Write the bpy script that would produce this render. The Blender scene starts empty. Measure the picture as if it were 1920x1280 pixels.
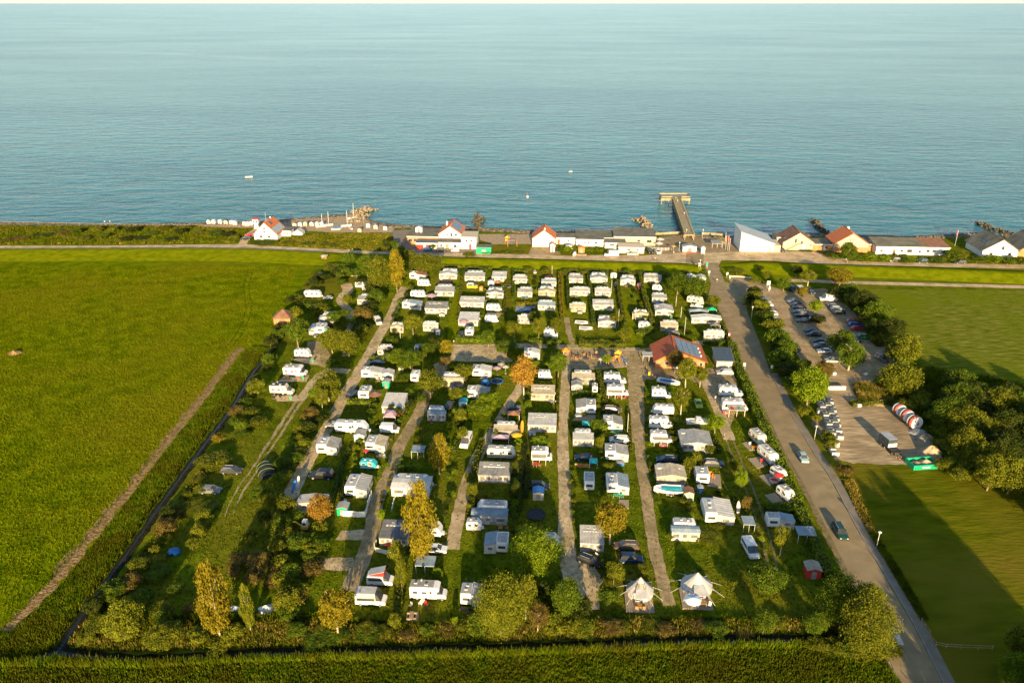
import bpy, bmesh, math, random
import numpy as np
from mathutils import Vector, Matrix
R = math.radians
rnd = random.Random(7)
sc = bpy.context.scene
col = sc.collection

# ------------------------------------------------------------------ camera, world, sun, exposure
FPX, CAM_H, HORIZON = 1450.0, 95.0, 5.0
PITCH = math.atan((640 - HORIZON) / FPX)
cp, sp = math.cos(PITCH), math.sin(PITCH)
cam = bpy.data.cameras.new('camera')
cam.sensor_width = 36; cam.lens = 36 * FPX / 1920; cam.clip_start = 1; cam.clip_end = 200000
camo = bpy.data.objects.new('camera', cam); col.objects.link(camo)
camo.location = (0, 0, CAM_H); camo.rotation_euler = (math.pi / 2 - PITCH, 0, 0)
sc.camera = camo

SUN_EL = 13.0
SHADOW_AZ = -3.2          # shadows run this many degrees off +Y (negative = to the left)
world = bpy.data.worlds.new('World'); sc.world = world; world.use_nodes = True
nt = world.node_tree; nt.nodes.clear()
sky = nt.nodes.new('ShaderNodeTexSky'); sky.sky_type = 'NISHITA'; sky.sun_disc = False
sky.sun_elevation = R(SUN_EL); sky.sun_rotation = R(180 + SHADOW_AZ)
sky.altitude = 50; sky.air_density = 1.0; sky.dust_density = 0.5; sky.ozone_density = 1.3
bg = nt.nodes.new('ShaderNodeBackground'); bg.inputs[1].default_value = 0.098
wo = nt.nodes.new('ShaderNodeOutputWorld')
# pale sea haze standing low round the whole horizon
tc = nt.nodes.new('ShaderNodeTexCoord'); sx_ = nt.nodes.new('ShaderNodeSeparateXYZ'); nt.links.new(tc.outputs['Generated'], sx_.inputs[0])
hm = nt.nodes.new('ShaderNodeMapRange'); hm.interpolation_type = 'SMOOTHSTEP'
hm.inputs[1].default_value = -0.01; hm.inputs[2].default_value = 0.022; hm.inputs[3].default_value = 1.0; hm.inputs[4].default_value = 0.0
nt.links.new(sx_.outputs[2], hm.inputs[0])
hx = nt.nodes.new('ShaderNodeMix'); hx.data_type = 'RGBA'; hx.inputs[7].default_value = (4.3, 4.35, 4.0, 1)
nt.links.new(hm.outputs[0], hx.inputs[0]); nt.links.new(sky.outputs[0], hx.inputs[6])
nt.links.new(hx.outputs[2], bg.inputs[0]); nt.links.new(bg.outputs[0], wo.inputs[0])
sl = bpy.data.lights.new('sun', 'SUN'); sl.energy = 5.0; sl.angle = R(0.5); sl.color = (1.0, 0.75, 0.40)
so = bpy.data.objects.new('sun', sl); col.objects.link(so)
so.rotation_euler = (R(90 - SUN_EL), 0, R(-SHADOW_AZ)); so.location = (0, -50, 150)
sc.view_settings.view_transform = 'Standard'; sc.view_settings.look = 'None'
sc.view_settings.exposure = 1.30; sc.view_settings.gamma = 1.0
sc.view_settings.use_curve_mapping = False
sc.cycles.max_bounces = 5; sc.cycles.diffuse_bounces = 2; sc.cycles.glossy_bounces = 2
sc.cycles.transparent_max_bounces = 6

ROW = R(3.73)                                    # the rows of plots run this far clockwise of +Y
AX = Vector((math.sin(ROW), math.cos(ROW), 0))   # along a row, away from the viewer
AR = Vector((math.cos(ROW), -math.sin(ROW), 0))  # across the rows, to the right

def G(px, py, z=0.0):
    """point of the place at height z that the survey coordinate (1920 x 1280) falls on"""
    u, v = (px - 960) / FPX, (640 - py) / FPX
    d = Vector((u, cp + v * sp, -sp + v * cp))
    t = (z - CAM_H) / d.z
    return Vector((d.x * t, d.y * t, z))
def ppm(py):
    return cp * (py - HORIZON) / CAM_H
def frame(xL, xR, yt, yb, h):
    p0 = G((xL + xR) / 2, yb)
    w = (xR - xL) / ppm(yb)
    d = (G((xL + xR) / 2, yt, h).y - p0.y) / math.cos(ROW)
    return p0, w, d

# ------------------------------------------------------------------ materials
MATS = {}
def mat(name, c, rough=0.75, c2=None, scale=1.0, var=0.18, bump=0.0, bscale=None, rv=0.0, detail=4.0,
        spec=0.3, metal=0.0, trans=0.0, stretch=None, lo=0.35, hi=0.65, c3=None, scale3=0.05, emit=None):
    if name in MATS: return MATS[name]
    m = bpy.data.materials.new(name); m.use_nodes = True; n = m.node_tree; N = n.nodes; L = n.links
    bs = N['Principled BSDF']; out = N['Material Output']
    bs.inputs['Roughness'].default_value = rough
    bs.inputs['Specular IOR Level'].default_value = spec
    bs.inputs['Metallic'].default_value = metal
    geo = N.new('ShaderNodeNewGeometry')
    src = geo.outputs['Position']
    if stretch:
        mp = N.new('ShaderNodeMapping'); mp.inputs['Scale'].default_value = stretch[:3]
        mp.inputs['Rotation'].default_value = (0, 0, stretch[3] if len(stretch) > 3 else 0)
        L.new(src, mp.inputs[0]); src = mp.outputs[0]
    nz = N.new('ShaderNodeTexNoise'); nz.inputs['Scale'].default_value = scale; nz.inputs['Detail'].default_value = detail
    L.new(src, nz.inputs['Vector'])
    rp = N.new('ShaderNodeMapRange'); rp.inputs[1].default_value = lo; rp.inputs[2].default_value = hi
    L.new(nz.outputs[0], rp.inputs[0])
    if c2 is None:
        c2 = tuple(min(1, x * (1 + var)) for x in c); c = tuple(x * (1 - var) for x in c)
    mx = N.new('ShaderNodeMix'); mx.data_type = 'RGBA'
    mx.inputs[6].default_value = (*c, 1); mx.inputs[7].default_value = (*c2, 1)
    L.new(rp.outputs[0], mx.inputs[0]); cur = mx.outputs[2]
    if c3:
        n3 = N.new('ShaderNodeTexNoise'); n3.inputs['Scale'].default_value = scale3; n3.inputs['Detail'].default_value = 3
        L.new(geo.outputs['Position'], n3.inputs['Vector'])
        r3 = N.new('ShaderNodeMapRange'); r3.inputs[1].default_value = 0.42; r3.inputs[2].default_value = 0.68
        L.new(n3.outputs[0], r3.inputs[0])
        m3 = N.new('ShaderNodeMix'); m3.data_type = 'RGBA'
        L.new(r3.outputs[0], m3.inputs[0]); L.new(cur, m3.inputs[6]); m3.inputs[7].default_value = (*c3, 1); cur = m3.outputs[2]
    if rv:
        oi = N.new('ShaderNodeObjectInfo'); mr = N.new('ShaderNodeMapRange')
        mr.inputs[3].default_value = 1 - rv; mr.inputs[4].default_value = 1 + rv
        L.new(oi.outputs['Random'], mr.inputs[0])
        hs = N.new('ShaderNodeHueSaturation'); L.new(mr.outputs[0], hs.inputs['Value']); L.new(cur, hs.inputs['Color'])
        cur = hs.outputs[0]
    L.new(cur, bs.inputs['Base Color'])
    if bump:
        nb = N.new('ShaderNodeTexNoise'); nb.inputs['Scale'].default_value = bscale or scale * 3; nb.inputs['Detail'].default_value = 3
        L.new(src, nb.inputs['Vector'])
        bp = N.new('ShaderNodeBump'); bp.inputs['Strength'].default_value = 1.0; bp.inputs['Distance'].default_value = bump
        L.new(nb.outputs[0], bp.inputs['Height']); L.new(bp.outputs[0], bs.inputs['Normal'])
    if trans:
        tr = N.new('ShaderNodeBsdfTranslucent'); L.new(cur, tr.inputs[0])
        ms = N.new('ShaderNodeMixShader'); ms.inputs[0].default_value = trans
        L.new(bs.outputs[0], ms.inputs[1]); L.new(tr.outputs[0], ms.inputs[2]); L.new(ms.outputs[0], out.inputs[0])
    MATS[name] = m
    return m

grass = mat('grass', (0.052, 0.082, 0.003), 0.95, (0.140, 0.172, 0.007), 0.30, bump=0.10, bscale=1.3, detail=6, spec=0.0, c3=(0.15, 0.135, 0.012), scale3=0.05)
grass_field = mat('field_grass', (0.076, 0.116, 0.001), 0.95, (0.158, 0.196, 0.003), 0.22, bump=0.15, bscale=0.9, detail=7, spec=0.0, c3=(0.165, 0.160, 0.005), scale3=0.02)
grass_dike = mat('dike_grass', (0.115, 0.145, 0.002), 0.95, (0.19, 0.205, 0.004), 0.35, bump=0.1, detail=5, spec=0.0)
grass_lawn = mat('mown_grass', (0.072, 0.088, 0.003), 0.95, (0.135, 0.135, 0.006), 0.5, bump=0.12, detail=6, spec=0.0, c3=(0.15, 0.125, 0.012), scale3=0.05, stretch=(.3, 1, 1))
grass_reed = mat('reed_ground', (0.035, 0.055, 0.003), 0.95, (0.08, 0.105, 0.005), 0.9, bump=0.4, bscale=1.8, spec=0.0)
crop = mat('crop_field', (0.085, 0.115, 0.003), 0.95, (0.26, 0.235, 0.05), 1.0, bump=0.2, detail=6, spec=0.0, stretch=(.22, 1.3, 1, 0.06), lo=0.40, hi=0.75, c3=(0.125, 0.155, 0.005), scale3=0.03)
asphalt = mat('asphalt', (0.24, 0.18, 0.098), 0.9, (0.335, 0.255, 0.145), 0.35, detail=8, spec=0.1, c3=(0.25, 0.19, 0.11), scale3=0.12)
asphalt2 = mat('cycle_path_asphalt', (0.19, 0.16, 0.118), 0.9, (0.245, 0.205, 0.155), 0.5, detail=8, spec=0.2)
gravel = mat('gravel', (0.44, 0.33, 0.20), 0.95, (0.66, 0.50, 0.31), 0.9, detail=9, spec=0.05, bump=0.03, bscale=14, c3=(0.34, 0.26, 0.14), scale3=0.22)
gravel_b = mat('brown_gravel', (0.30, 0.215, 0.12), 0.95, (0.48, 0.355, 0.205), 0.8, detail=9, spec=0.05, bump=0.03, bscale=14, c3=(0.25, 0.19, 0.095), scale3=0.22)
yard_m = mat('yard_gravel', (0.30, 0.22, 0.125), 0.95, (0.52, 0.395, 0.24), 0.4, detail=9, bump=0.12, bscale=0.9, spec=0.05, stretch=(0.5, 1.5, 1, 0.2), c3=(0.22, 0.165, 0.095), scale3=0.1)
straw = mat('dry_straw', (0.15, 0.095, 0.04), 0.95, (0.36, 0.235, 0.105), 1.2, detail=6, bump=0.35, bscale=2.2, spec=0.0)
sandm = mat('sand', (0.30, 0.22, 0.14), 0.95, (0.46, 0.35, 0.22), 1.0, detail=6, bump=0.08, spec=0.05)
beachm = mat('beach_stones', (0.10, 0.085, 0.065), 0.95, (0.30, 0.24, 0.17), 0.5, detail=8, bump=0.1, spec=0.05)
verge = mat('dry_verge', (0.15, 0.12, 0.06), 0.95, (0.24, 0.19, 0.09), 0.8, detail=7, bump=0.08, spec=0.05)
ditchm = mat('ditch_water_surface', (0.010, 0.014, 0.012), 0.25, (0.02, 0.024, 0.018), 0.6, bump=0.12, bscale=1.5, spec=0.22)
mud_shade_m = mat('ditch_mud_shade', (0.012, 0.011, 0.006), 0.9, (0.03, 0.027, 0.012), 1.0, bump=0.1, spec=0.05)  # mud taken down to near black: the trench's shade is in this colour
rockm = mat('rock', (0.16, 0.125, 0.08), 0.9, (0.40, 0.32, 0.21), 0.9, bump=0.15, rv=0.2)
wood = mat('timber', (0.24, 0.17, 0.10), 0.85, (0.38, 0.28, 0.17), 2.0, bump=0.01)
woodo = mat('orange_timber', (0.36, 0.165, 0.045), 0.8, (0.47, 0.23, 0.07), 2.0)
deckm = mat('deck_boards', (0.26, 0.21, 0.15), 0.85, (0.36, 0.29, 0.21), 2.0, stretch=(0.6, 6, 1))
pierm = mat('pier_timber', (0.22, 0.18, 0.10), 0.85, (0.38, 0.31, 0.18), 0.8)
white = mat('white_paint', (0.72, 0.70, 0.66), 0.45, (0.80, 0.78, 0.75), 1.2, rv=0.05, spec=0.4)
cream = mat('cream_paint', (0.62, 0.55, 0.42), 0.5, (0.72, 0.65, 0.51), 1.2, rv=0.05)
roofw = mat('weathered_white_roof', (0.29, 0.29, 0.28), 0.55, (0.44, 0.43, 0.41), 0.9, rv=0.20, detail=6, lo=0.3, hi=0.7)
canvas_w = mat('white_canvas', (0.44, 0.43, 0.41), 0.8, (0.58, 0.56, 0.53), 0.8, rv=0.14, detail=5, trans=0.08)
canvas_g = mat('grey_canvas', (0.20, 0.20, 0.195), 0.85, (0.31, 0.305, 0.29), 0.8, rv=0.2, detail=5)
canvas_b = mat('beige_canvas', (0.31, 0.265, 0.19), 0.85, (0.43, 0.37, 0.27), 0.8, rv=0.15, detail=5)
canvas_u = mat('blue_grey_canvas', (0.17, 0.23, 0.28), 0.7, (0.25, 0.31, 0.36), 0.8, rv=0.15, detail=5)
dark_roof = mat('dark_felt_roof', (0.10, 0.10, 0.11), 0.8, (0.15, 0.15, 0.16), 1.0)
glass = mat('window_glass', (0.035, 0.04, 0.045), 0.12, (0.07, 0.07, 0.07), 1.0, spec=0.6, rv=0.2)
clearpane = mat('awning_window_film', (0.13, 0.12, 0.10), 0.3, (0.24, 0.22, 0.19), 1.5, spec=0.5, rv=0.3)
tyre = mat('rubber', (0.025, 0.025, 0.025), 0.8)
metalg = mat('grey_metal', (0.35, 0.35, 0.35), 0.5, metal=0.3)
polew = mat('pole_white', (0.65, 0.64, 0.62), 0.5)
black = mat('black_cloth', (0.02, 0.022, 0.026), 0.7)
redm = mat('red_paint', (0.55, 0.04, 0.03), 0.5)
yellow = mat('yellow_paint', (0.75, 0.42, 0.02), 0.5)
greenm = mat('green_paint', (0.01, 0.33, 0.16), 0.5)
tealm = mat('turquoise_paint', (0.03, 0.42, 0.44), 0.5)
bluem = mat('blue_paint', (0.03, 0.16, 0.42), 0.5)
pinkm = mat('mauve_cloth', (0.42, 0.28, 0.33), 0.8)
orangecloth = mat('orange_cloth', (0.75, 0.22, 0.03), 0.8)
tile_o = mat('orange_roof_tiles', (0.50, 0.13, 0.04), 0.8, (0.66, 0.20, 0.065), 1.0, bump=0.05, bscale=3, stretch=(4, 1, 1))
tile_r = mat('red_roof_tiles', (0.33, 0.075, 0.03), 0.85, (0.44, 0.11, 0.045), 1.0, detail=6)
tile_b = mat('brown_roof', (0.17, 0.085, 0.05), 0.85, (0.25, 0.13, 0.08), 0.7)
roof_g = mat('grey_green_roofing', (0.105, 0.10, 0.075), 0.85, (0.18, 0.17, 0.125), 0.35, detail=6)
roof_lg = mat('pale_metal_roof', (0.30, 0.33, 0.34), 0.5, (0.38, 0.41, 0.42), 0.6)
panel = mat('solar_panel_glass', (0.035, 0.055, 0.08), 0.2, (0.05, 0.075, 0.105), 2.0, spec=0.6)
panelframe = mat('solar_panel_frame', (0.25, 0.27, 0.3), 0.4, metal=0.5)
render_w = mat('white_render', (0.70, 0.66, 0.58), 0.8, (0.80, 0.76, 0.68), 0.8)
render_b = mat('buff_brick_wall', (0.47, 0.385, 0.265), 0.85, (0.57, 0.47, 0.335), 1.2)
brick = mat('orange_brick', (0.42, 0.17, 0.07), 0.85, (0.56, 0.25, 0.11), 1.5)
skin = mat('skin', (0.45, 0.27, 0.18), 0.6)
cloth1 = mat('dark_clothing', (0.05, 0.06, 0.10), 0.9, rv=0.5)
cloth2 = mat('light_clothing', (0.55, 0.45, 0.40), 0.9, rv=0.3)
bark = mat('bark', (0.16, 0.11, 0.065), 0.9, (0.30, 0.22, 0.14), 2.0, bump=0.03)
barkl = mat('pale_bark', (0.42, 0.34, 0.24), 0.9, (0.58, 0.48, 0.36), 2.0)
def leafmat(name, a, b): return mat(name, a, 0.7, b, 0.8, rv=0.16, trans=0.22, detail=3, spec=0.12, lo=0.38, hi=0.62)
LEAF = {
 'green': leafmat('leaves_green', (0.044, 0.078, 0.003), (0.112, 0.155, 0.007)),
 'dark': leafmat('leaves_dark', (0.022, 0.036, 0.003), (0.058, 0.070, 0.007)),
 'olive': leafmat('leaves_olive', (0.078, 0.096, 0.004), (0.168, 0.172, 0.009)),
 'bright': leafmat('leaves_bright', (0.095, 0.145, 0.003), (0.185, 0.245, 0.007)),
 'yellow': leafmat('leaves_yellow', (0.135, 0.115, 0.005), (0.25, 0.195, 0.010)),
 'orange': leafmat('leaves_orange', (0.20, 0.115, 0.014), (0.36, 0.20, 0.025)),
 'rust': leafmat('leaves_rust', (0.085, 0.062, 0.012), (0.18, 0.13, 0.026)),
}
def paint(c): 
    return mat('car_paint_%02x%02x%02x' % tuple(int(min(1, x) * 255) for x in c), c, 0.25, var=0.04, spec=0.5)

# ------------------------------------------------------------------ mesh building
class MB:
    def __init__(s): s.v = []; s.f = []; s.m = []; s.sm = []
    def add(s, vs, fs, mi=0, smooth=False):
        k = len(s.v); s.v += [tuple(p) for p in vs]
        for f in fs: s.f.append([i + k for i in f]); s.m.append(mi); s.sm.append(smooth)
        return s
    def box(s, x0, x1, y0, y1, z0, z1, mi=0):
        vs = [(x, y, z) for z in (z0, z1) for y in (y0, y1) for x in (x0, x1)]
        return s.add(vs, [(0, 2, 3, 1), (4, 5, 7, 6), (0, 1, 5, 4), (2, 6, 7, 3), (0, 4, 6, 2), (1, 3, 7, 5)], mi)
    def loft(s, rings, mi=0, caps=True, smooth=False):
        n = len(rings[0]); vs = [p for r in rings for p in r]; fs = []
        for i in range(len(rings) - 1):
            for j in range(n):
                a = i * n + j; b = i * n + (j + 1) % n
                fs.append((a, b, b + n, a + n))
        s.add(vs, fs, mi, smooth)
        if caps:
            k = len(s.v) - len(vs)
            s.f.append([k + j for j in range(n)][::-1]); s.m.append(mi); s.sm.append(False)
            s.f.append([k + (len(rings) - 1) * n + j for j in range(n)]); s.m.append(mi); s.sm.append(False)
        return s
    def prism(s, prof, y0, y1, b=0.0, mi=0, smooth=False):
        """side profile (x,z) carried across y, its long edges eased by b"""
        cx = sum(p[0] for p in prof) / len(prof); cz = sum(p[1] for p in prof) / len(prof)
        ex = max(abs(p[0] - cx) for p in prof); ez = max(abs(p[1] - cz) for p in prof)
        def ring(y, k): return [(cx + (x - cx) * (1 - k / ex), y, cz + (z - cz) * (1 - k / ez)) for x, z in prof]
        rs = [ring(y0, b), ring(y0 + b, 0), ring(y1 - b, 0), ring(y1, b)] if b else [ring(y0, 0), ring(y1, 0)]
        return s.loft(rs, mi, True, smooth)
    def cyl(s, p0, p1, r0, r1=None, n=8, mi=0, caps=True, smooth=True):
        r1 = r0 if r1 is None else r1
        p0 = Vector(p0); p1 = Vector(p1); d = (p1 - p0).normalized()
        a = d.orthogonal().normalized(); b = d.cross(a)
        rs = [[tuple(p + (a * math.cos(t) + b * math.sin(t)) * r) for t in [2 * math.pi * i / n for i in range(n)]] for p, r in ((p0, r0), (p1, r1))]
        return s.loft(rs, mi, caps, smooth)
    def tube(s, pts, rads, n=7, mi=0):
        for i in range(len(pts) - 1): s.cyl(pts[i], pts[i + 1], rads[i], rads[i + 1], n, mi, i == len(pts) - 2)
        return s
    def mesh(s, name, *mats):
        me = bpy.data.meshes.new(name); me.from_pydata(s.v, [], s.f)
        for m in mats: me.materials.append(m)
        me.polygons.foreach_set('material_index', s.m); me.polygons.foreach_set('use_smooth', s.sm)
        me.update(); return me

def obj(name, me, parent=None, loc=(0, 0, 0), rz=0.0, sc_=None, m0=None):
    o = bpy.data.objects.new(name, me); col.objects.link(o)
    o.location = loc
    if rz: o.rotation_euler = (0, 0, rz)
    if sc_: o.scale = sc_
    if parent: o.parent = parent
    if m0 is not None:
        o.material_slots[0].link = 'OBJECT'; o.material_slots[0].material = m0
    return o
def tag(o, label=None, cat=None, group=None, kind=None):
    if label: o['label'] = label
    if cat: o['category'] = cat
    if group: o['group'] = group
    if kind: o['kind'] = kind
    return o
def spawn(kit, name, label, cat, loc, rz=0.0, s=(1, 1, 1), group=None, paintm=None):
    """a thing: an Empty at its base carrying a copy of every part and sub-part of the kit"""
    r = bpy.data.objects.new(name, None); col.objects.link(r); r.empty_display_size = 0.3
    r.location = loc; r.rotation_euler = (0, 0, rz); r.scale = s if not isinstance(s, (int, float)) else (s, s, s)
    tag(r, label, cat, group)
    for p in kit:
        pm = paintm if (paintm is not None and p[3:] and p[3]) else None
        po = obj(p[0], p[1], r, p[2], m0=pm)
        if len(p) > 4:
            for q in p[4]: obj(q[0], q[1], po, q[2])
    return r

ORD = ['', 'first', 'second', 'third', 'fourth', 'fifth', 'sixth', 'seventh', 'eighth', 'ninth', 'tenth', 'eleventh', 'twelfth',
       'thirteenth', 'fourteenth', 'fifteenth', 'sixteenth', 'seventeenth', 'eighteenth', 'nineteenth']
for t_, u_ in (('twent', 'twenty'), ('thirt', 'thirty'), ('fort', 'forty'), ('fift', 'fifty'), ('sixt', 'sixty')):
    ORD.append(t_ + 'ieth'); ORD += [u_ + '-' + ORD[i] for i in range(1, 10)]

# ------------------------------------------------------------------ ground sheets
def densify(pts, step, jit, seed=0, closed=True):
    rr = random.Random(seed + len(pts) * 13); out = []
    n = len(pts)
    for i in range(n if closed else n - 1):
        a, b = pts[i], pts[(i + 1) % n]; L = (b - a).length; k = max(1, min(400, int(L / step)))
        nn = Vector((-(b - a).y, (b - a).x, 0)).normalized()
        for j in range(k):
            out.append(a.lerp(b, j / k) + nn * rr.uniform(-jit, jit))
    if not closed: out.append(pts[-1].copy())
    return out
SHEET_N = [0]
def lift(z):
    SHEET_N[0] += 1; return z + SHEET_N[0] * 0.0006      # no two flush sheets ever share a plane
def sheet(name, pts, z, m, jit=0.15, step=1.2, kind='structure', seed=0):
    """flat ground area with an uneven edge; pts are survey coordinates"""
    P = [p if isinstance(p, Vector) else G(*p) for p in pts]
    P = densify(P, step, jit, seed); z = lift(z)
    bm = bmesh.new(); vs = [bm.verts.new((p.x, p.y, z)) for p in P]
    f = bm.faces.new(vs); f.normal_update()
    if f.normal.z < 0: f.normal_flip()
    bmesh.ops.triangulate(bm, faces=[f])
    me = bpy.data.meshes.new(name); bm.to_mesh(me); bm.free(); me.materials.append(m)
    return tag(obj(name, me), kind=kind)
def smoothline(pts, step=1.5):
    P = [p if isinstance(p, Vector) else G(*p) for p in pts]; out = []
    for i in range(len(P) - 1):
        a, b = P[i], P[i + 1]; p0 = P[max(0, i - 1)]; p3 = P[min(len(P) - 1, i + 2)]
        k = max(2, int((b - a).length / step))
        for j in range(k):
            t = j / k
            out.append(0.5 * ((2 * a) + (b - p0) * t + (2 * p0 - 5 * a + 4 * b - p3) * t * t + (3 * a - p0 - 3 * b + p3) * t ** 3))
    out.append(P[-1]); return out
def strip_mesh(name, pts, w, z, m, jit=0.2, seed=1, kind='structure', off=0.0):
    P = smoothline(pts); rr = random.Random(seed); vs = []; fs = []; z = lift(z)
    ws = w if callable(w) else (lambda t: w)
    for i, p in enumerate(P):
        d = (P[min(i + 1, len(P) - 1)] - P[max(i - 1, 0)]).normalized(); n = Vector((-d.y, d.x, 0))
        hw = ws(i / (len(P) - 1)) / 2
        c = p + n * off
        a = c + n * (hw + rr.uniform(-jit, jit)); b = c - n * (hw + rr.uniform(-jit, jit))
        vs += [(a.x, a.y, z), (c.x, c.y, z), (b.x, b.y, z)]
        if i: k = 3 * i; fs += [(k - 3, k - 2, k + 1, k), (k - 2, k - 1, k + 2, k + 1)]
    me = bpy.data.meshes.new(name); me.from_pydata(vs, [], fs); me.update()
    if me.polygons and me.polygons[0].normal.z < 0: me.flip_normals()
    me.materials.append(m)
    return tag(obj(name, me), kind=kind)
Z = 0.012   # step between flush ground sheets

# ================================================================== THE SETTING
shore = [(-1400, 408), (-300, 412), (0, 416), (200, 420), (470, 416), (560, 409), (640, 402), (668, 400), (690, 413), (740, 421),
         (900, 427), (1000, 432), (1100, 433), (1220, 433), (1300, 440), (1400, 443), (1530, 437), (1700, 443), (1840, 436), (1890, 440), (1960, 450), (3200, 470)]
S = [G(x, y) for x, y in shore]
S = densify(S, 3.0, 0.5, 3, closed=False)
bmL = bmesh.new()
back = [Vector((3000, -1500, 0)), Vector((-3000, -1500, 0))]
pts = S + back
vs = [bmL.verts.new((p.x, p.y, 0)) for p in pts]
f = bmL.faces.new(vs); f.normal_update()
if f.normal.z < 0: f.normal_flip()
bmesh.ops.triangulate(bmL, faces=[f])
me = bpy.data.meshes.new('ground'); bmL.to_mesh(me); bmL.free(); me.materials.append(grass)
tag(obj('ground', me), kind='structure')
# beach: falls from the shore line into the water, and runs a little inland
def band(name, line, offs, zs, m):
    vs = []; fs = []; n = len(line); k = len(offs)
    rr = random.Random(5)
    for i, p in enumerate(line):
        d = (line[min(i + 1, n - 1)] - line[max(i - 1, 0)]).normalized(); nn = Vector((-d.y, d.x, 0))
        for o_, z_ in zip(offs, zs):
            q = p + nn * (o_ + (rr.uniform(-0.5, 0.5) if abs(o_) > 2 else 0)); vs.append((q.x, q.y, z_))
        if i:
            for j in range(k - 1):
                a = (i - 1) * k + j; fs.append((a, a + k, a + k + 1, a + 1))
    me = bpy.data.meshes.new(name); me.from_pydata(vs, [], fs); me.update(); me.materials.append(m)
    if sum(p.normal.z for p in me.polygons) < 0: me.flip_normals()
    return tag(obj(name, me), kind='structure')
band('beach', S, [6.0, 2.0, -0.5, -5.5], [-1.6, -0.55, 0.03, 0.03], beachm)
# sea
sea_m = bpy.data.materials.new('sea_water'); sea_m.use_nodes = True
N = sea_m.node_tree.nodes; L = sea_m.node_tree.links; bs = N['Principled BSDF']
geo = N.new('ShaderNodeNewGeometry')
def noise_node(scale, detail, stretch, src=None, rough=0.5):
    mp = N.new('ShaderNodeMapping'); mp.inputs['Scale'].default_value = stretch
    L.new(geo.outputs['Position'], mp.inputs[0])
    nz = N.new('ShaderNodeTexNoise'); nz.inputs['Scale'].default_value = scale; nz.inputs['Detail'].default_value = detail
    nz.inputs['Roughness'].default_value = rough
    L.new(mp.outputs[0], nz.inputs['Vector']); return nz.outputs[0]
w1 = noise_node(1.0, 4, (0.052, 0.125, 1), rough=0.62)      # wind ripples, crests along the shore
w2 = noise_node(1.0, 3, (0.012, 0.05, 1))                 # broader swell
big = noise_node(1.0, 4, (0.0022, 0.0060, 1), rough=0.6)  # slicks
add = N.new('ShaderNodeMath'); add.operation = 'MULTIPLY_ADD'; L.new(w2, add.inputs[0]); add.inputs[1].default_value = 0.1; L.new(w1, add.inputs[2])
bp = N.new('ShaderNodeBump'); bp.inputs['Strength'].default_value = 1.0; bp.inputs['Distance'].default_value = 1.3
L.new(add.outputs[0], bp.inputs['Height']); L.new(bp.outputs[0], bs.inputs['Normal'])
rmp = N.new('ShaderNodeMapRange'); rmp.inputs[1].default_value = 0.38; rmp.inputs[2].default_value = 0.66; L.new(big, rmp.inputs[0])
mx = N.new('ShaderNodeMix'); mx.data_type = 'RGBA'
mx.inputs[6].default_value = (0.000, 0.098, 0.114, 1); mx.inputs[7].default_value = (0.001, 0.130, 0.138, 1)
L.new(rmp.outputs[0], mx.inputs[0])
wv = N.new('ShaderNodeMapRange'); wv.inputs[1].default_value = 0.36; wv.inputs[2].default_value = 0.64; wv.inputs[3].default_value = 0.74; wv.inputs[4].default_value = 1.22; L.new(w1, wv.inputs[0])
hv = N.new('ShaderNodeHueSaturation'); L.new(mx.outputs[2], hv.inputs['Color']); L.new(wv.outputs[0], hv.inputs['Value']); L.new(hv.outputs[0], bs.inputs['Base Color'])   # colour value raised in the crests, lowered in the troughs
# a long calm slick lying out on the water
qa, qb = G(0, 92), G(1700, 138)
dot = N.new('ShaderNodeVectorMath'); dot.operation = 'DOT_PRODUCT'; L.new(geo.outputs['Position'], dot.inputs[0])
nrm = Vector((-(qb - qa).y, (qb - qa).x, 0)).normalized(); dot.inputs[1].default_value = nrm
sln = noise_node(1.0, 5, (0.0016, 0.0025, 1), rough=0.7)
ma = N.new('ShaderNodeMath'); ma.operation = 'MULTIPLY_ADD'; L.new(sln, ma.inputs[0]); ma.inputs[1].default_value = 520.0; L.new(dot.outputs['Value'], ma.inputs[2])
mb_ = N.new('ShaderNodeMath'); mb_.operation = 'SUBTRACT'; L.new(ma.outputs[0], mb_.inputs[0]); mb_.inputs[1].default_value = nrm.dot(qa) + 260.0
mc = N.new('ShaderNodeMath'); mc.operation = 'ABSOLUTE'; L.new(mb_.outputs[0], mc.inputs[0])
md_ = N.new('ShaderNodeMapRange'); md_.interpolation_type = 'SMOOTHSTEP'; md_.inputs[1].default_value = 4; md_.inputs[2].default_value = 60; md_.inputs[3].default_value = 0.5; md_.inputs[4].default_value = 1.0
L.new(mc.outputs[0], md_.inputs[0]); L.new(md_.outputs[0], bp.inputs['Strength'])
r2 = N.new('ShaderNodeMapRange'); r2.inputs[1].default_value = 0.35; r2.inputs[2].default_value = 0.7; r2.inputs[3].default_value = 0.24; r2.inputs[4].default_value = 0.21
L.new(big, r2.inputs[0]); L.new(r2.outputs[0], bs.inputs['Roughness'])
bs.inputs['IOR'].default_value = 1.33; bs.inputs['Specular IOR Level'].default_value = 0.3
me = bpy.data.meshes.new('sea')
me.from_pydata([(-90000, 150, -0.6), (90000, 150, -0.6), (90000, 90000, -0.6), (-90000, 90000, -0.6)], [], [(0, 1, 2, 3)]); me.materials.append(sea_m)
tag(obj('sea', me), kind='structure')

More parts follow.
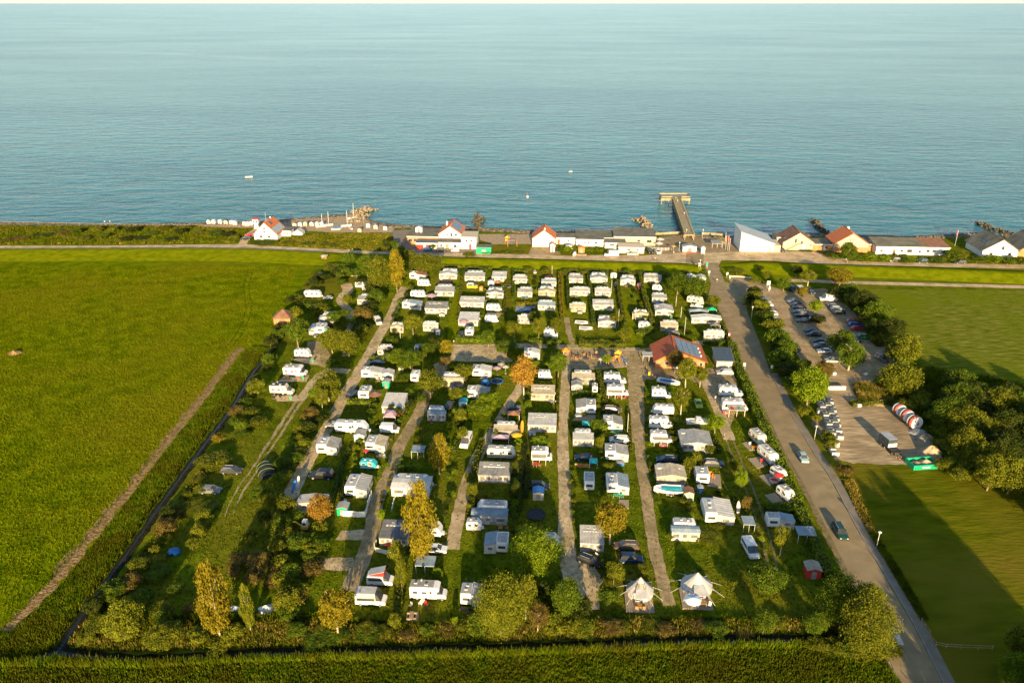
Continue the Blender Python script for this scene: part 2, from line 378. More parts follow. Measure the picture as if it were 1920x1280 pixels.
# fields and lawns (each sheet 12 mm above what it lies on)
dry_off = 0
sheet('meadow', [(-900, 474), (0, 474), (450, 478), (596, 484), (580, 520), (540, 575), (497, 648), (450, 705), (380, 815), (300, 945), (185, 1100), (112, 1216), (40, 1236), (-700, 1300)], Z, grass_field)
sheet('reed_strip', [(472, 652), (505, 655), (490, 680), (443, 752), (390, 822), (346, 884), (298, 950), (248, 1025), (190, 1105), (142, 1170), (108, 1218), (40, 1236), (-300, 1262), (-300, 1230), (0, 1196), (60, 1150), (125, 1080), (215, 965), (300, 850), (350, 790), (410, 715), (455, 660)], 2 * Z, grass_reed, jit=0.4)
sheet('reed_field', [(-300, 1262), (60, 1244), (260, 1246), (500, 1236), (900, 1227), (1300, 1212), (1640, 1206), (1700, 1300), (1790, 1500), (-500, 1500)], Z, grass_reed, jit=0.4)
strip_mesh('straw_strip', [(452, 652), (437, 664), (420, 690), (400, 717), (371, 755), (338, 797), (305, 838), (284, 868), (262, 893), (241, 925), (214, 950), (187, 985), (160, 1018), (120, 1065), (90, 1103), (60, 1135), (10, 1182)],
           2.9, 3 * Z, straw, jit=0.75)
sheet('crop_field', [(1612, 542), (1960, 546), (2300, 552), (2300, 760), (1960, 728), (1740, 694), (1690, 640)], Z, crop)
sheet('mown_lawn', [(1572, 870), (1640, 868), (1790, 885), (1905, 893), (2100, 990), (2500, 1500), (1850, 1500), (1798, 1280), (1737, 1175), (1680, 1085), (1634, 1005), (1592, 925)], Z, grass_lawn)
sheet('roadside_lawn', [(1352, 500), (1460, 500), (1490, 520), (1480, 526), (1420, 524), (1405, 516), (1362, 526)], Z, grass_dike)
# dike: green bank between the campsite and the coast road; its far side falls to the road
def dike(name, line, h, near, far, m):
    P = smoothline(line, 6); vs = []; fs = []
    for i, p in enumerate(P):
        d = (P[min(i + 1, len(P) - 1)] - P[max(i - 1, 0)]).normalized(); n = Vector((-d.y, d.x, 0))
        e = min(1, i / 2, (len(P) - 1 - i) / 2)
        for o_, z_ in ((far, 0.0), (1.2, h * e), (-1.2, h * e), (-near, 0.0)):
            q = p + n * o_; vs.append((q.x, q.y, z_ + 0.006))
        if i:
            for j in range(3): a = (i - 1) * 4 + j; fs.append((a, a + 1, a + 5, a + 4))
    me = bpy.data.meshes.new(name); me.from_pydata(vs, [], fs); me.update(); me.materials.append(m)
    if sum(p.normal.z for p in me.polygons) < 0: me.flip_normals()
    return tag(obj(name, me), kind='structure')
dike('dike', [(-900, 476), (-200, 475), (0, 474), (200, 473), (430, 473), (560, 478), (650, 482)], 1.3, 12, 3.6, grass_dike)
dike('dike', [(650, 484), (760, 487), (880, 491), (1000, 494), (1150, 498), (1290, 503), (1316, 506)], 1.2, 7, 3.4, grass_dike)
dike('dike', [(1352, 500), (1420, 500), (1480, 503), (1560, 505), (1700, 510), (1920, 519), (2300, 535)], 1.5, 9, 3.6, grass_dike)
# roads and tracks
road_pts = [(1320, 494), (1327, 515), (1333, 532), (1327, 560), (1345, 600), (1373, 640), (1400, 700), (1431, 760), (1472, 848), (1503, 900), (1555, 1000), (1600, 1090), (1650, 1200), (1688, 1280), (1745, 1400),
            (1829, 1400), (1767, 1280), (1714, 1175), (1662, 1085), (1611, 1000), (1558, 900), (1524, 848), (1473, 760), (1445, 700), (1424, 640), (1403, 590), (1396, 560), (1402, 545), (1380, 535), (1359, 528), (1345, 492)]
sheet('road', road_pts, 4 * Z, asphalt, jit=0.04, step=3)
sheet('road_verge', [(1325, 556), (1340, 600), (1368, 640), (1394, 700), (1424, 760), (1464, 848), (1494, 900), (1544, 1000), (1588, 1090), (1637, 1200), (1672, 1280), (1730, 1400), (1780, 1400), (1600, 1040), (1480, 820), (1400, 650)], 3 * Z, verge, jit=0.25, step=1.0)
kl = [(1446, 700), (1474, 760), (1525, 848), (1559, 900), (1612, 1000), (1663, 1085), (1715, 1175), (1768, 1280), (1830, 1400)]
# raised kerb and cycle path right of the road
KP = smoothline(kl, 2.0); b = MB(); cpv = []; cpf = []
for i in range(len(KP)):
    d = (KP[min(i + 1, len(KP) - 1)] - KP[max(i - 1, 0)]).normalized(); n = Vector((d.y, -d.x, 0))
    if n.x < 0: n = -n
    p = KP[i]; e = p + n * 0.16; f2 = p + n * 1.75
    cpv.append([(p.x, p.y, 0.0), (p.x, p.y, 0.13), (e.x, e.y, 0.13), (e.x, e.y, 0.0)]); cpf += [(e.x, e.y, 0.12), (f2.x, f2.y, 0.12), (f2.x + n.x * .15, f2.y, 0.0)]
kb = MB().loft(cpv)
tag(obj('kerb', kb.mesh('kerb', mat('kerb_stone', (0.28, 0.25, 0.2), 0.9))), kind='structure')
me = bpy.data.meshes.new('cycle_path'); nn_ = len(KP)
me.from_pydata(cpf, [], [(3 * i + j, 3 * i + j + 1, 3 * i + j + 4, 3 * i + j + 3) for i in range(nn_ - 1) for j in (0, 1)]); me.update(); me.materials.append(asphalt2)
if me.polygons[0].normal.z < 0: me.flip_normals()
tag(obj('cycle_path', me), kind='structure')
whitep = mat('road_paint', (0.50, 0.47, 0.40), 0.8, (0.62, 0.58, 0.50), 3)
def bar(name, a, b_, w, z, m, kind='structure'):
    z = lift(z); a = G(*a); b_ = G(*b_); d = (b_ - a).normalized(); n = Vector((-d.y, d.x, 0)) * w / 2
    me = bpy.data.meshes.new(name); me.from_pydata([(*(q.xy), z) for q in (a + n, b_ + n, b_ - n, a - n)], [], [(0, 3, 2, 1)]); me.update()
    if me.polygons[0].normal.z < 0: me.flip_normals()
    me.materials.append(m); return tag(obj(name, me), kind=kind)
bar('road_marking', (1681, 1189), (1690, 1209), 0.9, 5 * Z, whitep)
strip_mesh('road_edge_line', [(1672, 1240), (1680, 1258), (1692, 1282), (1740, 1380)], 0.12, 5 * Z, whitep, jit=0.0, off=-0.45)
sheet('coast_road', [(-900, 459), (0, 461), (200, 460.5), (430, 458), (452, 457), (500, 461), (600, 466), (700, 471), (770, 474), (880, 475), (1000, 477), (1075, 480), (1130, 478), (1200, 479), (1280, 474), (1345, 474), (1390, 472), (1480, 471), (1525, 471), (1560, 482), (1590, 489), (1680, 492), (1920, 496), (2300, 504),
                     (2300, 516), (1920, 504), (1780, 501), (1600, 497), (1500, 493), (1450, 489), (1352, 488), (1348, 497), (1318, 497), (1290, 494), (1130, 489), (1000, 485), (840, 482), (700, 476), (560, 471), (430, 467), (0, 468), (-900, 469)], 3 * Z, gravel, jit=0.15, step=2.5)
sheet('promenade', [(1228, 446), (1290, 440), (1300, 438), (1312, 441), (1400, 447), (1395, 474), (1340, 478), (1280, 478), (1225, 480)], 2 * Z, asphalt, jit=0.05, step=3)
sheet('seaside_yard', [(716, 432), (800, 430), (830, 455), (900, 460), (900, 476), (720, 474)], 2 * Z, asphalt2, jit=0.1)
sheet('sand_court', [(898, 439), (1000, 439), (1000, 458), (925, 458), (900, 450)], 2 * Z, sandm, jit=0.3)
sheet('driveway', [(998, 461), (1046, 461), (1052, 478), (990, 478)], 4 * Z, gravel_b, jit=0.1)
sheet('beach_sand', [(380, 422), (470, 418), (560, 412), (640, 406), (670, 403), (700, 418), (740, 427), (735, 436), (620, 436), (560, 432), (500, 428), (380, 426)], 4 * Z, sandm, jit=0.3)
sheet('beach_access', [(446, 459), (452, 448), (466, 436), (478, 427), (490, 428), (480, 440), (465, 452), (462, 460)], 4 * Z, gravel, jit=0.1)
strip_mesh('footpath', [(1478, 526), (1520, 527), (1600, 530), (1760, 534), (1920, 538), (2300, 546)], 3.4, 4 * Z, gravel, jit=0.1)
strip_mesh('pier_road', [(1302, 494), (1303, 470), (1300, 450), (1296, 440)], 7, 5 * Z, asphalt, jit=0.05)
sheet('car_park', [(1366, 524), (1372, 519), (1420, 521), (1430, 532), (1480, 548), (1545, 540), (1590, 575), (1640, 620), (1690, 680), (1690, 700), (1630, 706), (1560, 706), (1530, 700), (1500, 672), (1460, 625), (1432, 575), (1420, 552), (1400, 556), (1398, 545), (1370, 530)], 3 * Z, gravel_b, jit=0.2)
sheet('yard', [(1556, 702), (1640, 706), (1634, 728), (1598, 730), (1610, 752), (1680, 752), (1740, 800), (1768, 845), (1760, 866), (1690, 872), (1600, 868), (1566, 862), (1540, 824), (1520, 790), (1540, 755), (1552, 730)], 4 * Z, yard_m, jit=0.3)
sheet('gravel_court', [(846, 644), (856, 646), (930, 645), (940, 652), (945, 662), (962, 678), (940, 680), (905, 678), (875, 678), (840, 676), (815, 690), (812, 684), (845, 668)], 4 * Z, gravel, jit=0.15)
strip_mesh('cross_path', [(935, 650), (985, 648), (1062, 650), (1130, 653), (1215, 657), (1235, 652), (1340, 640)], 3.4, 3 * Z, gravel, jit=0.12)
sheet('playground_surface', [(1066, 655), (1180, 658), (1186, 688), (1130, 692), (1066, 692)], 4.5 * Z, gravel_b, jit=0.15)
strip_mesh('gravel_track', [(760, 538), (748, 556), (736, 585), (722, 610), (705, 640), (690, 668), (668, 705), (645, 745), (620, 790), (600, 826), (575, 868), (556, 905), (542, 935)], 3.3, 4 * Z, gravel, jit=0.16)
strip_mesh('gravel_track', [(648, 532), (652, 545), (640, 562), (654, 585), (658, 610), (652, 640), (648, 668)], lambda t: 4.2 - 2.2 * t, 4 * Z, gravel, jit=0.2)
sheet('gravel_pitch', [(575, 640), (604, 640), (620, 665), (610, 690), (580, 680)], 4 * Z, gravel_b, jit=0.15)
strip_mesh('gravel_track', [(655, 697), (628, 694), (605, 700), (590, 715), (575, 735), (560, 752)], 3.0, 4 * Z, gravel, jit=0.12)
for k, a in enumerate([(-0.75), (0.75)]):
    strip_mesh('wheel_rut', [(562, 750), (545, 775), (520, 815), (500, 845), (478, 880), (455, 912), (440, 940), (428, 968)], lambda t: 0.8 * (1 - t) ** .6 + 0.08, 3 * Z, gravel_b, jit=0.2, off=a, seed=k)
strip_mesh('gravel_track', [(840, 668), (822, 700), (800, 740), (785, 775), (765, 810), (748, 838), (738, 870), (722, 905), (706, 940), (700, 980), (690, 1020), (672, 1070), (655, 1108)], 3.0, 4 * Z, gravel_b, jit=0.16)
strip_mesh('gravel_track', [(984, 712), (970, 735), (950, 765), (930, 800), (908, 832), (890, 868), (872, 915), (862, 955), (853, 1000), (848, 1030)], lambda t: 2.6, 4 * Z, gravel, jit=0.14)
strip_mesh('gravel_track', [(1062, 648), (1062, 680), (1059, 740), (1055, 800), (1056, 860), (1059, 920), (1060, 980), (1063, 1030), (1072, 1075), (1090, 1130)], lambda t: 2.6 if t < .75 else 2.6 + (t - .75) * 6, 4 * Z, gravel, jit=0.12)
sheet('gravel_pitch', [(1060, 1060), (1120, 1055), (1128, 1090), (1122, 1140), (1090, 1150), (1062, 1100)], 3 * Z, gravel, jit=0.5)
strip_mesh('gravel_track', [(1188, 658), (1192, 700), (1194, 760), (1198, 820), (1203, 870), (1212, 930), (1222, 1000), (1235, 1060), (1248, 1110), (1256, 1135)], lambda t: 3.6 if t < .4 else 2.4, 4 * Z, gravel_b, jit=0.14)
sheet('paved_area', [(1175, 668), (1215, 668), (1300, 690), (1340, 690), (1372, 690), (1382, 720), (1385, 760), (1370, 800), (1362, 830), (1350, 790), (1330, 750), (1315, 722), (1290, 710), (1210, 712), (1206, 745), (1210, 830), (1182, 830), (1178, 740)], 3.5 * Z, gravel_b, jit=0.12)
strip_mesh('gravel_track', [(1312, 690), (1328, 725), (1345, 765), (1358, 800), (1368, 825)], 2.8, 5 * Z, gravel, jit=0.14)
for k, a in enumerate([(-0.8), (0.8)]):
    strip_mesh('wheel_rut', [(1366, 820), (1378, 850), (1396, 895), (1410, 930), (1422, 965), (1436, 1010), (1446, 1050), (1452, 1090)], lambda t: 0.5, 3 * Z, verge, jit=0.1, off=a, seed=k + 3)
sheet('gravel_pitch', [(608, 1045), (660, 1045), (668, 1065), (660, 1105), (640, 1100), (655, 1070), (598, 1068)], 3 * Z, gravel, jit=0.15)
sheet('gravel_pitch', [(640, 995), (685, 992), (678, 1012), (628, 1012)], 3 * Z, gravel, jit=0.15)
sheet('gravel_pitch', [(532, 706), (580, 703), (575, 716), (520, 716)], 5 * Z, gravel, jit=0.08)
sheet('gravel_pitch', [(510, 741), (556, 739), (560, 752), (520, 753)], 5 * Z, gravel, jit=0.08)
sheet('gravel_pitch', [(545, 674), (600, 662), (602, 684), (583, 684)], 5 * Z, gravel, jit=0.08)
strip_mesh('grass_lane', [(862, 510), (858, 560), (850, 610), (848, 645)], 3.0, 2 * Z, grass_dike, jit=0.2)
strip_mesh('grass_lane', [(958, 520), (953, 560), (948, 600), (944, 640)], 2.4, 2 * Z, grass_lawn, jit=0.2)
strip_mesh('gravel_track', [(1062, 595), (1066, 620), (1072, 640), (1074, 652)], 1.8, 3 * Z, gravel_b, jit=0.2)
strip_mesh('grass_lane', [(1058, 520), (1060, 560), (1062, 600)], 2.4, 2 * Z, grass_dike, jit=0.2)
strip_mesh('grass_lane', [(1165, 545), (1178, 590), (1190, 645)], 2.0, 2 * Z, grass_dike, jit=0.2)
# ditches
DL = [(535, 622), (515, 645), (492, 680), (473, 703), (437, 765), (392, 825), (350, 882), (300, 952), (250, 1025), (192, 1105), (146, 1170), (112, 1222)]
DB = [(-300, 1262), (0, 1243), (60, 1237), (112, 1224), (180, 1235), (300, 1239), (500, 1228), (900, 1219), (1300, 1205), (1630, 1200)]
strip_mesh('ditch_bank_shade', DL, 2.1, 3.0 * Z, mud_shade_m, jit=0.3)  # flat bank strips with the shade of the trench painted in
strip_mesh('ditch_bank_shade', DB, 2.8, 3.1 * Z, mud_shade_m, jit=0.3)
strip_mesh('ditch_water', DL, 0.55, 3.8 * Z, ditchm, jit=0.15, off=-0.25)
strip_mesh('ditch_water', DB, 0.7, 3.6 * Z, ditchm, jit=0.15)

# ------------------------------------------------------------------ growing ground cover (nobody could count it)
def inside(P, x, y):
    c = np.zeros(len(x), bool); n = len(P)
    for i in range(n):
        x0, y0 = P[i].x, P[i].y; x1, y1 = P[(i + 1) % n].x, P[(i + 1) % n].y
        if y0 == y1: continue
        c ^= ((y0 > y) != (y1 > y)) & (x < (x1 - x0) * (y - y0) / (y1 - y0) + x0)
    return c
def tufts(name, poly, count, h, w, m, seed=0, patch=None):
    P = [G(*p) for p in poly]; rs = np.random.RandomState(seed)
    xs = [p.x for p in P]; ys = [p.y for p in P]
    x = rs.uniform(min(xs), max(xs), count * 4); y = rs.uniform(min(ys), max(ys), count * 4)
    k = inside(P, x, y); x = x[k][:count]; y = y[k][:count]; n = len(x)
    if patch:
        q = (np.sin(x * patch * 1.3 + 1.7 * np.sin(y * patch)) + np.sin(y * patch * 1.1 + x * patch * .4)) * .5
        keep = rs.uniform(-1, 1, n) < q + .2; x = x[keep]; y = y[keep]; n = len(x)
    hh = h * rs.uniform(0.5, 1.25, n)
    B = 4; V = np.zeros((n, B, 3, 3))
    for b_ in range(B):
        a = rs.uniform(0, 2 * np.pi, n); ww = w * rs.uniform(.6, 1.3, n); le = rs.uniform(.2, .9, n) * hh * .6
        la = rs.uniform(0, 2 * np.pi, n); ox = rs.normal(0, w * .5, n); oy = rs.normal(0, w * .5, n)
        V[:, b_, 0] = np.stack([x + ox - np.cos(a) * ww / 2, y + oy - np.sin(a) * ww / 2, np.zeros(n)], 1)
        V[:, b_, 1] = np.stack([x + ox + np.cos(a) * ww / 2, y + oy + np.sin(a) * ww / 2, np.zeros(n)], 1)
        V[:, b_, 2] = np.stack([x + ox + np.cos(la) * le, y + oy + np.sin(la) * le, hh], 1)
    V = V.reshape(-1, 3); nt_ = len(V) // 3
    me = bpy.data.meshes.new(name); me.vertices.add(len(V)); me.vertices.foreach_set('co', V.ravel())
    me.loops.add(nt_ * 3); me.loops.foreach_set('vertex_index', np.arange(nt_ * 3))
    me.polygons.add(nt_); me.polygons.foreach_set('loop_start', np.arange(nt_) * 3)
    me.update(); me.validate(); me.materials.append(m)
    return tag(obj(name, me), kind='stuff')
reedleaf = mat('reed_blades', (0.052, 0.092, 0.003), 0.85, (0.140, 0.178, 0.007), 0.5, trans=0.2, spec=0.0, detail=5, c3=(0.09, 0.088, 0.006), scale3=0.12)
grassleaf = mat('grass_blades', (0.05, 0.078, 0.003), 0.85, (0.13, 0.15, 0.006), 0.35, trans=0.2, spec=0.0, detail=5)
dryleaf = mat('dry_blades', (0.15, 0.13, 0.015), 0.85, (0.33, 0.24, 0.05), 0.5, trans=0.2, spec=0.0, detail=5)
meadowleaf = mat('meadow_blades', (0.075, 0.105, 0.001), 0.85, (0.150, 0.175, 0.003), 0.22, trans=0.2, spec=0.0, detail=6, c3=(0.155, 0.15, 0.005), scale3=0.02)
tufts('reeds', [(-250, 1262), (60, 1246), (260, 1250), (500, 1240), (900, 1230), (1300, 1215), (1640, 1212), (1700, 1300), (1720, 1330), (-250, 1330)], 32000, 0.55, 0.30, reedleaf, 1)
tufts('tall_reeds', [(-250, 1256), (60, 1243), (112, 1238), (260, 1247), (500, 1236), (900, 1227), (1300, 1213), (1640, 1208), (1645, 1214), (1300, 1219), (900, 1234), (500, 1243), (260, 1254), (60, 1251), (-250, 1264)], 9000, 1.3, 0.26, reedleaf, 31)
tufts('tall_reeds', [(462, 690), (380, 818), (337, 876), (287, 944), (237, 1018), (177, 1098), (129, 1164), (97, 1212), (88, 1210), (120, 1158), (168, 1092), (228, 1012), (278, 938), (328, 870), (370, 812), (452, 690)], 5000, 1.0, 0.26, reedleaf, 32)
tufts('undergrowth', [(1740, 690), (1960, 730), (2050, 960), (1960, 975), (1900, 900), (1800, 890), (1760, 850), (1700, 760)], 9000, 1.2, 0.5, grassleaf, 33)
tufts('reeds', [(472, 652), (500, 655), (478, 684), (430, 752), (377, 822), (333, 884), (285, 950), (235, 1025), (177, 1105), (129, 1170), (92, 1218), (40, 1236), (-200, 1250), (-200, 1225), (10, 1196), (70, 1150), (132, 1080), (222, 965), (308, 850), (357, 790), (416, 715), (460, 660)], 26000, 0.7, 0.28, reedleaf, 2)
tufts('undergrowth', [(128, 1208), (166, 1163), (271, 1033), (322, 958), (372, 888), (384, 892), (330, 960), (290, 1030), (240, 1110), (240, 1170), (560, 1170), (760, 1180), (1100, 1165), (1560, 1165), (1640, 1186), (1300, 1191), (900, 1205), (500, 1214), (180, 1221)], 22000, 0.9, 0.28, dryleaf, 3, patch=0.35)
tufts('undergrowth', [(128, 1208), (166, 1163), (271, 1033), (322, 958), (372, 888), (384, 892), (330, 960), (290, 1030), (240, 1110), (240, 1160), (560, 1150), (760, 1170), (1100, 1160), (1560, 1160), (1640, 1186), (1300, 1191), (900, 1205), (500, 1214), (180, 1221)], 24000, 0.8, 0.28, grassleaf, 4)
tufts('tall_grass', [(-400, 460), (0, 459), (200, 458), (440, 455), (455, 444), (468, 432), (380, 427), (200, 425), (0, 424), (-400, 424)], 7000, 0.8, 0.45, dryleaf, 5, patch=0.2)
tufts('tall_grass', [(-400, 460), (0, 459), (200, 458), (440, 455), (455, 444), (468, 432), (380, 427), (200, 425), (0, 424), (-400, 424)], 26000, 0.8, 0.45, grassleaf, 55)
tufts('tall_grass', [(500, 459), (700, 470), (735, 470), (735, 438), (620, 438), (545, 445)], 3500, 0.6, 0.4, dryleaf, 6, patch=0.3)
tufts('tall_grass', [(500, 459), (700, 470), (735, 470), (735, 438), (620, 438), (545, 445)], 9000, 0.5, 0.4, grassleaf, 56)
tufts('meadow_grass', [(-50, 600), (0, 500), (450, 500), (560, 500), (535, 570), (492, 645), (450, 652), (430, 672), (300, 842), (120, 1064), (0, 1190), (-60, 1190)], 52000, 0.26, 0.26, meadowleaf, 7)
tufts('tall_grass', [(1600, 720), (1640, 722), (1720, 728), (1740, 745), (1700, 752), (1650, 752), (1610, 750)], 2500, 1.2, 0.3, dryleaf, 8)
tufts('verge_grass', [(1628, 998), (1640, 1000), (1690, 1075), (1740, 1160), (1728, 1165), (1680, 1085)], 1500, 0.6, 0.25, grassleaf, 9)
tufts('verge_grass', [(1580, 900), (1600, 900), (1640, 1000), (1628, 1000)], 900, 0.5, 0.25, dryleaf, 10)

tufts('lawn_grass', [(470, 780), (600, 560), (760, 510), (1310, 520), (1360, 640), (1440, 820), (1560, 1100), (1540, 1160), (760, 1170), (240, 1160), (330, 960)], 60000, 0.16, 0.30, mat('lawn_blades', (0.05, 0.080, 0.003), 0.85, (0.15, 0.18, 0.008), 0.25, trans=0.2, spec=0.0, detail=6), 60)
for k_, a_ in enumerate((-0.9, 0.9)):
    strip_mesh('wheel_rut', [(470, 505), (462, 540), (466, 580), (452, 620), (430, 650)], 0.45, 2 * Z, grass_reed, jit=0.15, off=a_, seed=k_ + 9)
    strip_mesh('wheel_rut', [(-60, 560), (120, 540), (300, 530), (470, 516)], 0.45, 2 * Z, grass_reed, jit=0.15, off=a_, seed=k_ + 12)

# ================================================================== KITS (each built once, copied with shared meshes)
def M1(b, name, *m): return b.mesh(name, *m)
wheel_me = M1(MB().cyl((0, -.1, 0), (0, .1, 0), .31, n=12).cyl((0, -.115, 0), (0, .115, 0), .17, n=8, mi=1), 'wheel', tyre, metalg)
def win(w, h, name='window', m=glass, fr=white):
    """window seen from -Y: frame proud of the wall, pane proud of the frame"""
    return M1(MB().box(-w / 2, w / 2, -.03, .02, 0, h, 1).box(-w / 2 + .06, w / 2 - .06, -.045, -.03, .06, h - .06, 0), name, m, fr)
def win_end(w, h, s=-1, m=glass):
    x0, x1 = (-.03, .02) if s < 0 else (-.02, .03); o = -.045 if s < 0 else .03
    return M1(MB().box(x0, x1, -w / 2, w / 2, 0, h, 1).box(o, o + .015, -w / 2 + .06, w / 2 - .06, .06, h - .06, 0), 'window', m, white)
vent_me = M1(MB().box(-.28, .28, -.28, .28, 0, .10).box(-.22, .22, -.22, .22, .10, .15, 1), 'roof_vent', white, clearpane)
aerial_me = M1(MB().cyl((0, 0, 0), (0, 0, .55), .03).cyl((0, 0, .45), (.08, -.1, .62), .32, .1, 10), 'satellite_dish', metalg)

def caravan_kit(body, roofm, stripe, L=6.0, H=2.6, W=2.25, nwin=3, round_=.35, winm=glass):
    zb = .45; x0, x1 = -L / 2, L / 2
    prof = [(x0 + .15, zb), (x1 - .25, zb), (x1, zb + .5), (x1 - .08, zb + 1.1), (x1 - .35 - round_, H - .1), (x1 - .8 - round_, H), (x0 + .5, H), (x0 + .12, H - .22), (x0, zb + 1.0), (x0, zb + .3)]
    b = MB().prism(prof, -W / 2, W / 2, .12, 0)
    body_me = M1(b, 'body', body)
    kit = [['body', body_me, (0, 0, 0), True, []]]
    sub = kit[0][4]
    rf = MB().prism([(x0 + .42, H - .01), (x1 - .95 - round_, H - .01), (x1 - 1.0 - round_, H + .05), (x0 + .45, H + .05)], -W / 2 + .16, W / 2 - .16, .02)
    kit.append(['roof', M1(rf, 'roof', roofm), (0, 0, 0), False, [('roof_vent', vent_me, (-.9, .1, H + .05)), ('roof_vent', vent_me, (.7, -.1, H + .05))]])
    st = MB().box(x0 + .1, x1 - .3, -W / 2 - .012, -W / 2 + .02, .75, .95)
    if stripe: kit.append(['stripe', M1(st, 'stripe', stripe), (0, 0, 0), False, []])
    xs = np.linspace(x0 + 1.0, x1 - 1.35, nwin)
    for i, xx in enumerate(xs): sub.append(('window', win(1.0 if i != 1 else .65, .62, m=winm), (float(xx), -W / 2, 1.32)))
    sub.append(('window', win(1.1, .6, m=winm), (float(xs[0]) + .2, W / 2, 1.32)))
    sub.append(('window', win_end(1.5, .7), (x0 - .0, 0, 1.25)))
    dr = MB().box(-.34, .34, -.03, .02, 0, 1.75, 0).box(-.2, .2, -.045, -.03, .95, 1.5, 1)
    sub.append(('door', M1(dr, 'door', cream, glass), (x0 + .35 + L * .5, -W / 2, .6)))
    for s in (-1, 1): kit.append(['wheel', wheel_me, (-.1, s * (W / 2 - .14), .31), False, []])
    db = MB().cyl((x1 - .2, -.5, .5), (x1 + 1.0, 0, .48), .05, n=5).cyl((x1 - .2, .5, .5), (x1 + 1.0, 0, .48), .05, n=5).box(x1 - .05, x1 + .45, -.35, .35, .45, .85, 1)
    kit.append(['drawbar', M1(db, 'drawbar', metalg, white), (0, 0, 0), False, []])
    return kit
CAR_A = caravan_kit(white, roofw, None)
CAR_B = caravan_kit(white, roofw, mat('grey_stripe', (.2, .22, .25)), nwin=2)
CAR_C = caravan_kit(cream, roofw, mat('brown_stripe', (.3, .16, .07)))
CAR_S = caravan_kit(white, roofw, None, L=4.2, H=2.4, W=2.0, nwin=2, round_=.55)
CAR_T = caravan_kit(tealm, tealm, white, L=4.4, H=2.3, W=2.0, nwin=2, round_=.5)
CAR_Y = caravan_kit(white, roofw, mat('dark_stripe', (.05, .05, .05)), nwin=3, winm=mat('amber_blind', (.5, .3, .05), .3))  # window panes coloured amber
CARS_ = {'a': CAR_A, 'b': CAR_B, 'c': CAR_C, 's': CAR_S, 't': CAR_T, 'y': CAR_Y}
CLEN = {'a': 6.0, 'b': 6.0, 'c': 6.0, 's': 4.2, 't': 4.4, 'y': 6.0}

# awning: front tent with a pitched or leaning roof; unit 4 wide (x), 3 deep (y: -1.5 front, 1.5 back), 2.5 high
def awning_kit(style, roofmat, wallmat, seed=0):
    rr = random.Random(seed); kit = []
    zf, zb_ = 1.95, 2.55
    b = MB(); n = 8; ny = 3
    vs = []
    for i in range(2 * n + 1):                      # cloth panels: seams raised, cloth sagging between
        x = -2.06 + 4.12 * i / (2 * n)
        for j in range(ny + 1):
            t = j / ny; y = -1.58 + 3.1 * t
            z = zf + (zb_ - zf) * t
            if style == 'gable': z = 2.0 + .62 * (1 - abs(x) / 2.06) + .12 * t
            if style == 'ridge': z = zb_ + .1 - abs(t - .5) * 1.1
            if style == 'flat': z = 2.35 + .08 * t
            z -= .05 * (i % 2) * (1 if style != 'flat' else .6) + .05 * math.sin(math.pi * t) - rr.uniform(0, .02)
            vs.append((x, y, z))
    k = ny + 1; fs = [(i * k + j, i * k + j + 1, (i + 1) * k + j + 1, (i + 1) * k + j) for i in range(2 * n) for j in range(ny)]
    fs = [f_[::-1] for f_ in fs]
    b.add(vs, fs, 0)
    # hem hanging from the edges
    ed = [vs[i * k] for i in range(2 * n + 1)]
    for i in range(2 * n): b.add([ed[i], ed[i + 1], (ed[i + 1][0], ed[i + 1][1] - .02, ed[i + 1][2] - .16), (ed[i][0], ed[i][1] - .02, ed[i][2] - .16)], [(0, 3, 2, 1)], 0)
    for xi in (0, 2 * n):
        e2 = [vs[xi * k + j] for j in range(k)]
        for j in range(ny): b.add([e2[j], e2[j + 1], (e2[j + 1][0], e2[j + 1][1], e2[j + 1][2] - .14), (e2[j][0], e2[j][1], e2[j][2] - .14)], [(0, 1, 2, 3)], 0)
    kit.append(['roof', M1(b, 'roof', roofmat), (0, 0, 0), False, []])
    zt = {'lean': zf, 'gable': 1.98, 'ridge': 2.0, 'flat': 2.28}[style]
    if style == 'gable': fw = MB().prism([(-2, 0), (2, 0), (2, zt), (0, zt + .58), (-2, zt)], -1.5, -1.45)
    else: fw = MB().box(-2, 2, -1.5, -1.45, 0, zt - .06)
    subs = []
    if style != 'flat':
        xs = [(-1.35, 1.0), (-.1, .7), (1.25, 1.1)]
        if seed % 3 == 1: xs = [(-1.5, .65), (-.75, .65), (.75, .65), (1.5, .65)]
        if seed % 3 == 2: xs = [(-1.2, 1.1), (1.2, 1.1)]
        for q, (x, w) in enumerate(xs):
            subs.append(('window', win(w, .85, m=clearpane, fr=wallmat), (x, -1.5, .75)))
        subs.append(('door', M1(MB().box(-.36, .36, -.02, .01, 0, 1.75), 'door', canvas_g), (.42 if seed % 3 != 2 else 0, -1.5, .05)))
        kit.append(['front_wall', M1(fw, 'front_wall', wallmat), (0, 0, 0), False, subs])
        for s in (-1, 1):
            if style == 'ridge': sw = MB().add([(s * 2, -1.45, 0), (s * 2, 1.5, 0), (s * 2, 1.5, 2.0), (s * 2, 0, 2.55), (s * 2, -1.45, 2.0)], [(0, 1, 2, 3, 4)])
            else: sw = MB().add([(s * 2, -1.45, 0), (s * 2, 1.5, 0), (s * 2, 1.5, (zb_ if style == 'lean' else zt) - .12), (s * 2, -1.45, zt - .1)], [(0, 1, 2, 3)])
            kit.append(['side_wall', M1(sw, 'side_wall', wallmat), (0, 0, 0), False, [('window', win_end(1.3, .75, s, clearpane), (s * 2, 0, .85))]])
    else:
        for sx in (-1.9, 0, 1.9): kit.append(['post', M1(MB().cyl((sx, -1.45, 0), (sx, -1.45, 2.25), .06, n=6), 'post', white), (0, 0, 0), False, []])
    return kit
AWN = {}
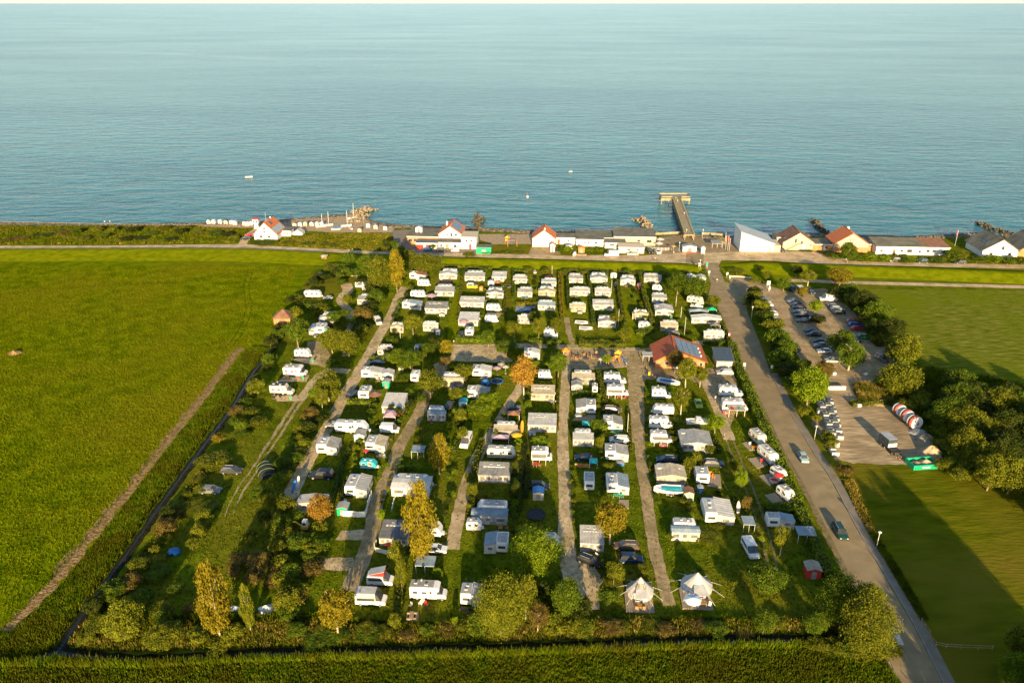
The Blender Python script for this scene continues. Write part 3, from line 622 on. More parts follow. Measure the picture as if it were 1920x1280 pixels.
def awn(style, r, w, seed=0):
    k = (style, r, w, seed % 3)
    if k not in AWN: AWN[k] = awning_kit(style, {'w': canvas_w, 'g': canvas_g, 'b': canvas_b, 'u': canvas_u, 'r': roofw, 'd': dark_roof, 'n': tile_b}[r], {'w': canvas_w, 'g': canvas_g, 'b': canvas_b, 'c': cream}[w], seed % 3)
    return AWN[k]

# motorhome: coach body with a driver's cab at +x; 6.4 long
def motorhome_kit(body, roofm, lower=None, over=True):
    W = 2.2; kit = []
    prof = [(-3.2, .4), (1.6, .4), (1.6, 1.9), (2.0 if over else 1.5, 2.15), (2.05 if over else 1.35, 2.55), (1.6 if over else 1.1, 2.85), (-3.0, 2.85), (-3.2, 2.6)]
    b = MB().prism(prof, -W / 2, W / 2, .10)
    subs = [('window', win(.95, .6), (-2.2, -W / 2, 1.45)), ('window', win(.95, .6), (-.6, -W / 2, 1.45)), ('window', win(.9, .55), (-1.9, W / 2, 1.45)),
            ('door', M1(MB().box(-.32, .32, -.03, .01, 0, 1.85).box(-.16, .16, -.045, -.03, 1.1, 1.6, 1), 'door', cream, glass), (.55, -W / 2, .5)), ('window', win_end(1.3, .6), (-3.2, 0, 1.4))]
    kit.append(['body', M1(b, 'body', body), (0, 0, 0), False, subs])
    kit.append(['roof', M1(MB().box(-2.95, 1.0, -W / 2 + .12, W / 2 - .12, 2.85, 2.9), 'roof', roofm), (0, 0, 0), False,
                [('roof_vent', vent_me, (-2.2, .1, 2.9)), ('roof_vent', vent_me, (-.3, -.2, 2.9)), ('satellite_dish', aerial_me, (-1.2, .3, 2.9))]])
    cab = MB().prism([(1.6, .4), (3.15, .4), (3.2, .85), (2.95, 1.15), (2.45, 1.3), (1.6, 1.3)], -.98, .98, .10)
    cabg = MB().prism([(1.6, 1.3), (2.5, 1.3), (2.05, 1.98), (1.6, 1.98)], -.9, .9, .05)
    kit.append(['cab', M1(cab, 'cab', body), (0, 0, 0), False, [('windscreen', M1(cabg, 'windscreen', glass), (0, 0, 0)),
               ('headlight', M1(MB().box(3.14, 3.2, -.85, -.55, .72, .88), 'headlight', metalg), (0, 0, 0)), ('headlight', M1(MB().box(3.14, 3.2, .55, .85, .72, .88), 'headlight', metalg), (0, 0, 0))]])
    if lower: kit.append(['lower_panel', M1(MB().box(-3.15, 1.55, -W / 2 - .015, W / 2 + .015, .42, .8), 'lower_panel', lower), (0, 0, 0), False, []])
    for x in (-1.9, 2.45):
        for s in (-1, 1): kit.append(['wheel', wheel_me, (x, s * (W / 2 - .12 if x < 0 else .9), .33), False, []])
    return kit
MH_A = motorhome_kit(white, roofw)
MH_B = motorhome_kit(white, roofw, mat('motorhome_grey', (.35, .36, .38)), over=False)
MH_D = motorhome_kit(cream, mat('black_roof', (.03, .03, .035), .4), mat('motorhome_black', (.03, .03, .035), .4), over=False)

# panel van / campervan: 5.4 long, front at +x
def van_kit(H=2.3, L=5.3, windows=True, W=1.95, roofm=None):
    x0, x1 = -L / 2, L / 2; kit = []
    prof = [(x0, .35), (x1 - .1, .35), (x1, .6), (x1 - .05, .95), (x1 - .55, 1.15), (x1 - .95, 1.2), (x0, 1.2)]
    b = MB().prism(prof, -W / 2, W / 2, .08)
    up = MB().prism([(x0, 1.2), (x1 - 1.7, 1.2), (x1 - 1.75, H), (x0 + .25, H), (x0, H - .25)], -W / 2, W / 2, .10)
    cabr = MB().prism([(x1 - 1.7, 1.2), (x1 - 1.65, H - .05), (x1 - 1.95, H)], -W / 2 + .02, W / 2 - .02, .04)
    subs = [('windscreen', M1(MB().prism([(x1 - 1.72, 1.2), (x1 - .72, 1.2), (x1 - 1.55, H - .12), (x1 - 1.72, H - .06)], -W / 2 + .06, W / 2 - .06, .05), 'windscreen', glass), (0, 0, 0))]
    if windows:
        for s in (-1, 1): subs.append(('window', M1(MB().box(x0 + .4, x1 - 1.9, s * W / 2 - .02, s * W / 2 + .012, 1.25, 1.8), 'window', glass), (0, 0, 0)))
    subs.append(('window', M1(MB().box(x0 - .015, x0 + .01, -.7, .7, 1.3, 1.85), 'window', glass), (0, 0, 0)))
    kit.append(['body', M1(b, 'body', white), (0, 0, 0), True, subs])
    kit.append(['upper_body', M1(up.add([], []), 'upper_body', roofm or white), (0, 0, 0), roofm is None, []])
    for s in (-1, 1): kit.append(['headlight', M1(MB().box(x1 - .06, x1 + .01, s * .62 - .16, s * .62 + .16, .72, .9), 'headlight', metalg), (0, 0, 0), False, []])
    for x in (x0 + .95, x1 - .95):
        for s in (-1, 1): kit.append(['wheel', wheel_me, (x, s * (W / 2 - .09), .31), False, []])
    return kit
VAN_P = van_kit(2.5, 5.6, False); VAN_C = van_kit(2.15, 4.9, True); VAN_W = van_kit(1.95, 4.5, True, roofm=white); VAN_H = van_kit(2.75, 5.4, True, roofm=roofw)

# cars: lower hull, glasshouse and roof panel; front at +x
def car_kit(L=4.3, H=1.46, W=1.78, estate=False, rails=False):
    x0, x1 = -L / 2, L / 2
    hull = [(x0 + .1, .28), (x1 - .12, .28), (x1, .45), (x1 - .03, .68), (x1 - .25, .80), (x1 - 1.15, .95), (x0 + .35, .97), (x0 + .05, .88), (x0, .6)]
    b = MB(); b.prism(hull, -W / 2, W / 2, .09, 0)
    fx0 = x0 + (.12 if estate else .38); rx0 = x0 + (.55 if estate else .95)
    def ring(z, a, c, hw): return [(a, -hw, z), (c, -hw, z), (c, hw, z), (a, hw, z)]
    g = MB().loft([ring(.93, fx0, x1 - 1.05, W / 2 - .07), ring(H - .03, rx0, x1 - 1.85, W / 2 - .26)])
    rf = MB().loft([ring(H - .04, rx0 - .04, x1 - 1.80, W / 2 - .245), ring(H + .02, rx0 + .05, x1 - 1.95, W / 2 - .32)])
    for s in (-1, 1):                                # pillars
        for (xa, xb) in ((fx0 + .02, rx0 + .0), (x1 - 1.08, x1 - 1.82), ((fx0 + x1 - 1.1) / 2, (rx0 + x1 - 1.85) / 2)):
            b.cyl((xa, s * (W / 2 - .06), .93), (xb, s * (W / 2 - .25), H - .02), .045, n=4)
        b.box(x1 - 1.35, x1 - 1.2, s * (W / 2 + .08) - .07, s * (W / 2 + .08) + .07, .92, 1.05)
    kit = [['body', M1(b, 'body', white), (0, 0, 0), True, []], ['glasshouse', M1(g, 'glasshouse', glass), (0, 0, 0), False, []], ['roof', M1(rf, 'roof', white), (0, 0, 0), True,
            [('roof_rail', M1(MB().box(rx0 + .2, x1 - 2.1, s * .55 - .025, s * .55 + .025, H + .02, H + .09), 'roof_rail', metalg), (0, 0, 0)) for s in (-1, 1)] if rails else []]]
    for s in (-1, 1):
        kit.append(['headlight', M1(MB().box(x1 - .08, x1 - .005, s * .62 - .15, s * .62 + .15, .58, .70), 'headlight', polew), (0, 0, 0), False, []])
        kit.append(['tail_light', M1(MB().box(x0 - .01, x0 + .06, s * .68 - .1, s * .68 + .1, .68, .86), 'tail_light', redm), (0, 0, 0), False, []])
    for x in (x0 + .8, x1 - .85):
        for s in (-1, 1): kit.append(['wheel', wheel_me, (x, s * (W / 2 - .09), .31), False, []])
    return kit
CAR_H = car_kit(); CAR_E = car_kit(4.7, 1.5, 1.82, True, True); CAR_U = car_kit(4.5, 1.68, 1.85, True); CAR_L = car_kit(4.1, 1.45, 1.72)
PC = {'black': (.015, .016, .02), 'dark blue': (.015, .035, .08), 'dark grey': (.05, .055, .06), 'grey': (.16, .17, .175), 'silver': (.42, .43, .43), 'white': (.72, .72, .70), 'red': (.42, .03, .025),
      'blue': (.03, .11, .30), 'lime green': (.28, .42, .03), 'green': (.03, .28, .06), 'dark green': (.012, .05, .04), 'pale blue': (.30, .42, .46), 'yellow': (.80, .45, .02), 'brown': (.12, .07, .04)}

# trees ------------------------------------------------------------
def crown_mesh(name, blobs, leaves, size, rx=.5, rz=.36, cz=.62, seed=0, shape='round', inner=.45):
    rs = np.random.RandomState(seed); Q = []
    for i in range(blobs):
        d = rs.normal(size=3); d /= np.linalg.norm(d)
        if shape == 'bush' and d[2] < -.3: d[2] *= -1
        r = inner + (1 - inner) * rs.uniform() ** .6; r *= .74
        c = d * r; br = rs.uniform(.20, .34)
        if shape == 'tall':
            t = rs.uniform(0, 1); wdt = (math.sin(math.pi * min(1, t * .80 + .14))) * .95
            a = rs.uniform(0, 2 * np.pi); c = np.array([math.cos(a) * wdt * rs.uniform(.2, .85), math.sin(a) * wdt * rs.uniform(.2, .85), (t * 2 - 1) * .82]); br = rs.uniform(.16, .26)
        if shape == 'cone':
            t = rs.uniform(0, 1); wdt = (1 - t) * .8; a = rs.uniform(0, 2 * np.pi)
            c = np.array([math.cos(a) * wdt * rs.uniform(.3, .95), math.sin(a) * wdt * rs.uniform(.3, .95), (t * 2 - 1) * .85]); br = .12 + .14 * (1 - t)
        n = rs.normal(size=(leaves, 3)); n /= np.linalg.norm(n, axis=1)[:, None]
        n[:, 2] = np.where((n[:, 2] < -.2) & (rs.uniform(size=leaves) < .6), -n[:, 2], n[:, 2])
        p = c + n * br * rs.uniform(.55, 1.12, leaves)[:, None]
        nn = n + rs.normal(scale=.55, size=(leaves, 3)); nn /= np.linalg.norm(nn, axis=1)[:, None]
        t1 = np.cross(nn, rs.normal(size=(leaves, 3))); t1 /= np.linalg.norm(t1, axis=1)[:, None]; t2 = np.cross(nn, t1)
        s = size * rs.uniform(.55, 1.35, leaves)[:, None]
        sc3 = np.array([rx, rx, rz]); base = p * sc3 + np.array([0, 0, cz])
        A = base + t1 * s; B_ = base - t1 * s * .5 + t2 * s * .85; C_ = base - t1 * s * .5 - t2 * s * .85
        Q.append(np.stack([A, B_, C_], 1))
    V = np.concatenate(Q).reshape(-1, 3); nt_ = len(V) // 3
    me = bpy.data.meshes.new(name); me.vertices.add(len(V)); me.vertices.foreach_set('co', V.ravel())
    me.loops.add(nt_ * 3); me.loops.foreach_set('vertex_index', np.arange(nt_ * 3)); me.polygons.add(nt_)
    me.polygons.foreach_set('loop_start', np.arange(nt_) * 3); me.update(); me.validate(); me.materials.append(LEAF['green']); return me
def trunk_mesh(seed, top=.62, spread=.26, r=.028, m=bark, limbs=6, lean=.03):
    rr = random.Random(seed); b = MB()
    pts = [(0, 0, -.01), (rr.uniform(-lean, lean), rr.uniform(-lean, lean), top * .45), (rr.uniform(-lean, lean) * 1.5, rr.uniform(-lean, lean) * 1.5, top)]
    b.tube(pts, [r, r * .75, r * .4])
    for i in range(limbs):
        t = rr.uniform(.35, .95); a = 2 * math.pi * i / limbs + rr.uniform(-.5, .5); s = spread * rr.uniform(.6, 1.1)
        z0 = top * t; k = t * 2 if t < .5 else 1
        p = Vector(pts[1]).lerp(Vector(pts[2]), max(0, (t - .45) / .55)); p.z = z0
        q = p + Vector((math.cos(a) * s * .5, math.sin(a) * s * .5, .09)); e = p + Vector((math.cos(a) * s, math.sin(a) * s, .2))
        b.tube([p, q, e], [r * .42, r * .3, r * .12], 5)
    return b.mesh('trunk', m)
CR = {
 'round': [crown_mesh('crown', 64, 105, .021, .5, .38, .60, s) for s in (1, 2, 3)],
 'wide': [crown_mesh('crown', 84, 100, .019, .5, .43, .50, s) for s in (4, 5)],
 'airy': [crown_mesh('crown', 58, 84, .019, .5, .40, .58, s, inner=.25) for s in (6, 7)],
 'tall': [crown_mesh('crown', 90, 84, .019, .5, .44, .53, s, 'tall') for s in (8, 9)],
 'bush': [crown_mesh('crown', 46, 90, .028, .5, .48, .42, s, 'bush') for s in (10, 11, 12)],
 'cone': [crown_mesh('crown', 70, 80, .018, .5, .47, .52, 13, 'cone')],
 'big': [crown_mesh('crown', 150, 120, .0125, .5, .47, .48, s, inner=.35) for s in (14, 15)],
}
TR = {k: [trunk_mesh(i * 7 + j, m=bark) for j in range(2)] for i, k in enumerate(CR)}
TRP = [trunk_mesh(91, .7, .3, .03, barkl, 8), trunk_mesh(92, .7, .26, .026, barkl, 7, .06)]
TREES = []
def tree(zone, desc, px, py, w, h, colr, shape='round', pale=False, name=None):
    TREES.append((zone, desc, px, py, w, h, colr, shape, pale, name))
def make_trees():
    zones = {}
    for t in TREES: zones.setdefault((t[0], t[1]), []).append(t)
    for (zone, desc), L_ in zones.items():
        L_.sort(key=lambda t: (t[3] if not zone.startswith('|') else t[2]))
        along = ' from the left' if zone.startswith('|') else ' from the sea'
        zn = zone.lstrip('|')
        for i, (z_, d_, px, py, w, h, colr, shape, pale, name) in enumerate(L_):
            p = G(px, py); s = ppm(py); W = w / s
            dep = math.atan2(CAM_H, p.y); Hh = h / (s * math.cos(dep) * 1.02)
            if shape == 'bush': Hh = max(.5, (h / s - W * .42 * math.sin(dep)) / math.cos(dep))
            else: Hh = max(W * .6, (h / s - W * .18 * math.sin(dep)) / math.cos(dep))
            lab = f"{desc} {zn}" if len(L_) == 1 else f"{desc} {zn}, {ORD[i + 1] if i + 1 < len(ORD) else 'last'}{along}"
            nm = name or ('bush' if shape == 'bush' else 'tree')
            r = bpy.data.objects.new(nm, None); col.objects.link(r); r.location = p; r.rotation_euler = (0, 0, rnd.uniform(0, 6.28)); r.scale = (W, W, Hh)
            tag(r, lab, 'bush' if shape == 'bush' else 'tree', ('bushes ' if shape == 'bush' else 'trees ') + zn if len(L_) > 1 else None)
            ls = CR[shape]; cm = ls[rnd.randrange(len(ls))]
            obj('crown', cm, r, m0=LEAF[colr])
            tm = TRP[rnd.randrange(2)] if pale else TR[shape][rnd.randrange(2)]
            obj('trunk', tm, r, (0, 0, 0), sc_=None if shape != 'bush' else (.6, .6, .7))

def hedge(label, pts, w, h, colr, name='hedge', seed=0, dens=26, size=.16, rough=.25):
    """clipped hedge: leaves massed over a long body, with the woody body inside"""
    P = smoothline(pts, 1.0); rs = np.random.RandomState(seed + len(P)); V = []
    L_ = sum((P[i + 1] - P[i]).length for i in range(len(P) - 1)); n = int(L_ * dens * (w + 2 * h) * .6)
    seg = np.array([[p.x, p.y] for p in P]); d = np.diff(seg, axis=0); sl_ = np.linalg.norm(d, axis=1); cs = np.concatenate([[0], np.cumsum(sl_)])
    t = rs.uniform(0, cs[-1], n); k = np.clip(np.searchsorted(cs, t) - 1, 0, len(sl_) - 1); f_ = (t - cs[k]) / sl_[k]
    base = seg[k] + d[k] * f_[:, None]; nn = np.stack([-d[k][:, 1], d[k][:, 0]], 1) / sl_[k][:, None]
    per = rs.uniform(0, w + 2 * h, n); wob = 1 + rough * np.sin(t * .9 + seed) * .6 + rough * rs.normal(size=n) * .35
    off = np.where(per < h, -w / 2, np.where(per < h + w, per - h - w / 2, w / 2)); z = np.where(per < h, per, np.where(per < h + w, h, w + 2 * h - per))
    nr = np.where((per < h)[:, None], np.concatenate([-nn, np.zeros((n, 1))], 1), np.where((per < h + w)[:, None], np.array([0, 0, 1.0]), np.concatenate([nn, np.zeros((n, 1))], 1)))
    c = np.stack([base[:, 0] + nn[:, 0] * off * wob, base[:, 1] + nn[:, 1] * off * wob, z * (1 + (wob - 1) * .7)], 1)
    m_ = nr + rs.normal(scale=.5, size=(n, 3)); m_ /= np.linalg.norm(m_, axis=1)[:, None]
    t1 = np.cross(m_, rs.normal(size=(n, 3))); t1 /= np.linalg.norm(t1, axis=1)[:, None]; t2 = np.cross(m_, t1); s = size * rs.uniform(.6, 1.4, n)[:, None]
    V = np.stack([c + t1 * s, c - t1 * s * .5 + t2 * s * .85, c - t1 * s * .5 - t2 * s * .85], 1).reshape(-1, 3)
    me = bpy.data.meshes.new('foliage'); nt_ = n; me.vertices.add(len(V)); me.vertices.foreach_set('co', V.ravel()); me.loops.add(nt_ * 3)
    me.loops.foreach_set('vertex_index', np.arange(nt_ * 3)); me.polygons.add(nt_); me.polygons.foreach_set('loop_start', np.arange(nt_) * 3); me.update(); me.validate()
    me.materials.append(LEAF[colr])
    r = bpy.data.objects.new(name, None); col.objects.link(r); tag(r, label, 'hedge')
    obj('foliage', me, r)
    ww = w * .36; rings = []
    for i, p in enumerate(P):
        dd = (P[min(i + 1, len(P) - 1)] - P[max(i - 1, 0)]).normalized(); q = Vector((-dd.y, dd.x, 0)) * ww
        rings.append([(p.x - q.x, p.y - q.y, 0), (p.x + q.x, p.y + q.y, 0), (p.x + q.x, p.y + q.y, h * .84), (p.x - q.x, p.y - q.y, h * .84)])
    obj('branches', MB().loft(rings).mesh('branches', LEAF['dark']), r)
    return r

# buildings ---------------------------------------------------------
def winW(w, h, fr=white): return win(w, h, 'window', glass, fr)
def gable_house(name, label, xL, xR, yb, eave, apex, depth, wallm, roofm, windows=(), doors=(), over=.4, shift=0.0, roof2=None, name_cat='house', ext=None):
    """gable wall towards the viewer, ridge running along the rows; returns root and width"""
    p = G((xL + xR) / 2, yb); w = (xR - xL) / ppm(yb); sx = shift * w / 2
    r = bpy.data.objects.new(name, None); col.objects.link(r); r.location = p; r.rotation_euler = (0, 0, -ROW); tag(r, label, name_cat)
    wl = MB().prism([(-w / 2, 0), (w / 2, 0), (w / 2, eave), (sx, apex), (-w / 2, eave)], 0, depth)
    wo_ = obj('wall', wl.mesh('wall', wallm), r)
    for (fx, z, ww, hh) in windows: obj('window', winW(ww, hh), wo_, (fx * w / 2, 0, z))
    for (fx, ww, hh, m) in doors: obj('door', MB().box(-ww / 2, ww / 2, -.04, .01, 0, hh).box(-ww / 2 - .08, ww / 2 + .08, -.02, .01, 0, hh + .08, 1).mesh('door', m, white), wo_, (fx * w / 2, 0, 0.02))
    for s, mm in ((-1, roofm), (1, roof2 or roofm)):
        ex = s * w / 2 - sx; sl2 = (eave - apex) / ex; xe = s * (w / 2 + over); ze = apex + sl2 * (xe - sx)
        t_ = .16
        rb = MB(); nseg = 1
        vs_ = [(sx, -over, apex + .03), (xe, -over, ze + .03), (xe, depth + over, ze + .03), (sx, depth + over, apex + .03)]
        vs_ += [(x, y, z + t_) for x, y, z in vs_]
        rb.add(vs_, [(0, 1, 2, 3), (4, 7, 6, 5), (0, 4, 5, 1), (1, 5, 6, 2), (2, 6, 7, 3), (3, 7, 4, 0)])
        obj('roof', rb.mesh('roof', mm), r)
    rc = MB().cyl((sx, -over, apex + .2), (sx, depth + over, apex + .2), .13, n=6)
    obj('ridge_cap', rc.mesh('ridge_cap', roofm), r)
    return r, w
def slope_panel(r, w, eave, apex, depth, side, u0, u1, v0, v1, nu, nv, name='solar_panel', m=None, shift=0.0, lift=.24):
    """panels laid on a roof slope: u along the ridge 0..1, v from ridge to eave 0..1"""
    sx = shift * w / 2; ex = side * w / 2
    for i in range(nu):
        for j in range(nv):
            a0 = u0 + (u1 - u0) * i / nu + .004; a1 = u0 + (u1 - u0) * (i + 1) / nu - .004
            b0 = v0 + (v1 - v0) * j / nv + .006; b1 = v0 + (v1 - v0) * (j + 1) / nv - .006
            def P3(a, b_, l): return (sx + (ex - sx) * b_, depth * a, apex + (eave - apex) * b_ + l)
            mb = MB(); k = [P3(a0, b0, lift), P3(a1, b0, lift), P3(a1, b1, lift), P3(a0, b1, lift)]
            k2 = [(x, y, z + .06) for x, y, z in k]; mb.add(k + k2, [(0, 1, 2, 3), (4, 7, 6, 5), (0, 4, 5, 1), (1, 5, 6, 2), (2, 6, 7, 3), (3, 7, 4, 0)], 1)
            e = .012; k3 = [P3(a0 + e * (a1 - a0) * 1.2, b0 + e * (b1 - b0), lift + .065), P3(a1 - e * (a1 - a0) * 1.2, b0 + e * (b1 - b0), lift + .065), P3(a1 - e * (a1 - a0) * 1.2, b1 - e * (b1 - b0), lift + .065), P3(a0 + e * (a1 - a0) * 1.2, b1 - e * (b1 - b0), lift + .065)]
            mb.add(k3, [(0, 3, 2, 1)] if side > 0 else [(0, 1, 2, 3)], 0)
            obj(name, mb.mesh(name, m or panel, panelframe), r)
def flat_building(name, label, xL, xR, yb, h, depth, wallm, roofm, windows=(), doors=(), over=.25, fall=0.25, cat='building', rot=None):
    p = G((xL + xR) / 2, yb); w = (xR - xL) / ppm(yb)
    r = bpy.data.objects.new(name, None); col.objects.link(r); r.location = p; r.rotation_euler = (0, 0, -ROW if rot is None else rot); tag(r, label, cat)
    wo_ = obj('wall', MB().prism([(-w / 2, 0), (w / 2, 0), (w / 2, h), (-w / 2, h)], 0, depth).mesh('wall', wallm), r)
    for (fx, z, ww, hh) in windows: obj('window', winW(ww, hh), wo_, (fx * w / 2, 0, z))
    for (fx, ww, hh, m) in doors: obj('door', MB().box(-ww / 2, ww / 2, -.04, .01, 0, hh).mesh('door', m), wo_, (fx * w / 2, 0, 0.02))
    rb = MB(); a = [(-w / 2 - over, -over, h + .02), (w / 2 + over, -over, h + .02), (w / 2 + over, depth + over, h + .02 + fall), (-w / 2 - over, depth + over, h + .02 + fall)]
    rb.add(a + [(x, y, z + .18) for x, y, z in a], [(0, 3, 2, 1), (4, 5, 6, 7), (0, 1, 5, 4), (1, 2, 6, 5), (2, 3, 7, 6), (3, 0, 4, 7)])
    obj('roof', rb.mesh('roof', roofm), r)
    obj('fascia', MB().box(-w / 2 - over, w / 2 + over, -over - .03, -over - .002, h - .02, h + .22).mesh('fascia', white), r)
    return r, w

# people -------------------------------------------------------------
def person_mesh(name, pose):
    J = {'pel': (0, 0, .95), 'sp': (0, 0, 1.2), 'ch': (0, .01, 1.4), 'nk': (0, 0, 1.52), 'hd': (0, -.02, 1.62), 'ht': (0, -.01, 1.76),
         'hl': (-.1, 0, .9), 'kl': (-.11, -.12 * pose, .5), 'al': (-.11, .02 * pose, .08), 'tl': (-.11, -.14, .04), 'hr': (.1, 0, .9), 'kr': (.11, .05 * pose, .5), 'ar': (.11, .25 * pose, .1), 'tr': (.11, .12 * pose, .04),
         'sl': (-.2, 0, 1.42), 'el': (-.27, .06, 1.15), 'wl': (-.26, -.08 * pose, .9), 'fl': (-.26, -.1 * pose, .8), 'sr': (.2, 0, 1.42), 'er': (.27, .02, 1.15), 'wr': (.27, -.12, .92), 'fr': (.27, -.15, .82)}
    E = 'pel-sp sp-ch ch-nk nk-hd hd-ht pel-hl hl-kl kl-al al-tl pel-hr hr-kr kr-ar ar-tr ch-sl sl-el el-wl wl-fl ch-sr sr-er er-wr wr-fr'.split()
    rad = {'pel': .15, 'sp': .14, 'ch': .16, 'nk': .06, 'hd': .10, 'ht': .07, 'hl': .10, 'kl': .065, 'al': .045, 'tl': .04, 'hr': .10, 'kr': .065, 'ar': .045, 'tr': .04, 'sl': .07, 'el': .045, 'wl': .035, 'fl': .03, 'sr': .07, 'er': .045, 'wr': .035, 'fr': .03}
    K = list(J); me = bpy.data.meshes.new(name); me.from_pydata([J[k] for k in K], [[K.index(a) for a in e.split('-')] for e in E], [])
    o = bpy.data.objects.new(name + '_skeleton', me); col.objects.link(o); md = o.modifiers.new('s', 'SKIN')
    for i, k in enumerate(K): me.skin_vertices[0].data[i].radius = (rad[k], rad[k] * (.7 if k in ('pel', 'sp', 'ch') else 1))
    me.skin_vertices[0].data[0].use_root = True; o.modifiers.new('u', 'SUBSURF').levels = 1
    dg = bpy.context.evaluated_depsgraph_get(); m2 = bpy.data.meshes.new_from_object(o.evaluated_get(dg)); m2.name = name
    bpy.data.objects.remove(o); m2.materials.clear()
    for m in (skin, cloth1, cloth2): m2.materials.append(m)
    for p in m2.polygons:
        z = p.center.z; p.use_smooth = True
        p.material_index = 1 if z < .98 and z > .5 and abs(p.center.x) < .24 else (2 if .98 <= z < 1.47 else 0)
    return m2
PER = [person_mesh('person', 1.0), person_mesh('person', .2)]
def person(px, py, label, face=0.0, k=0, z=0.0, top=None, group=None):
    o = obj('person', PER[k], None, G(px, py, z) if z else G(px, py), face); tag(o, label, 'person', group)
    hr = MB().loft([[(.1 * math.cos(a) * f, .11 * math.sin(a) * f, zz) for a in [i * math.pi / 4 for i in range(8)]] for zz, f in ((1.66, 1.0), (1.73, .98), (1.78, .7), (1.80, .2))]).mesh('hair', mat('hair', (.08, .05, .03), .8))
    obj('hair', hr, o, (0, .01, .01)); return o

# ================================================================== PLOTS OF THE CAMPSITE
# (column, kind, left, right, back-roof line, front base line, options)
CP = {  # where each column of plots is
 'W': 'on the gravel pitches by the ditch', 'WN': 'in the far left corner plots',
 'L2': 'right of the long gravel track', 'L3': 'between the two brown tracks', 'L4': 'left of the straight track',
 'L5': 'right of the straight track', 'L5b': 'left of the wide paved lane', 'L6': 'right of the wide paved lane', 'L6b': 'left of the grassy wheel ruts', 'L7': 'against the roadside hedge',
 'U1': 'in the leftmost upper row', 'U2a': 'left in the upper second block', 'U2b': 'right in the upper second block', 'U3a': 'left in the upper middle block', 'U3b': 'right in the upper middle block',
 'U4a': 'left in the upper fourth block', 'U4b': 'right in the upper fourth block', 'U5a': 'left in the upper fifth block', 'U5b': 'right in the upper fifth block', 'U6': 'beside the road entrance',
}
RN = {'w': 'white', 'g': 'grey', 'b': 'beige', 'u': 'blue-grey', 'r': 'weathered white', 'd': 'dark', 'n': 'brown'}
UN = []
def u(*a, **k): UN.append((a, k))
# far left corner
u('WN', 'sh', 659, 670.5, 504, 518, h=2.4, r='w', what='small white shed')
u('WN', 'cn', 630.6, 644.7, 507, 518, r='g')
u('WN', 'ce', 666, 682, 527, 541, c='s')
u('WN', 'cv', 679, 706, 531, 546, c='b')
u('WN', 'aw', 670, 700, 550, 571, r='g')
u('WN', 'cv', 570, 602, 543, 559, c='a')
u('WN', 'cn', 584, 597, 573, 588, r='u')
u('WN', 'aw', 598, 627, 584, 607, st='gable', r='r')
u('WN', 'sr', 579, 608, 603, 628, r='w')
u('W', 'cv', 552, 581, 654, 671.5, c='a')
u('W', 'mh', 531, 574, 684, 707)
u('W', 'md', 506, 550, 723, 741.5)
# U1
u('U1', 'sl', 768, 798, 506.5, 525, r='n')
u('U1', 'cv', 783, 805, 524.5, 538, c='a')
u('U1', 'cv', 769.7, 797, 545.6, 559, c='a')
u('U1', 'sl', 754, 790, 560, 581, r='u')
u('U1', 'aw', 823, 857, 503, 523.5, st='gable', r='r')
u('U1', 'aw', 815, 851, 532.5, 555.5, r='r')
u('U1', 'aw', 796, 838, 564.5, 588, r='g', sd=1)
u('U1', 'aw', 732, 757, 603.5, 624, r='b', st='gable')
u('U1', 'aw', 793, 822, 602, 621, r='r')
# U2
u('U2a', 'aw', 871, 909, 506.5, 527, r='r')
u('U2a', 'aw', 861.5, 907.5, 555, 577, r='w', sd=2)
u('U2a', 'aw', 859, 896.5, 584, 611, r='w', sd=1)
u('U2a', 'ce', 872, 887, 617.5, 633, c='a')
u('U2b', 'aw', 922, 949.5, 508, 528, r='r', sd=1)
u('U2b', 'sh', 915, 926.5, 525, 536, h=2.0, r='w', what='little white storage shed')
u('U2b', 'aw', 911, 944, 538, 559, st='gable', r='g')
u('U2b', 'cv', 912, 938, 570, 585, c='a')
u('U2b', 'cv', 909, 932.5, 594, 606.5, c='b')
# U3
u('U3a', 'aw', 961.5, 988, 514, 532, r='r')
u('U3a', 'aw', 970, 998, 537, 557, r='g')
u('U3a', 'aw', 970, 998, 590, 607, r='r', sd=1)
u('U3b', 'aw', 1015, 1043, 522, 537, r='u')
u('U3b', 'aw', 1009, 1041, 536, 556, st='gable', r='b')
u('U3b', 'aw', 1008, 1041, 562, 582, r='u', sd=1)
u('U3b', 'mb', 1019, 1046, 620, 634)
# U4
u('U4a', 'aw', 1066, 1093, 512, 531, r='g')
u('U4a', 'aw', 1068, 1106, 537, 555, r='r', sd=1)
u('U4a', 'aw', 1067.6, 1098, 566, 585, r='b')
u('U4b', 'aw', 1106, 1139, 510.5, 531, st='gable', r='g')
u('U4b', 'aw', 1115, 1145, 537, 556, r='w')
u('U4b', 'aw', 1111, 1150, 560.5, 582, r='w', sd=2)
u('U4b', 'aw', 1121, 1155, 591, 614, st='gable', r='g')
# U5
u('U5a', 'sh', 1145, 1156, 513, 521, h=2.1, r='n', what='small white shed with brown roof')
u('U5a', 'aw', 1163, 1191, 515, 535, st='gable', r='r')
u('U5a', 'aw', 1185, 1216, 580, 599, r='b', st='gable')
u('U5a', 'cv', 1197, 1219.5, 609, 618, c='s')
u('U5b', 'aw', 1207, 1240, 512, 530, r='g', sd=2)
u('U5b', 'cv', 1223, 1241, 537, 547, c='s')
u('U5b', 'aw', 1222, 1250, 548, 568, r='g')
u('U5b', 'aw', 1228, 1262.5, 569, 593, r='w', st='gable', sd=2)
u('U5b', 'aw', 1238, 1271, 599.5, 621, r='b')
u('U6', 'cv', 1288, 1318, 560, 573, c='c', rot=-32, L=5.4)
u('U6', 'cn', 1296, 1352, 589, 607, r='w', st='gable')
u('U6', 'aw', 1319, 1357, 619, 637, r='r', sd=2)
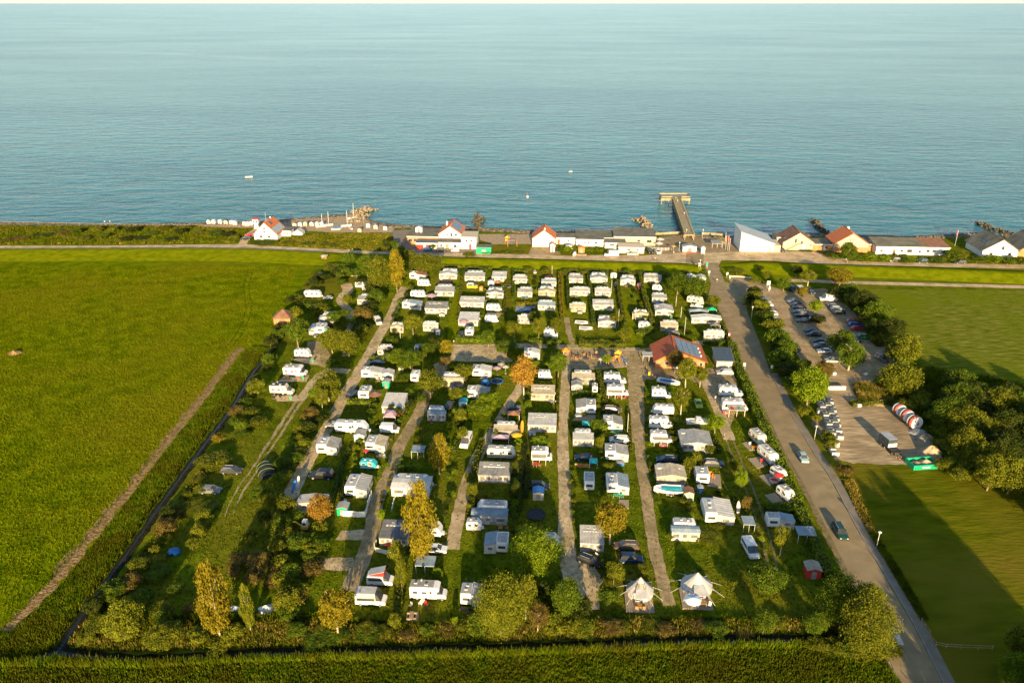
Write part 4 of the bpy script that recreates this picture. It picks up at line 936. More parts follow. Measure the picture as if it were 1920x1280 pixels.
u('U6', 'sh', 1308, 1323, 514, 532, h=2.5, r='w', what='white entrance kiosk')
u('U6', 'cv', 1289, 1304, 518, 530, c='s', rot=-62, L=4.2)
# L2
u('L2', 'aw', 708, 736, 645, 668, r='r')
u('L2', 'cv', 776.7, 795, 652, 663, c='s')
u('L2', 'sl', 677.6, 718, 685, 711, r='r')
u('L2', 'cn', 715, 738, 700, 713, r='w', st='gable')
u('L2', 'ce', 672, 692, 720, 751, c='a')
u('L2', 'aw', 716, 757, 735, 775, r='w', sd=2)
u('L2', 'cv', 628, 690, 786, 814, c='a', h=3.0)
u('L2', 'sl', 593, 632, 815, 853.5, r='g')
u('L2', 'sl', 685, 722, 812, 850, r='b')
u('L2', 'cv', 675, 706, 861, 882.5, c='t')
u('L2', 'sl', 646, 688, 884, 934, r='r')
u('L2', 'sr', 555.6, 612, 922, 960, r='r')
# L3
u('L3', 'ce', 770, 785, 691, 718, c='a')
u('L3', 'sl', 885, 921, 681, 708, r='r')
u('L3', 'aw', 827, 869, 697, 725, st='ridge', r='b')
u('L3', 'sl', 875, 917, 720, 750, r='g')
u('L3', 'aw', 801, 836, 760, 789, r='u', st='ridge', sd=1)
u('L3', 'aw', 733, 806, 886, 931, r='w', st='ridge', sd=2)
u('L3', 'aw', 711, 765, 972, 1024, r='d', w='c', sd=1)
u('L3', 'cv', 775, 828, 972, 1010, c='a')
u('L3', 'cn', 771, 796, 837, 862, r='u')
u('L3', 'cn', 779, 815, 1058, 1078, r='u')
u('L3', 'mh', 768, 837, 1091, 1126)
# L4
u('L4', 'sl', 982.5, 1012, 650, 674, r='r')
u('L4', 'cv', 1009, 1033, 693, 713, c='b')
u('L4', 'aw', 995, 1040, 720, 751, r='b', sd=1)
u('L4', 'aw', 989, 1043, 773, 810, r='r', sd=1)
u('L4', 'aw', 925, 970, 789, 821, r='b', sd=2)
u('L4', 'cv', 913, 968, 839, 862, c='c', h=2.8)
u('L4', 'aw', 896, 957, 864, 905, r='g', sd=1)
u('L4', 'mh', 996, 1035, 838, 866)
u('L4', 'aw', 883, 952, 936, 983, r='u', st='ridge', sd=0)
u('L4', 'cv', 874, 903, 979, 998, c='s')
u('L4', 'sr', 907.5, 952, 992, 1039, r='u')
u('L4', 'cv', 1018, 1047, 1003, 1026, c='s')
u('L4', 'sl', 863, 906, 1088, 1138, r='r')
# L5
u('L5', 'aw', 1072, 1115, 693, 721, r='b')
u('L5', 'cn', 1071, 1092, 720, 735, r='g', st='gable')
u('L5', 'ce', 1110, 1120, 723, 741, c='s')
u('L5', 'sr', 1080, 1116.6, 744, 778, r='g')
u('L5', 'aw', 1073.5, 1113, 803, 837, r='r', sd=1)
u('L5', 'ce', 1095, 1114, 881, 922, c='b')
u('L5', 'aw', 1087, 1132, 982, 1034, r='r', sd=2)
u('L5b', 'mb', 1132, 1174, 698.5, 721)
u('L5b', 'mh', 1137.6, 1178, 723, 744)
u('L5b', 'sl', 1131.5, 1167, 775, 809, r='g')
u('L5b', 'sl', 1134.5, 1177.5, 828, 866, r='g')
u('L5b', 'sl', 1137, 1179, 882, 928, r='u')
# L6
u('L6', 'mb', 1222, 1258, 728, 748.5)
u('L6', 'cv', 1224, 1263, 756, 779, c='a', flip=1)
u('L6', 'mh', 1217, 1261, 781, 805)
u('L6', 'mb', 1219, 1262, 809, 833)
u('L6', 'aw', 1276, 1335, 803, 847, st='gable', r='r', sd=1)
u('L6', 'aw', 1230, 1286, 867, 909, r='b', st='gable', sd=2)
u('L6', 'aw', 1258, 1311, 970, 1014, st='ridge', r='u', sd=0)
u('L6b', 'ce', 1305, 1329, 871, 909, c='a')
u('L6b', 'sl', 1322, 1376, 928, 985, r='w')
u('L6b', 'cn', 1392, 1414, 982, 1000, r='u')
u('L6b', 'mb', 1348, 1394, 723, 745)
u('L6b', 'mh', 1354, 1402, 747, 772)
# L7
u('L7', 'cv', 1404, 1435, 808, 836, c='c', rot=-72, L=4.6)
u('L7', 'cv', 1421, 1457, 838, 871, c='y', rot=-72, L=5.9)
u('L7', 'cv', 1444, 1474, 881, 903, c='s', rot=-68, L=3.9)
u('L7', 'cv', 1457, 1487, 916, 941, c='s', rot=-68, L=4.1)
u('L7', 'sl', 1438, 1488, 961, 992, r='u')
u('L7', 'cn', 1494, 1528, 992, 1020, r='u')
u('L7', 'sh', 1512, 1538, 1050, 1085, h=2.2, r='n', what='red garden shed with pale roof', wm='red')

shed_cache = {}
def shed_kit(wm, rm, key):
    if key not in shed_cache:
        w_ = MB().prism([(-1, 0), (1, 0), (1, .82), (0, 1), (-1, .82)], -1, 1)
        rf = MB()
        for s in (-1, 1):
            a = [(0, -1.1, 1.02), (s * 1.12, -1.1, .81), (s * 1.12, 1.1, .81), (0, 1.1, 1.02)]
            rf.add(a + [(x, y, z + .05) for x, y, z in a], [(0, 1, 2, 3), (4, 7, 6, 5), (0, 4, 5, 1), (1, 5, 6, 2), (2, 6, 7, 3), (3, 7, 4, 0)])
        shed_cache[key] = [['wall', M1(w_, 'wall', wm), (0, 0, 0), False, [('door', M1(MB().box(-.35, .35, -1.03, -1.0, 0, .72), 'door', canvas_g), (0, 0, 0))]], ['roof', M1(rf, 'roof', rm), (0, 0, 0), False, []]]
    return shed_cache[key]
def cval(px, py): return (px, py)
def build_units():
    pass
    cols_ = {}
    for a, k in UN: cols_.setdefault(a[0], []).append((a, k))
    for c, L_ in cols_.items():
        L_.sort(key=lambda t: t[0][5])
        for i, (a, k) in enumerate(L_):
            _, kind, xL, xR, yt, yb = a; where = CP[c]; o = ORD[i + 1]
            plot = f"{o} plot from the sea {where}" if len(L_) > 1 else where
            h = k.get('h', 2.5); p, w, d = frame(xL, xR, yt, yb, h); rz = -ROW + R(k.get('rot', 0))
            r = k.get('r', 'w'); st = k.get('st', 'lean'); sd = k.get('sd', 0); g = 'caravans on the campsite plots'; ga = 'awnings on the campsite plots'
            s_ = k.get('s', 1)
            if kind in ('aw', 'cn', 'sl', 'sr'): d = max(2.6, min(9.5, d))
            ck = k.get('c', 'a'); cl = CLEN[ck]
            cn = {'a': 'white caravan', 'b': 'grey-striped white caravan', 'c': 'cream caravan with brown stripe', 's': 'small white caravan', 't': 'turquoise and white caravan', 'y': 'white caravan with yellow window'}[ck]
            if kind in ('aw', 'sl', 'sr') and rh.random() < .62:      # low hedge at the back of the plot
                hb0 = p + AX * (d + rh.uniform(.8, 1.5)); HEDGES.append((f"low hedge behind the {plot}", [hb0 - AR * w * rh.uniform(.45, .7), hb0, hb0 + AR * w * rh.uniform(.45, .7)], rh.uniform(.8, 1.4), rh.uniform(.8, 1.4), rh.choice(['green', 'dark', 'olive', 'bright', 'green'])))
            if kind in ('aw', 'sl', 'sr', 'mh', 'mb') and rh.random() < .75:
                CLUTTER.append((plot, p - AX * rh.uniform(.8, 1.8) + AR * rh.uniform(-.4, .4) * w, rh))
            if kind == 'aw' and (sd in (1, 2) or r == 'w') and d > 4.2:
                # a protective roof stretched over caravan and tent alike
                cd = 2.3; lc = min(w * .9, 8.5); wmk = k.get('w', 'w' if r != 'b' else 'b')
                spawn(CARS_[ck], 'caravan', f"{cn} under cover, {plot}", 'caravan', p + AX * (d - cd / 2), rz, (lc / cl, cd / 2.25, .92), g)
                spawn(awn(st if st != 'lean' else 'lean', r, wmk, sd), 'awning', f"{RN[r]} {'gabled ' if st == 'gable' else ''}awning, {plot}", 'awning', p + AX * (d - .5) / 2, rz, (w / 4.1, (d - .5) / 3.0, 1.04), ga)
            elif kind == 'aw':
                cd = 2.3 if d > 4.4 else max(1.4, d * .45); ad = d - cd
                lc = min(w * .86, 8.5); wmk = k.get('w', 'w' if r != 'b' else 'b')
                cpos = p + AX * (ad + cd / 2) + AR * rnd.uniform(-.3, .3)
                spawn(CARS_[ck], 'caravan', f"{cn} behind its awning, {plot}", 'caravan', cpos, rz + (math.pi if rnd.random() < .4 else 0), (lc / cl, cd / 2.25, 1.0), g)
                spawn(awn(st, r, wmk, sd), 'awning', f"{RN[r]} {'gabled ' if st == 'gable' else ''}awning, {plot}", 'awning', p + AX * ad / 2, rz, (w / 4.1, ad / 3.0, 1.0), ga)
            elif kind in ('cv', 'ce'):
                if kind == 'cv':
                    if 'rot' in k:
                        c0 = G((xL + xR) / 2, yb - (yb - yt) * .30); sc3 = (k['L'] / cl, 1.0, 1.0)
                        spawn(CARS_[ck], 'caravan', f"{cn}, {plot}", 'caravan', c0, rz, sc3, g)
                    else:
                        dd = max(1.9, min(2.6, d)); spawn(CARS_[ck], 'caravan', f"{cn}, {plot}", 'caravan', p + AX * dd / 2, rz + (math.pi if k.get('flip') else 0), (w / cl, dd / 2.25, h / 2.5 * .98), g)
                else:
                    dd = max(3.6, min(8, d)); spawn(CARS_[ck], 'caravan', f"{cn} end-on, {plot}", 'caravan', p + AX * dd / 2, rz + math.pi / 2, (dd / cl, w / (2.25 if ck != 's' else 2.0), 1.0), g)
            elif kind in ('sl', 'sr'):
                s = 1 if kind == 'sl' else -1; cw = min(2.4, w * .5); aw_ = w - cw
                spawn(CARS_[ck], 'caravan', f"{cn} beside its awning, {plot}", 'caravan', p - AR * s * (w / 2 - cw / 2) + AX * d / 2, rz + math.pi / 2, (d / (cl + .4), cw / 2.25, 1.0), g)
                spawn(awn('lean', r, 'w', sd), 'awning', f"{RN[r]} side awning, {plot}", 'awning', p + AR * s * (w / 2 - aw_ / 2) + AX * d * .47, rz + s * math.pi / 2, (d * .9 / 4.1, aw_ / 3.0, 1.0), ga)
            elif kind in ('mh', 'mb', 'md'):
                dd = max(2.1, min(2.6, d)); kit = {'mh': MH_A, 'mb': MH_B, 'md': MH_D}[kind]
                lab = {'mh': 'over-cab white motorhome', 'mb': 'low white motorhome', 'md': 'black-roofed cream motorhome'}[kind]
                spawn(kit, 'motorhome', f"{lab}, {plot}", 'motorhome', p + AX * dd / 2, rz, (w / 6.4, dd / 2.2, 1.0), 'motorhomes on the campsite')
            elif kind == 'cn':
                spawn(awn(st if st == 'gable' else 'flat', r, 'w', sd), 'canopy', f"{RN[r]} canopy, {plot}", 'canopy', p + AX * d / 2, rz, (w / 4.1, d / 3.0, .95), 'canopies on the campsite plots')
            elif kind == 'sh':
                dd = max(1.5, min(4.5, d)); wm = redm if k.get('wm') == 'red' else white; rm = {'w': roofw, 'n': tile_b}[r]
                if k.get('wm') == 'red': rm = canvas_b
                spawn(shed_kit(wm, rm, (k.get('wm'), r)), 'shed', f"{k['what']} {where}", 'shed', p + AX * dd / 2, rz, (w / 2, dd / 2, h))
rh = random.Random(77); HEDGES = []; CLUTTER = []
build_units()

# ------------------------------------------------------------------ cars and vans
def car(px, py, kit, colr, label, ang=0.0, cat='car', group=None, name='parked_car', s=1.0):
    """ang: heading in degrees from the row-crossing direction (0 = front to the right)"""
    return spawn(kit, name, label, cat, G(px, py), -ROW + R(ang), (s, s, s), group, paint(PC[colr]))
g1 = 'cars in the gravel car park'
lot = [('left', 'against the roadside bushes', [(1434, 566, CAR_H, 'grey', 170), (1437, 574, CAR_H, 'white', 175), (1443, 583, CAR_L, 'black', 180), (1444, 591, CAR_E, 'white', 180), (1446, 600, CAR_E, 'dark grey', 180), (1489, 656, CAR_H, 'dark blue', 120)]),
       ('mid', 'in the middle parking row', [(1487, 567, CAR_H, 'grey', 180), (1492, 573, CAR_H, 'dark blue', 180), (1499, 579, CAR_H, 'black', 180), (1497, 587, CAR_H, 'dark blue', 180), (1502, 594, CAR_E, 'black', 180), (1505, 604, CAR_H, 'dark grey', 180), (1521, 623, CAR_H, 'dark blue', 180), (1525, 630, CAR_U, 'black', 180), (1534, 643, CAR_H, 'black', 180), (1538, 650, CAR_H, 'grey', 180), (1545, 661, CAR_L, 'white', 180), (1562, 679, CAR_E, 'silver', 180)]),
       ('mid2', 'behind the round parking-lot tree', [(1535, 597, CAR_H, 'dark grey', 0), (1528, 603, CAR_U, 'black', 0)]),
       ('top', 'at the seaward end of the car park', [(1486, 545, CAR_U, 'black', -85), (1519, 549, CAR_H, 'dark blue', -80)]),
       ('right', 'under the right-hand tree line', [(1562, 575, CAR_L, 'grey', 0), (1570, 582, CAR_E, 'pale blue', 0), (1572, 588, CAR_H, 'black', 0), (1600, 606, CAR_E, 'red', 0), (1604, 612, CAR_E, 'blue', 0), (1607, 619, CAR_H, 'red', 0), (1604, 638, CAR_H, 'dark blue', -75), (1622, 634, CAR_E, 'green', 0), (1653, 675, CAR_U, 'grey', -70)])]
for key, where, L_ in lot:
    for i, (x, y, k, c, a) in enumerate(L_): car(x, y, k, c, f"{c} parked car {where}, {ORD[i + 1]} from the sea", a, group=g1)
spawn(VAN_C, 'parked_van', 'small white van at the seaward end of the car park', 'van', G(1502, 548), R(-85), .95)
spawn(VAN_P, 'parked_van', 'tall white panel van under the trees at the car park edge', 'van', G(1552, 564), math.pi - ROW, (1.05, 1, 1))
car(1505, 861, CAR_L, 'pale blue', 'pale blue hatchback driving on the main road', -90, name='moving_car')
car(1574, 1000, CAR_E, 'dark green', 'dark green estate car driving on the main road', -89, name='moving_car', s=1.05)
def rc(xL, xR, yb, kit, colr, label, ang=0, **k):
    p, w, d = frame(xL, xR, yb - 5, yb, 1); car((xL + xR) / 2, yb - 2.5, kit, colr, label, ang, **k)
rc(1154, 1195, 1030, CAR_E, 'brown', 'dark brown estate car beside the birch, lit along its side', 180)
rc(1162, 1204, 1054, CAR_U, 'dark blue', 'dark blue car parked below the brown estate by the birch', 0)
rc(1084, 1126, 1058, CAR_E, 'black', 'black estate car at the end of the straight track', -28)
rc(806, 829, 1036, CAR_H, 'white', 'small white hatchback under the tall yellow tree', 0)
rc(582, 626, 897, CAR_U, 'black', 'black off-roader on the lawn above the orange tree', 180, s=1.2)
rc(699, 719, 685, CAR_H, 'dark blue', 'dark blue car behind the second caravan along the gravel track', 0, s=.9)
car(661, 742, CAR_H, 'dark blue', 'dark blue car nose-down beside the end-on caravan', 66)
rc(837, 850, 766, CAR_U, 'dark grey', 'dark car parked beside the blue-grey ridge awning', 80)
rc(1133, 1163, 774, CAR_E, 'brown', 'dark car in front of the two white motorhomes', 0)
rc(1144, 1177, 830, CAR_E, 'white', 'white car parked across the plot left of the paved lane', 180)
rc(1078, 1112, 864, CAR_H, 'dark blue', 'dark blue car below the fifth caravan by the straight track', 180)
rc(1236, 1263, 868, CAR_E, 'dark blue', 'dark blue car parked behind the beige gabled awning', 180)
rc(1323, 1352, 875, CAR_E, 'dark grey', 'dark grey car next to the end-on white caravan', 0)
rc(1344.5, 1373, 704, CAR_E, 'silver', 'silver estate car in front of the solar-roofed shed', 180)
car(1309, 760, CAR_L, 'lime green', 'lime green car in the shade on the paved area', -90)
rc(997, 1027, 917, CAR_U, 'black', 'black car behind a wooden box on the shaded lawn', 0, s=.95)
rc(984, 1000, 587, CAR_H, 'blue', 'blue car half hidden in the upper middle block', 0, s=.85)
rc(607, 624, 563, CAR_H, 'silver', 'silver car beside the first gravel loop, far left corner', 180, s=.8)
rc(954, 969, 771, CAR_H, 'dark blue', 'dark blue car on the shaded track above the brown shelter', 20, s=.8)
rc(965, 980, 770, CAR_L, 'grey', 'grey car next to the blue one above the brown shelter', 90, s=.7)
rc(1151, 1160, 538, CAR_H, 'dark blue', 'dark blue car nose-down beside a flagpole in the upper rows', -85, s=.85)
rc(1194, 1205, 543, CAR_U, 'red', 'red car parked below the peaked awning in the fifth block', -85, s=.9)
rc(1000, 1005, 514, CAR_H, 'white', 'little white car under the hedge of the upper middle block', -80, s=.6)
rc(863, 868, 633, CAR_H, 'black', 'black car beside the end-on caravan by the gravel court', -85, s=.95)
rc(620, 633, 803, CAR_H, 'silver', 'silver car nose-in beside the largest caravan', 180, s=.95)
rc(419, 451, 888, CAR_E, 'dark grey', 'grey estate car on the lower left lawn, roof lit', 0)
rc(378, 413, 925, CAR_H, 'grey', 'grey hatchback with its bonnet raised near the ditch', 0, s=1.05)
rc(1220, 1240, 530, CAR_H, 'brown', 'brown car behind the caravan in the fifth block', 0, s=.6)
spawn(VAN_W, 'camper_van', 'yellow camper van with white roof in the upper second block', 'van', frame(874, 896.5, 530, 542, 2)[0] + AX * 1.0, -ROW, (.85, .95, 1), None, paint(PC['yellow']))
spawn(VAN_C, 'parked_van', 'white van coming down the gravel track bend', 'van', G(709, 606), R(-68), .9)
spawn(VAN_C, 'camper_van', 'white camper van facing the viewer by the pale track', 'van', G(874, 832), R(-100), (1.1, 1, 1.05))
spawn(VAN_P, 'parked_van', 'white panel van parked beside the brown track', 'van', frame(713, 747, 797, 813, 2)[0] + AX, -ROW, (.82, 1, .85))
spawn(VAN_C, 'camper_van', 'white van facing the viewer in shade on the right lawn', 'van', G(1406, 1034), R(-86), (1.05, 1, .95))
spawn(VAN_H, 'camper_van', 'silver-white high-roof camper van by the round yellow tree', 'van', frame(669, 720, 1107, 1137, 2.5)[0] + AX, -ROW, (.98, 1.05, 1))
kv = spawn(VAN_C, 'camper_van', 'white camper van with raised red pop-up roof', 'van', frame(690, 734, 1080, 1100, 2)[0] + AX, -ROW, (.95, 1, 1))
obj('pop_up_roof', M1(MB().prism([(-1.9, 2.2), (.9, 2.2), (.9, 3.15), (-1.9, 2.35)], -.8, .8), 'pop_up_roof', redm), kv)
obj('pop_up_lid', M1(MB().add([(-2.0, -.9, 2.40), (1.0, -.9, 3.22), (1.0, .9, 3.22), (-2.0, .9, 2.40), (-2.0, -.9, 2.48), (1.0, -.9, 3.3), (1.0, .9, 3.3), (-2.0, .9, 2.48)], [(0, 3, 2, 1), (4, 5, 6, 7), (0, 1, 5, 4), (1, 2, 6, 5), (2, 3, 7, 6), (3, 0, 4, 7)]), 'pop_up_lid', roof_lg), kv)
for lbl, xL, xR, yb, kit, c, a in [
    ('dark car nose-down beside the large white gabled house on the left', 455, 468, 452, CAR_H, 'black', 200), ('red car just behind the dark one by the left seaside house', 463, 474, 445, CAR_H, 'red', 200),
    ('blue car by the bush in front of the clubhouse', 797, 808, 472, CAR_H, 'blue', 0), ('black car at the seaside house with orange gable', 819, 837, 474, CAR_E, 'black', 0),
    ('silver car parked in front of the long cream annex', 1176, 1196, 481, CAR_E, 'silver', 180), ('dark car facing the road beside the terrace fence', 1214, 1222, 476, CAR_U, 'black', -80), ('white car facing the road beside the terrace fence', 1229, 1237, 477, CAR_H, 'white', -80),
    ('white car nose-down beside the tall conifer', 1573, 1581, 489, CAR_E, 'white', -50), ('silver car on the coast road below the long white building', 1669, 1687, 493, CAR_E, 'silver', 180),
    ('dark green car on the coast road below the long white building', 1718, 1740, 495, CAR_U, 'dark green', 180), ('dark grey car on the coast road left of the last dark-roofed house', 1790, 1809, 497, CAR_U, 'dark grey', 180),
    ('dark car between the two rightmost gabled houses by the beige wall', 1462, 1470, 474, CAR_H, 'dark grey', -80)]:
    rc(xL, xR, yb, kit, c, lbl, a, group='cars along the coast road')
spawn(VAN_P, 'parked_van', 'long white van on the coast road beside the cream annex', 'van', frame(1133, 1160, 473, 482, 2)[0] + AX, math.pi - ROW, (1.05, 1, 1))
spawn(VAN_P, 'parked_van', 'white work van in front of the orange-gabled house', 'van', frame(845, 861, 465, 473, 2)[0] + AX, math.pi - ROW, (.6, .8, .7))
# flatbed truck
tk = MB().prism([(-3, .5), (3, .5), (3, 1.0), (-3, 1.0)], -1, 1); ck_ = MB().prism([(-3.6, .4), (-2.1, .4), (-2.1, 2.0), (-3.0, 2.0), (-3.6, 1.3)], -1, 1, .08)
fk = [['flatbed', M1(tk, 'flatbed', wood), (0, 0, 0), False, []], ['cab', M1(ck_, 'cab', white), (0, 0, 0), False, [('windscreen', M1(MB().box(-3.5, -2.9, -.9, .9, 1.35, 1.85), 'windscreen', glass), (0, 0, 0))]]] + [['wheel', wheel_me, (x, s * .9, .33), False, []] for x in (-2.7, 1.6, 2.4) for s in (-1, 1)]
spawn(fk, 'flatbed_truck', 'flatbed truck on the coast road below the small orange kiosk', 'truck', G(1088, 480), -ROW, .85)

# ================================================================== BUILDINGS
ww_ = lambda *a: a
# reception with the red roof and solar slope
r, w = gable_house('reception_building', 'campsite reception with red roof, solar panels on one slope and orange brick walls', 1229, 1320, 691, 2.5, 5.6, 10.5, brick, tile_r, [(-.55, 1.0, 1.0, 1.1), (.5, 1.0, 1.4, 1.1), (.85, 1.0, .9, 1.1)], [(-.18, 1.1, 2.1, white)], over=.7, shift=-.25, name_cat='building')
slope_panel(r, w, 2.5, 5.6, 10.5, 1, .06, .92, .10, .90, 8, 4, shift=-.25)
for k in range(3): obj('roof_vent', MB().cyl((0, 0, 0), (0, 0, .5), .22, n=8).mesh('roof_vent', white), r, (w / 2 - .9, 2.0 + k * 2.6, 2.95))
gb = MB().prism([(-w / 2 + .1, 2.52), (w / 2 - .1, 2.52), (-.25 * w / 2, 5.5)], -.03, -.005); obj('gable_boarding', gb.mesh('gable_boarding', woodo), r)
p, w, d = frame(1204, 1228, 667, 680, 2.4)
spawn(awn('flat', 'r', 'w', 0), 'canopy', 'white entrance canopy in front of the red-roofed reception', 'canopy', p + AX, -ROW, (w / 4.1, .9, 1))
# shed with solar roof
p, w, d = frame(1343, 1373, 653, 690, 2.6); dd = 6.5
r = bpy.data.objects.new('solar_shed', None); col.objects.link(r); r.location = p; r.rotation_euler = (0, 0, -ROW); tag(r, 'small pale shed whose whole roof is covered by solar panels', 'shed')
obj('wall', MB().prism([(-w / 2, 0), (w / 2, 0), (w / 2, 2.1), (-w / 2, 2.1)], 0, dd).mesh('wall', render_b), r)
rs_ = MB(); a = [(-w / 2 - .4, -.3, 2.2), (w / 2 + .4, -.3, 2.2), (w / 2 + .4, dd + .4, 3.3), (-w / 2 - .4, dd + .4, 3.3)]
rs_.add(a + [(x, y, z + .15) for x, y, z in a], [(0, 3, 2, 1), (4, 5, 6, 7), (0, 1, 5, 4), (1, 2, 6, 5), (2, 3, 7, 6), (3, 0, 4, 7)]); obj('roof', rs_.mesh('roof', dark_roof), r)
for i in range(4):
    for j in range(4):
        x0 = -w / 2 - .3 + (w + .6) * i / 4; y0 = -.15 + (dd + .4) * j / 4; f2 = lambda y: 2.4 + (y + .3) * 1.1 / (dd + .7)
        mb = MB(); x1 = x0 + (w + .6) / 4 - .06; y1 = y0 + (dd + .4) / 4 - .1
        mb.add([(x0, y0, f2(y0)), (x1, y0, f2(y0)), (x1, y1, f2(y1)), (x0, y1, f2(y1))], [(0, 1, 2, 3)], 1); e = .02
        mb.add([(x0 + e, y0 + e, f2(y0) + .02), (x1 - e, y0 + e, f2(y0) + .02), (x1 - e, y1 - e, f2(y1) + .02), (x0 + e, y1 - e, f2(y1) + .02)], [(0, 1, 2, 3)], 0); obj('solar_panel', mb.mesh('solar_panel', panel, panelframe), r)
for x in (-.25, .25): obj('door', MB().box(-.9, .9, -.04, .0, 0, 1.9).mesh('door', cream), r, (x * w, 0, .05))
# brick hut with pyramid roof, far left
def pyramid_hut(name, label, px, py, s, h, hr, wm, rm, cat='hut'):
    r = bpy.data.objects.new(name, None); col.objects.link(r); r.location = G(px, py); r.rotation_euler = (0, 0, -ROW + .1); tag(r, label, cat)
    wo_ = obj('wall', MB().box(-s / 2, s / 2, 0, s, 0, h).mesh('wall', wm), r)
    obj('window', winW(.8, .7), wo_, (-s * .2, 0, h * .35)); obj('door', MB().box(-.4, .4, -.04, 0, 0, 1.9).mesh('door', tile_b), wo_, (s * .22, 0, .02))
    e = .45; a = [(-s / 2 - e, -e, h), (s / 2 + e, -e, h), (s / 2 + e, s + e, h), (-s / 2 - e, s + e, h), (0, s / 2, h + hr)]
    obj('roof', MB().add(a, [(0, 3, 2, 1), (0, 1, 4), (1, 2, 4), (2, 3, 4), (3, 0, 4)]).mesh('roof', rm), r); return r
pyramid_hut('brick_hut', 'square orange-brick hut with a brown pyramid roof by the ditch', 530, 613, 5.2, 3.0, 2.2, brick, tile_b)
pyramid_hut('cabinet', 'small pinkish cabinet standing on the far edge of the meadow', 608, 488, 1.8, 1.7, .4, mat('pink_brick', (.5, .28, .18), .8), render_b, 'cabinet')
pyramid_hut('play_house', 'orange wooden play house at the playground corner', 1061, 667, 1.6, 1.5, .9, woodo, orangecloth, 'play house')

# ---- along the sea
gc = 'buildings along the sea front'
r, w = gable_house('seaside_house', 'white gabled house with half orange, half grey right slope at the left', 477, 521, 450, 2.6, 7.6, 11, render_w, tile_o, [(-.05, 4.6, .9, 1.0), (-.08, 3.2, .9, .9), (-.4, .9, 1.2, 1.2), (.3, .9, 1.2, 1.2)], [(0, 1.2, 2.1, cream)], over=.3)
slope_panel(r, w, 2.6, 7.6, 11, 1, .02, .98, .55, .98, 4, 2, name='grey_roof_panel', m=roof_lg, lift=.2); slope_panel(r, w, 2.6, 7.6, 11, 1, .30, .48, .12, .38, 2, 1, name='skylight')
obj('chimney', MB().box(-.25, .25, -.25, .25, 0, 1.2).mesh('chimney', render_w), r, (0, 8, 7.2))
flat_building('annex', 'low white annex with dark roof right of the left gabled house', 529, 545, 443, 2.4, 5, render_w, roof_g, [(-.3, .9, .8, .9), (.3, .9, .8, .9)])
r, w = gable_house('boat_tent', 'small white ridge shelter beside the low annex at the beach', 549, 567, 441, 1.0, 2.2, 4, white, canvas_w, over=.1, name_cat='shelter')
# lifeguard tower
r = bpy.data.objects.new('lifeguard_tower', None); col.objects.link(r); r.location = G(482, 428); tag(r, 'narrow white lookout tower with red roof rim on the beach', 'tower')
obj('shaft', MB().loft([[(-1, -1, 0), (1, -1, 0), (1, 1, 0), (-1, 1, 0)], [(-.7, -.7, 2.6), (.7, -.7, 2.6), (.7, .7, 2.6), (-.7, .7, 2.6)]]).mesh('shaft', white), r)
cb = obj('cabin', MB().box(-1.3, 1.3, -1.3, 1.3, 2.6, 4.4).mesh('cabin', white), r)
for x in (-.6, .6): obj('window', winW(.9, .9), cb, (x, -1.3, 3.0))
obj('roof', MB().box(-1.5, 1.5, -1.5, 1.5, 4.4, 4.7).mesh('roof', redm), r)
# clubhouse
flat_building('clubhouse', 'long flat grey-green roofed clubhouse left of the orange-gabled house', 764, 822, 458, 3.3, 13, brick, roof_g, [(-.8, 1.2, 1.6, 1.2), (-.5, 1.2, 1.6, 1.2)], fall=.1)
flat_building('club_annex', 'red and white fronted annex below the flat-roofed clubhouse', 780, 820, 467, 2.5, 5, render_w, dark_roof, [(.35, 1.1, 1.0, .8), (.6, 1.1, 1.0, .8)], [(-.65, 3.2, 1.9, redm), (.05, 1.0, 2.0, redm)], fall=.2)
r = spawn(shed_kit(white, roofw, (None, 'w')), 'roof_cabin', 'white rooftop cabin standing on the flat clubhouse roof', 'cabin', G(787, 449, 0) + Vector((0, 0, 3.4)), -ROW, (1.4, 1.2, 2.6))
r, w = gable_house('seaside_house', 'white gabled house with orange left slope and solar right slope', 823, 866, 457, 4.2, 7.6, 12, render_w, tile_o, [(-.25, 3.6, .8, .9), (.1, 3.2, .9, 1.6), (.5, 3.6, 1.2, .9)], [], over=.35)
slope_panel(r, w, 4.2, 7.6, 12, 1, .08, .92, .08, .85, 6, 3); obj('chimney', MB().box(-.35, .35, -.35, .35, 0, 1.8).mesh('chimney', render_w), r, (-2.2, 7, 6.2))
flat_building('porch', 'low white porch row in front of the solar-roofed house', 822, 864, 466, 2.5, 4.5, render_w, roof_g, [(.5, .8, 1.2, 1.0), (-.75, .8, 1.0, 1.0)], [(-.2, 1.4, 2.0, wood)])
flat_building('white_block', 'white two-storey block with beige flat roof and red door', 865, 893, 467, 5.0, 9, render_w, render_b, [(-.3, 3.2, .9, .9), (.35, 3.2, .9, .9)], [(.2, 1.0, 2.1, redm)], fall=.05)
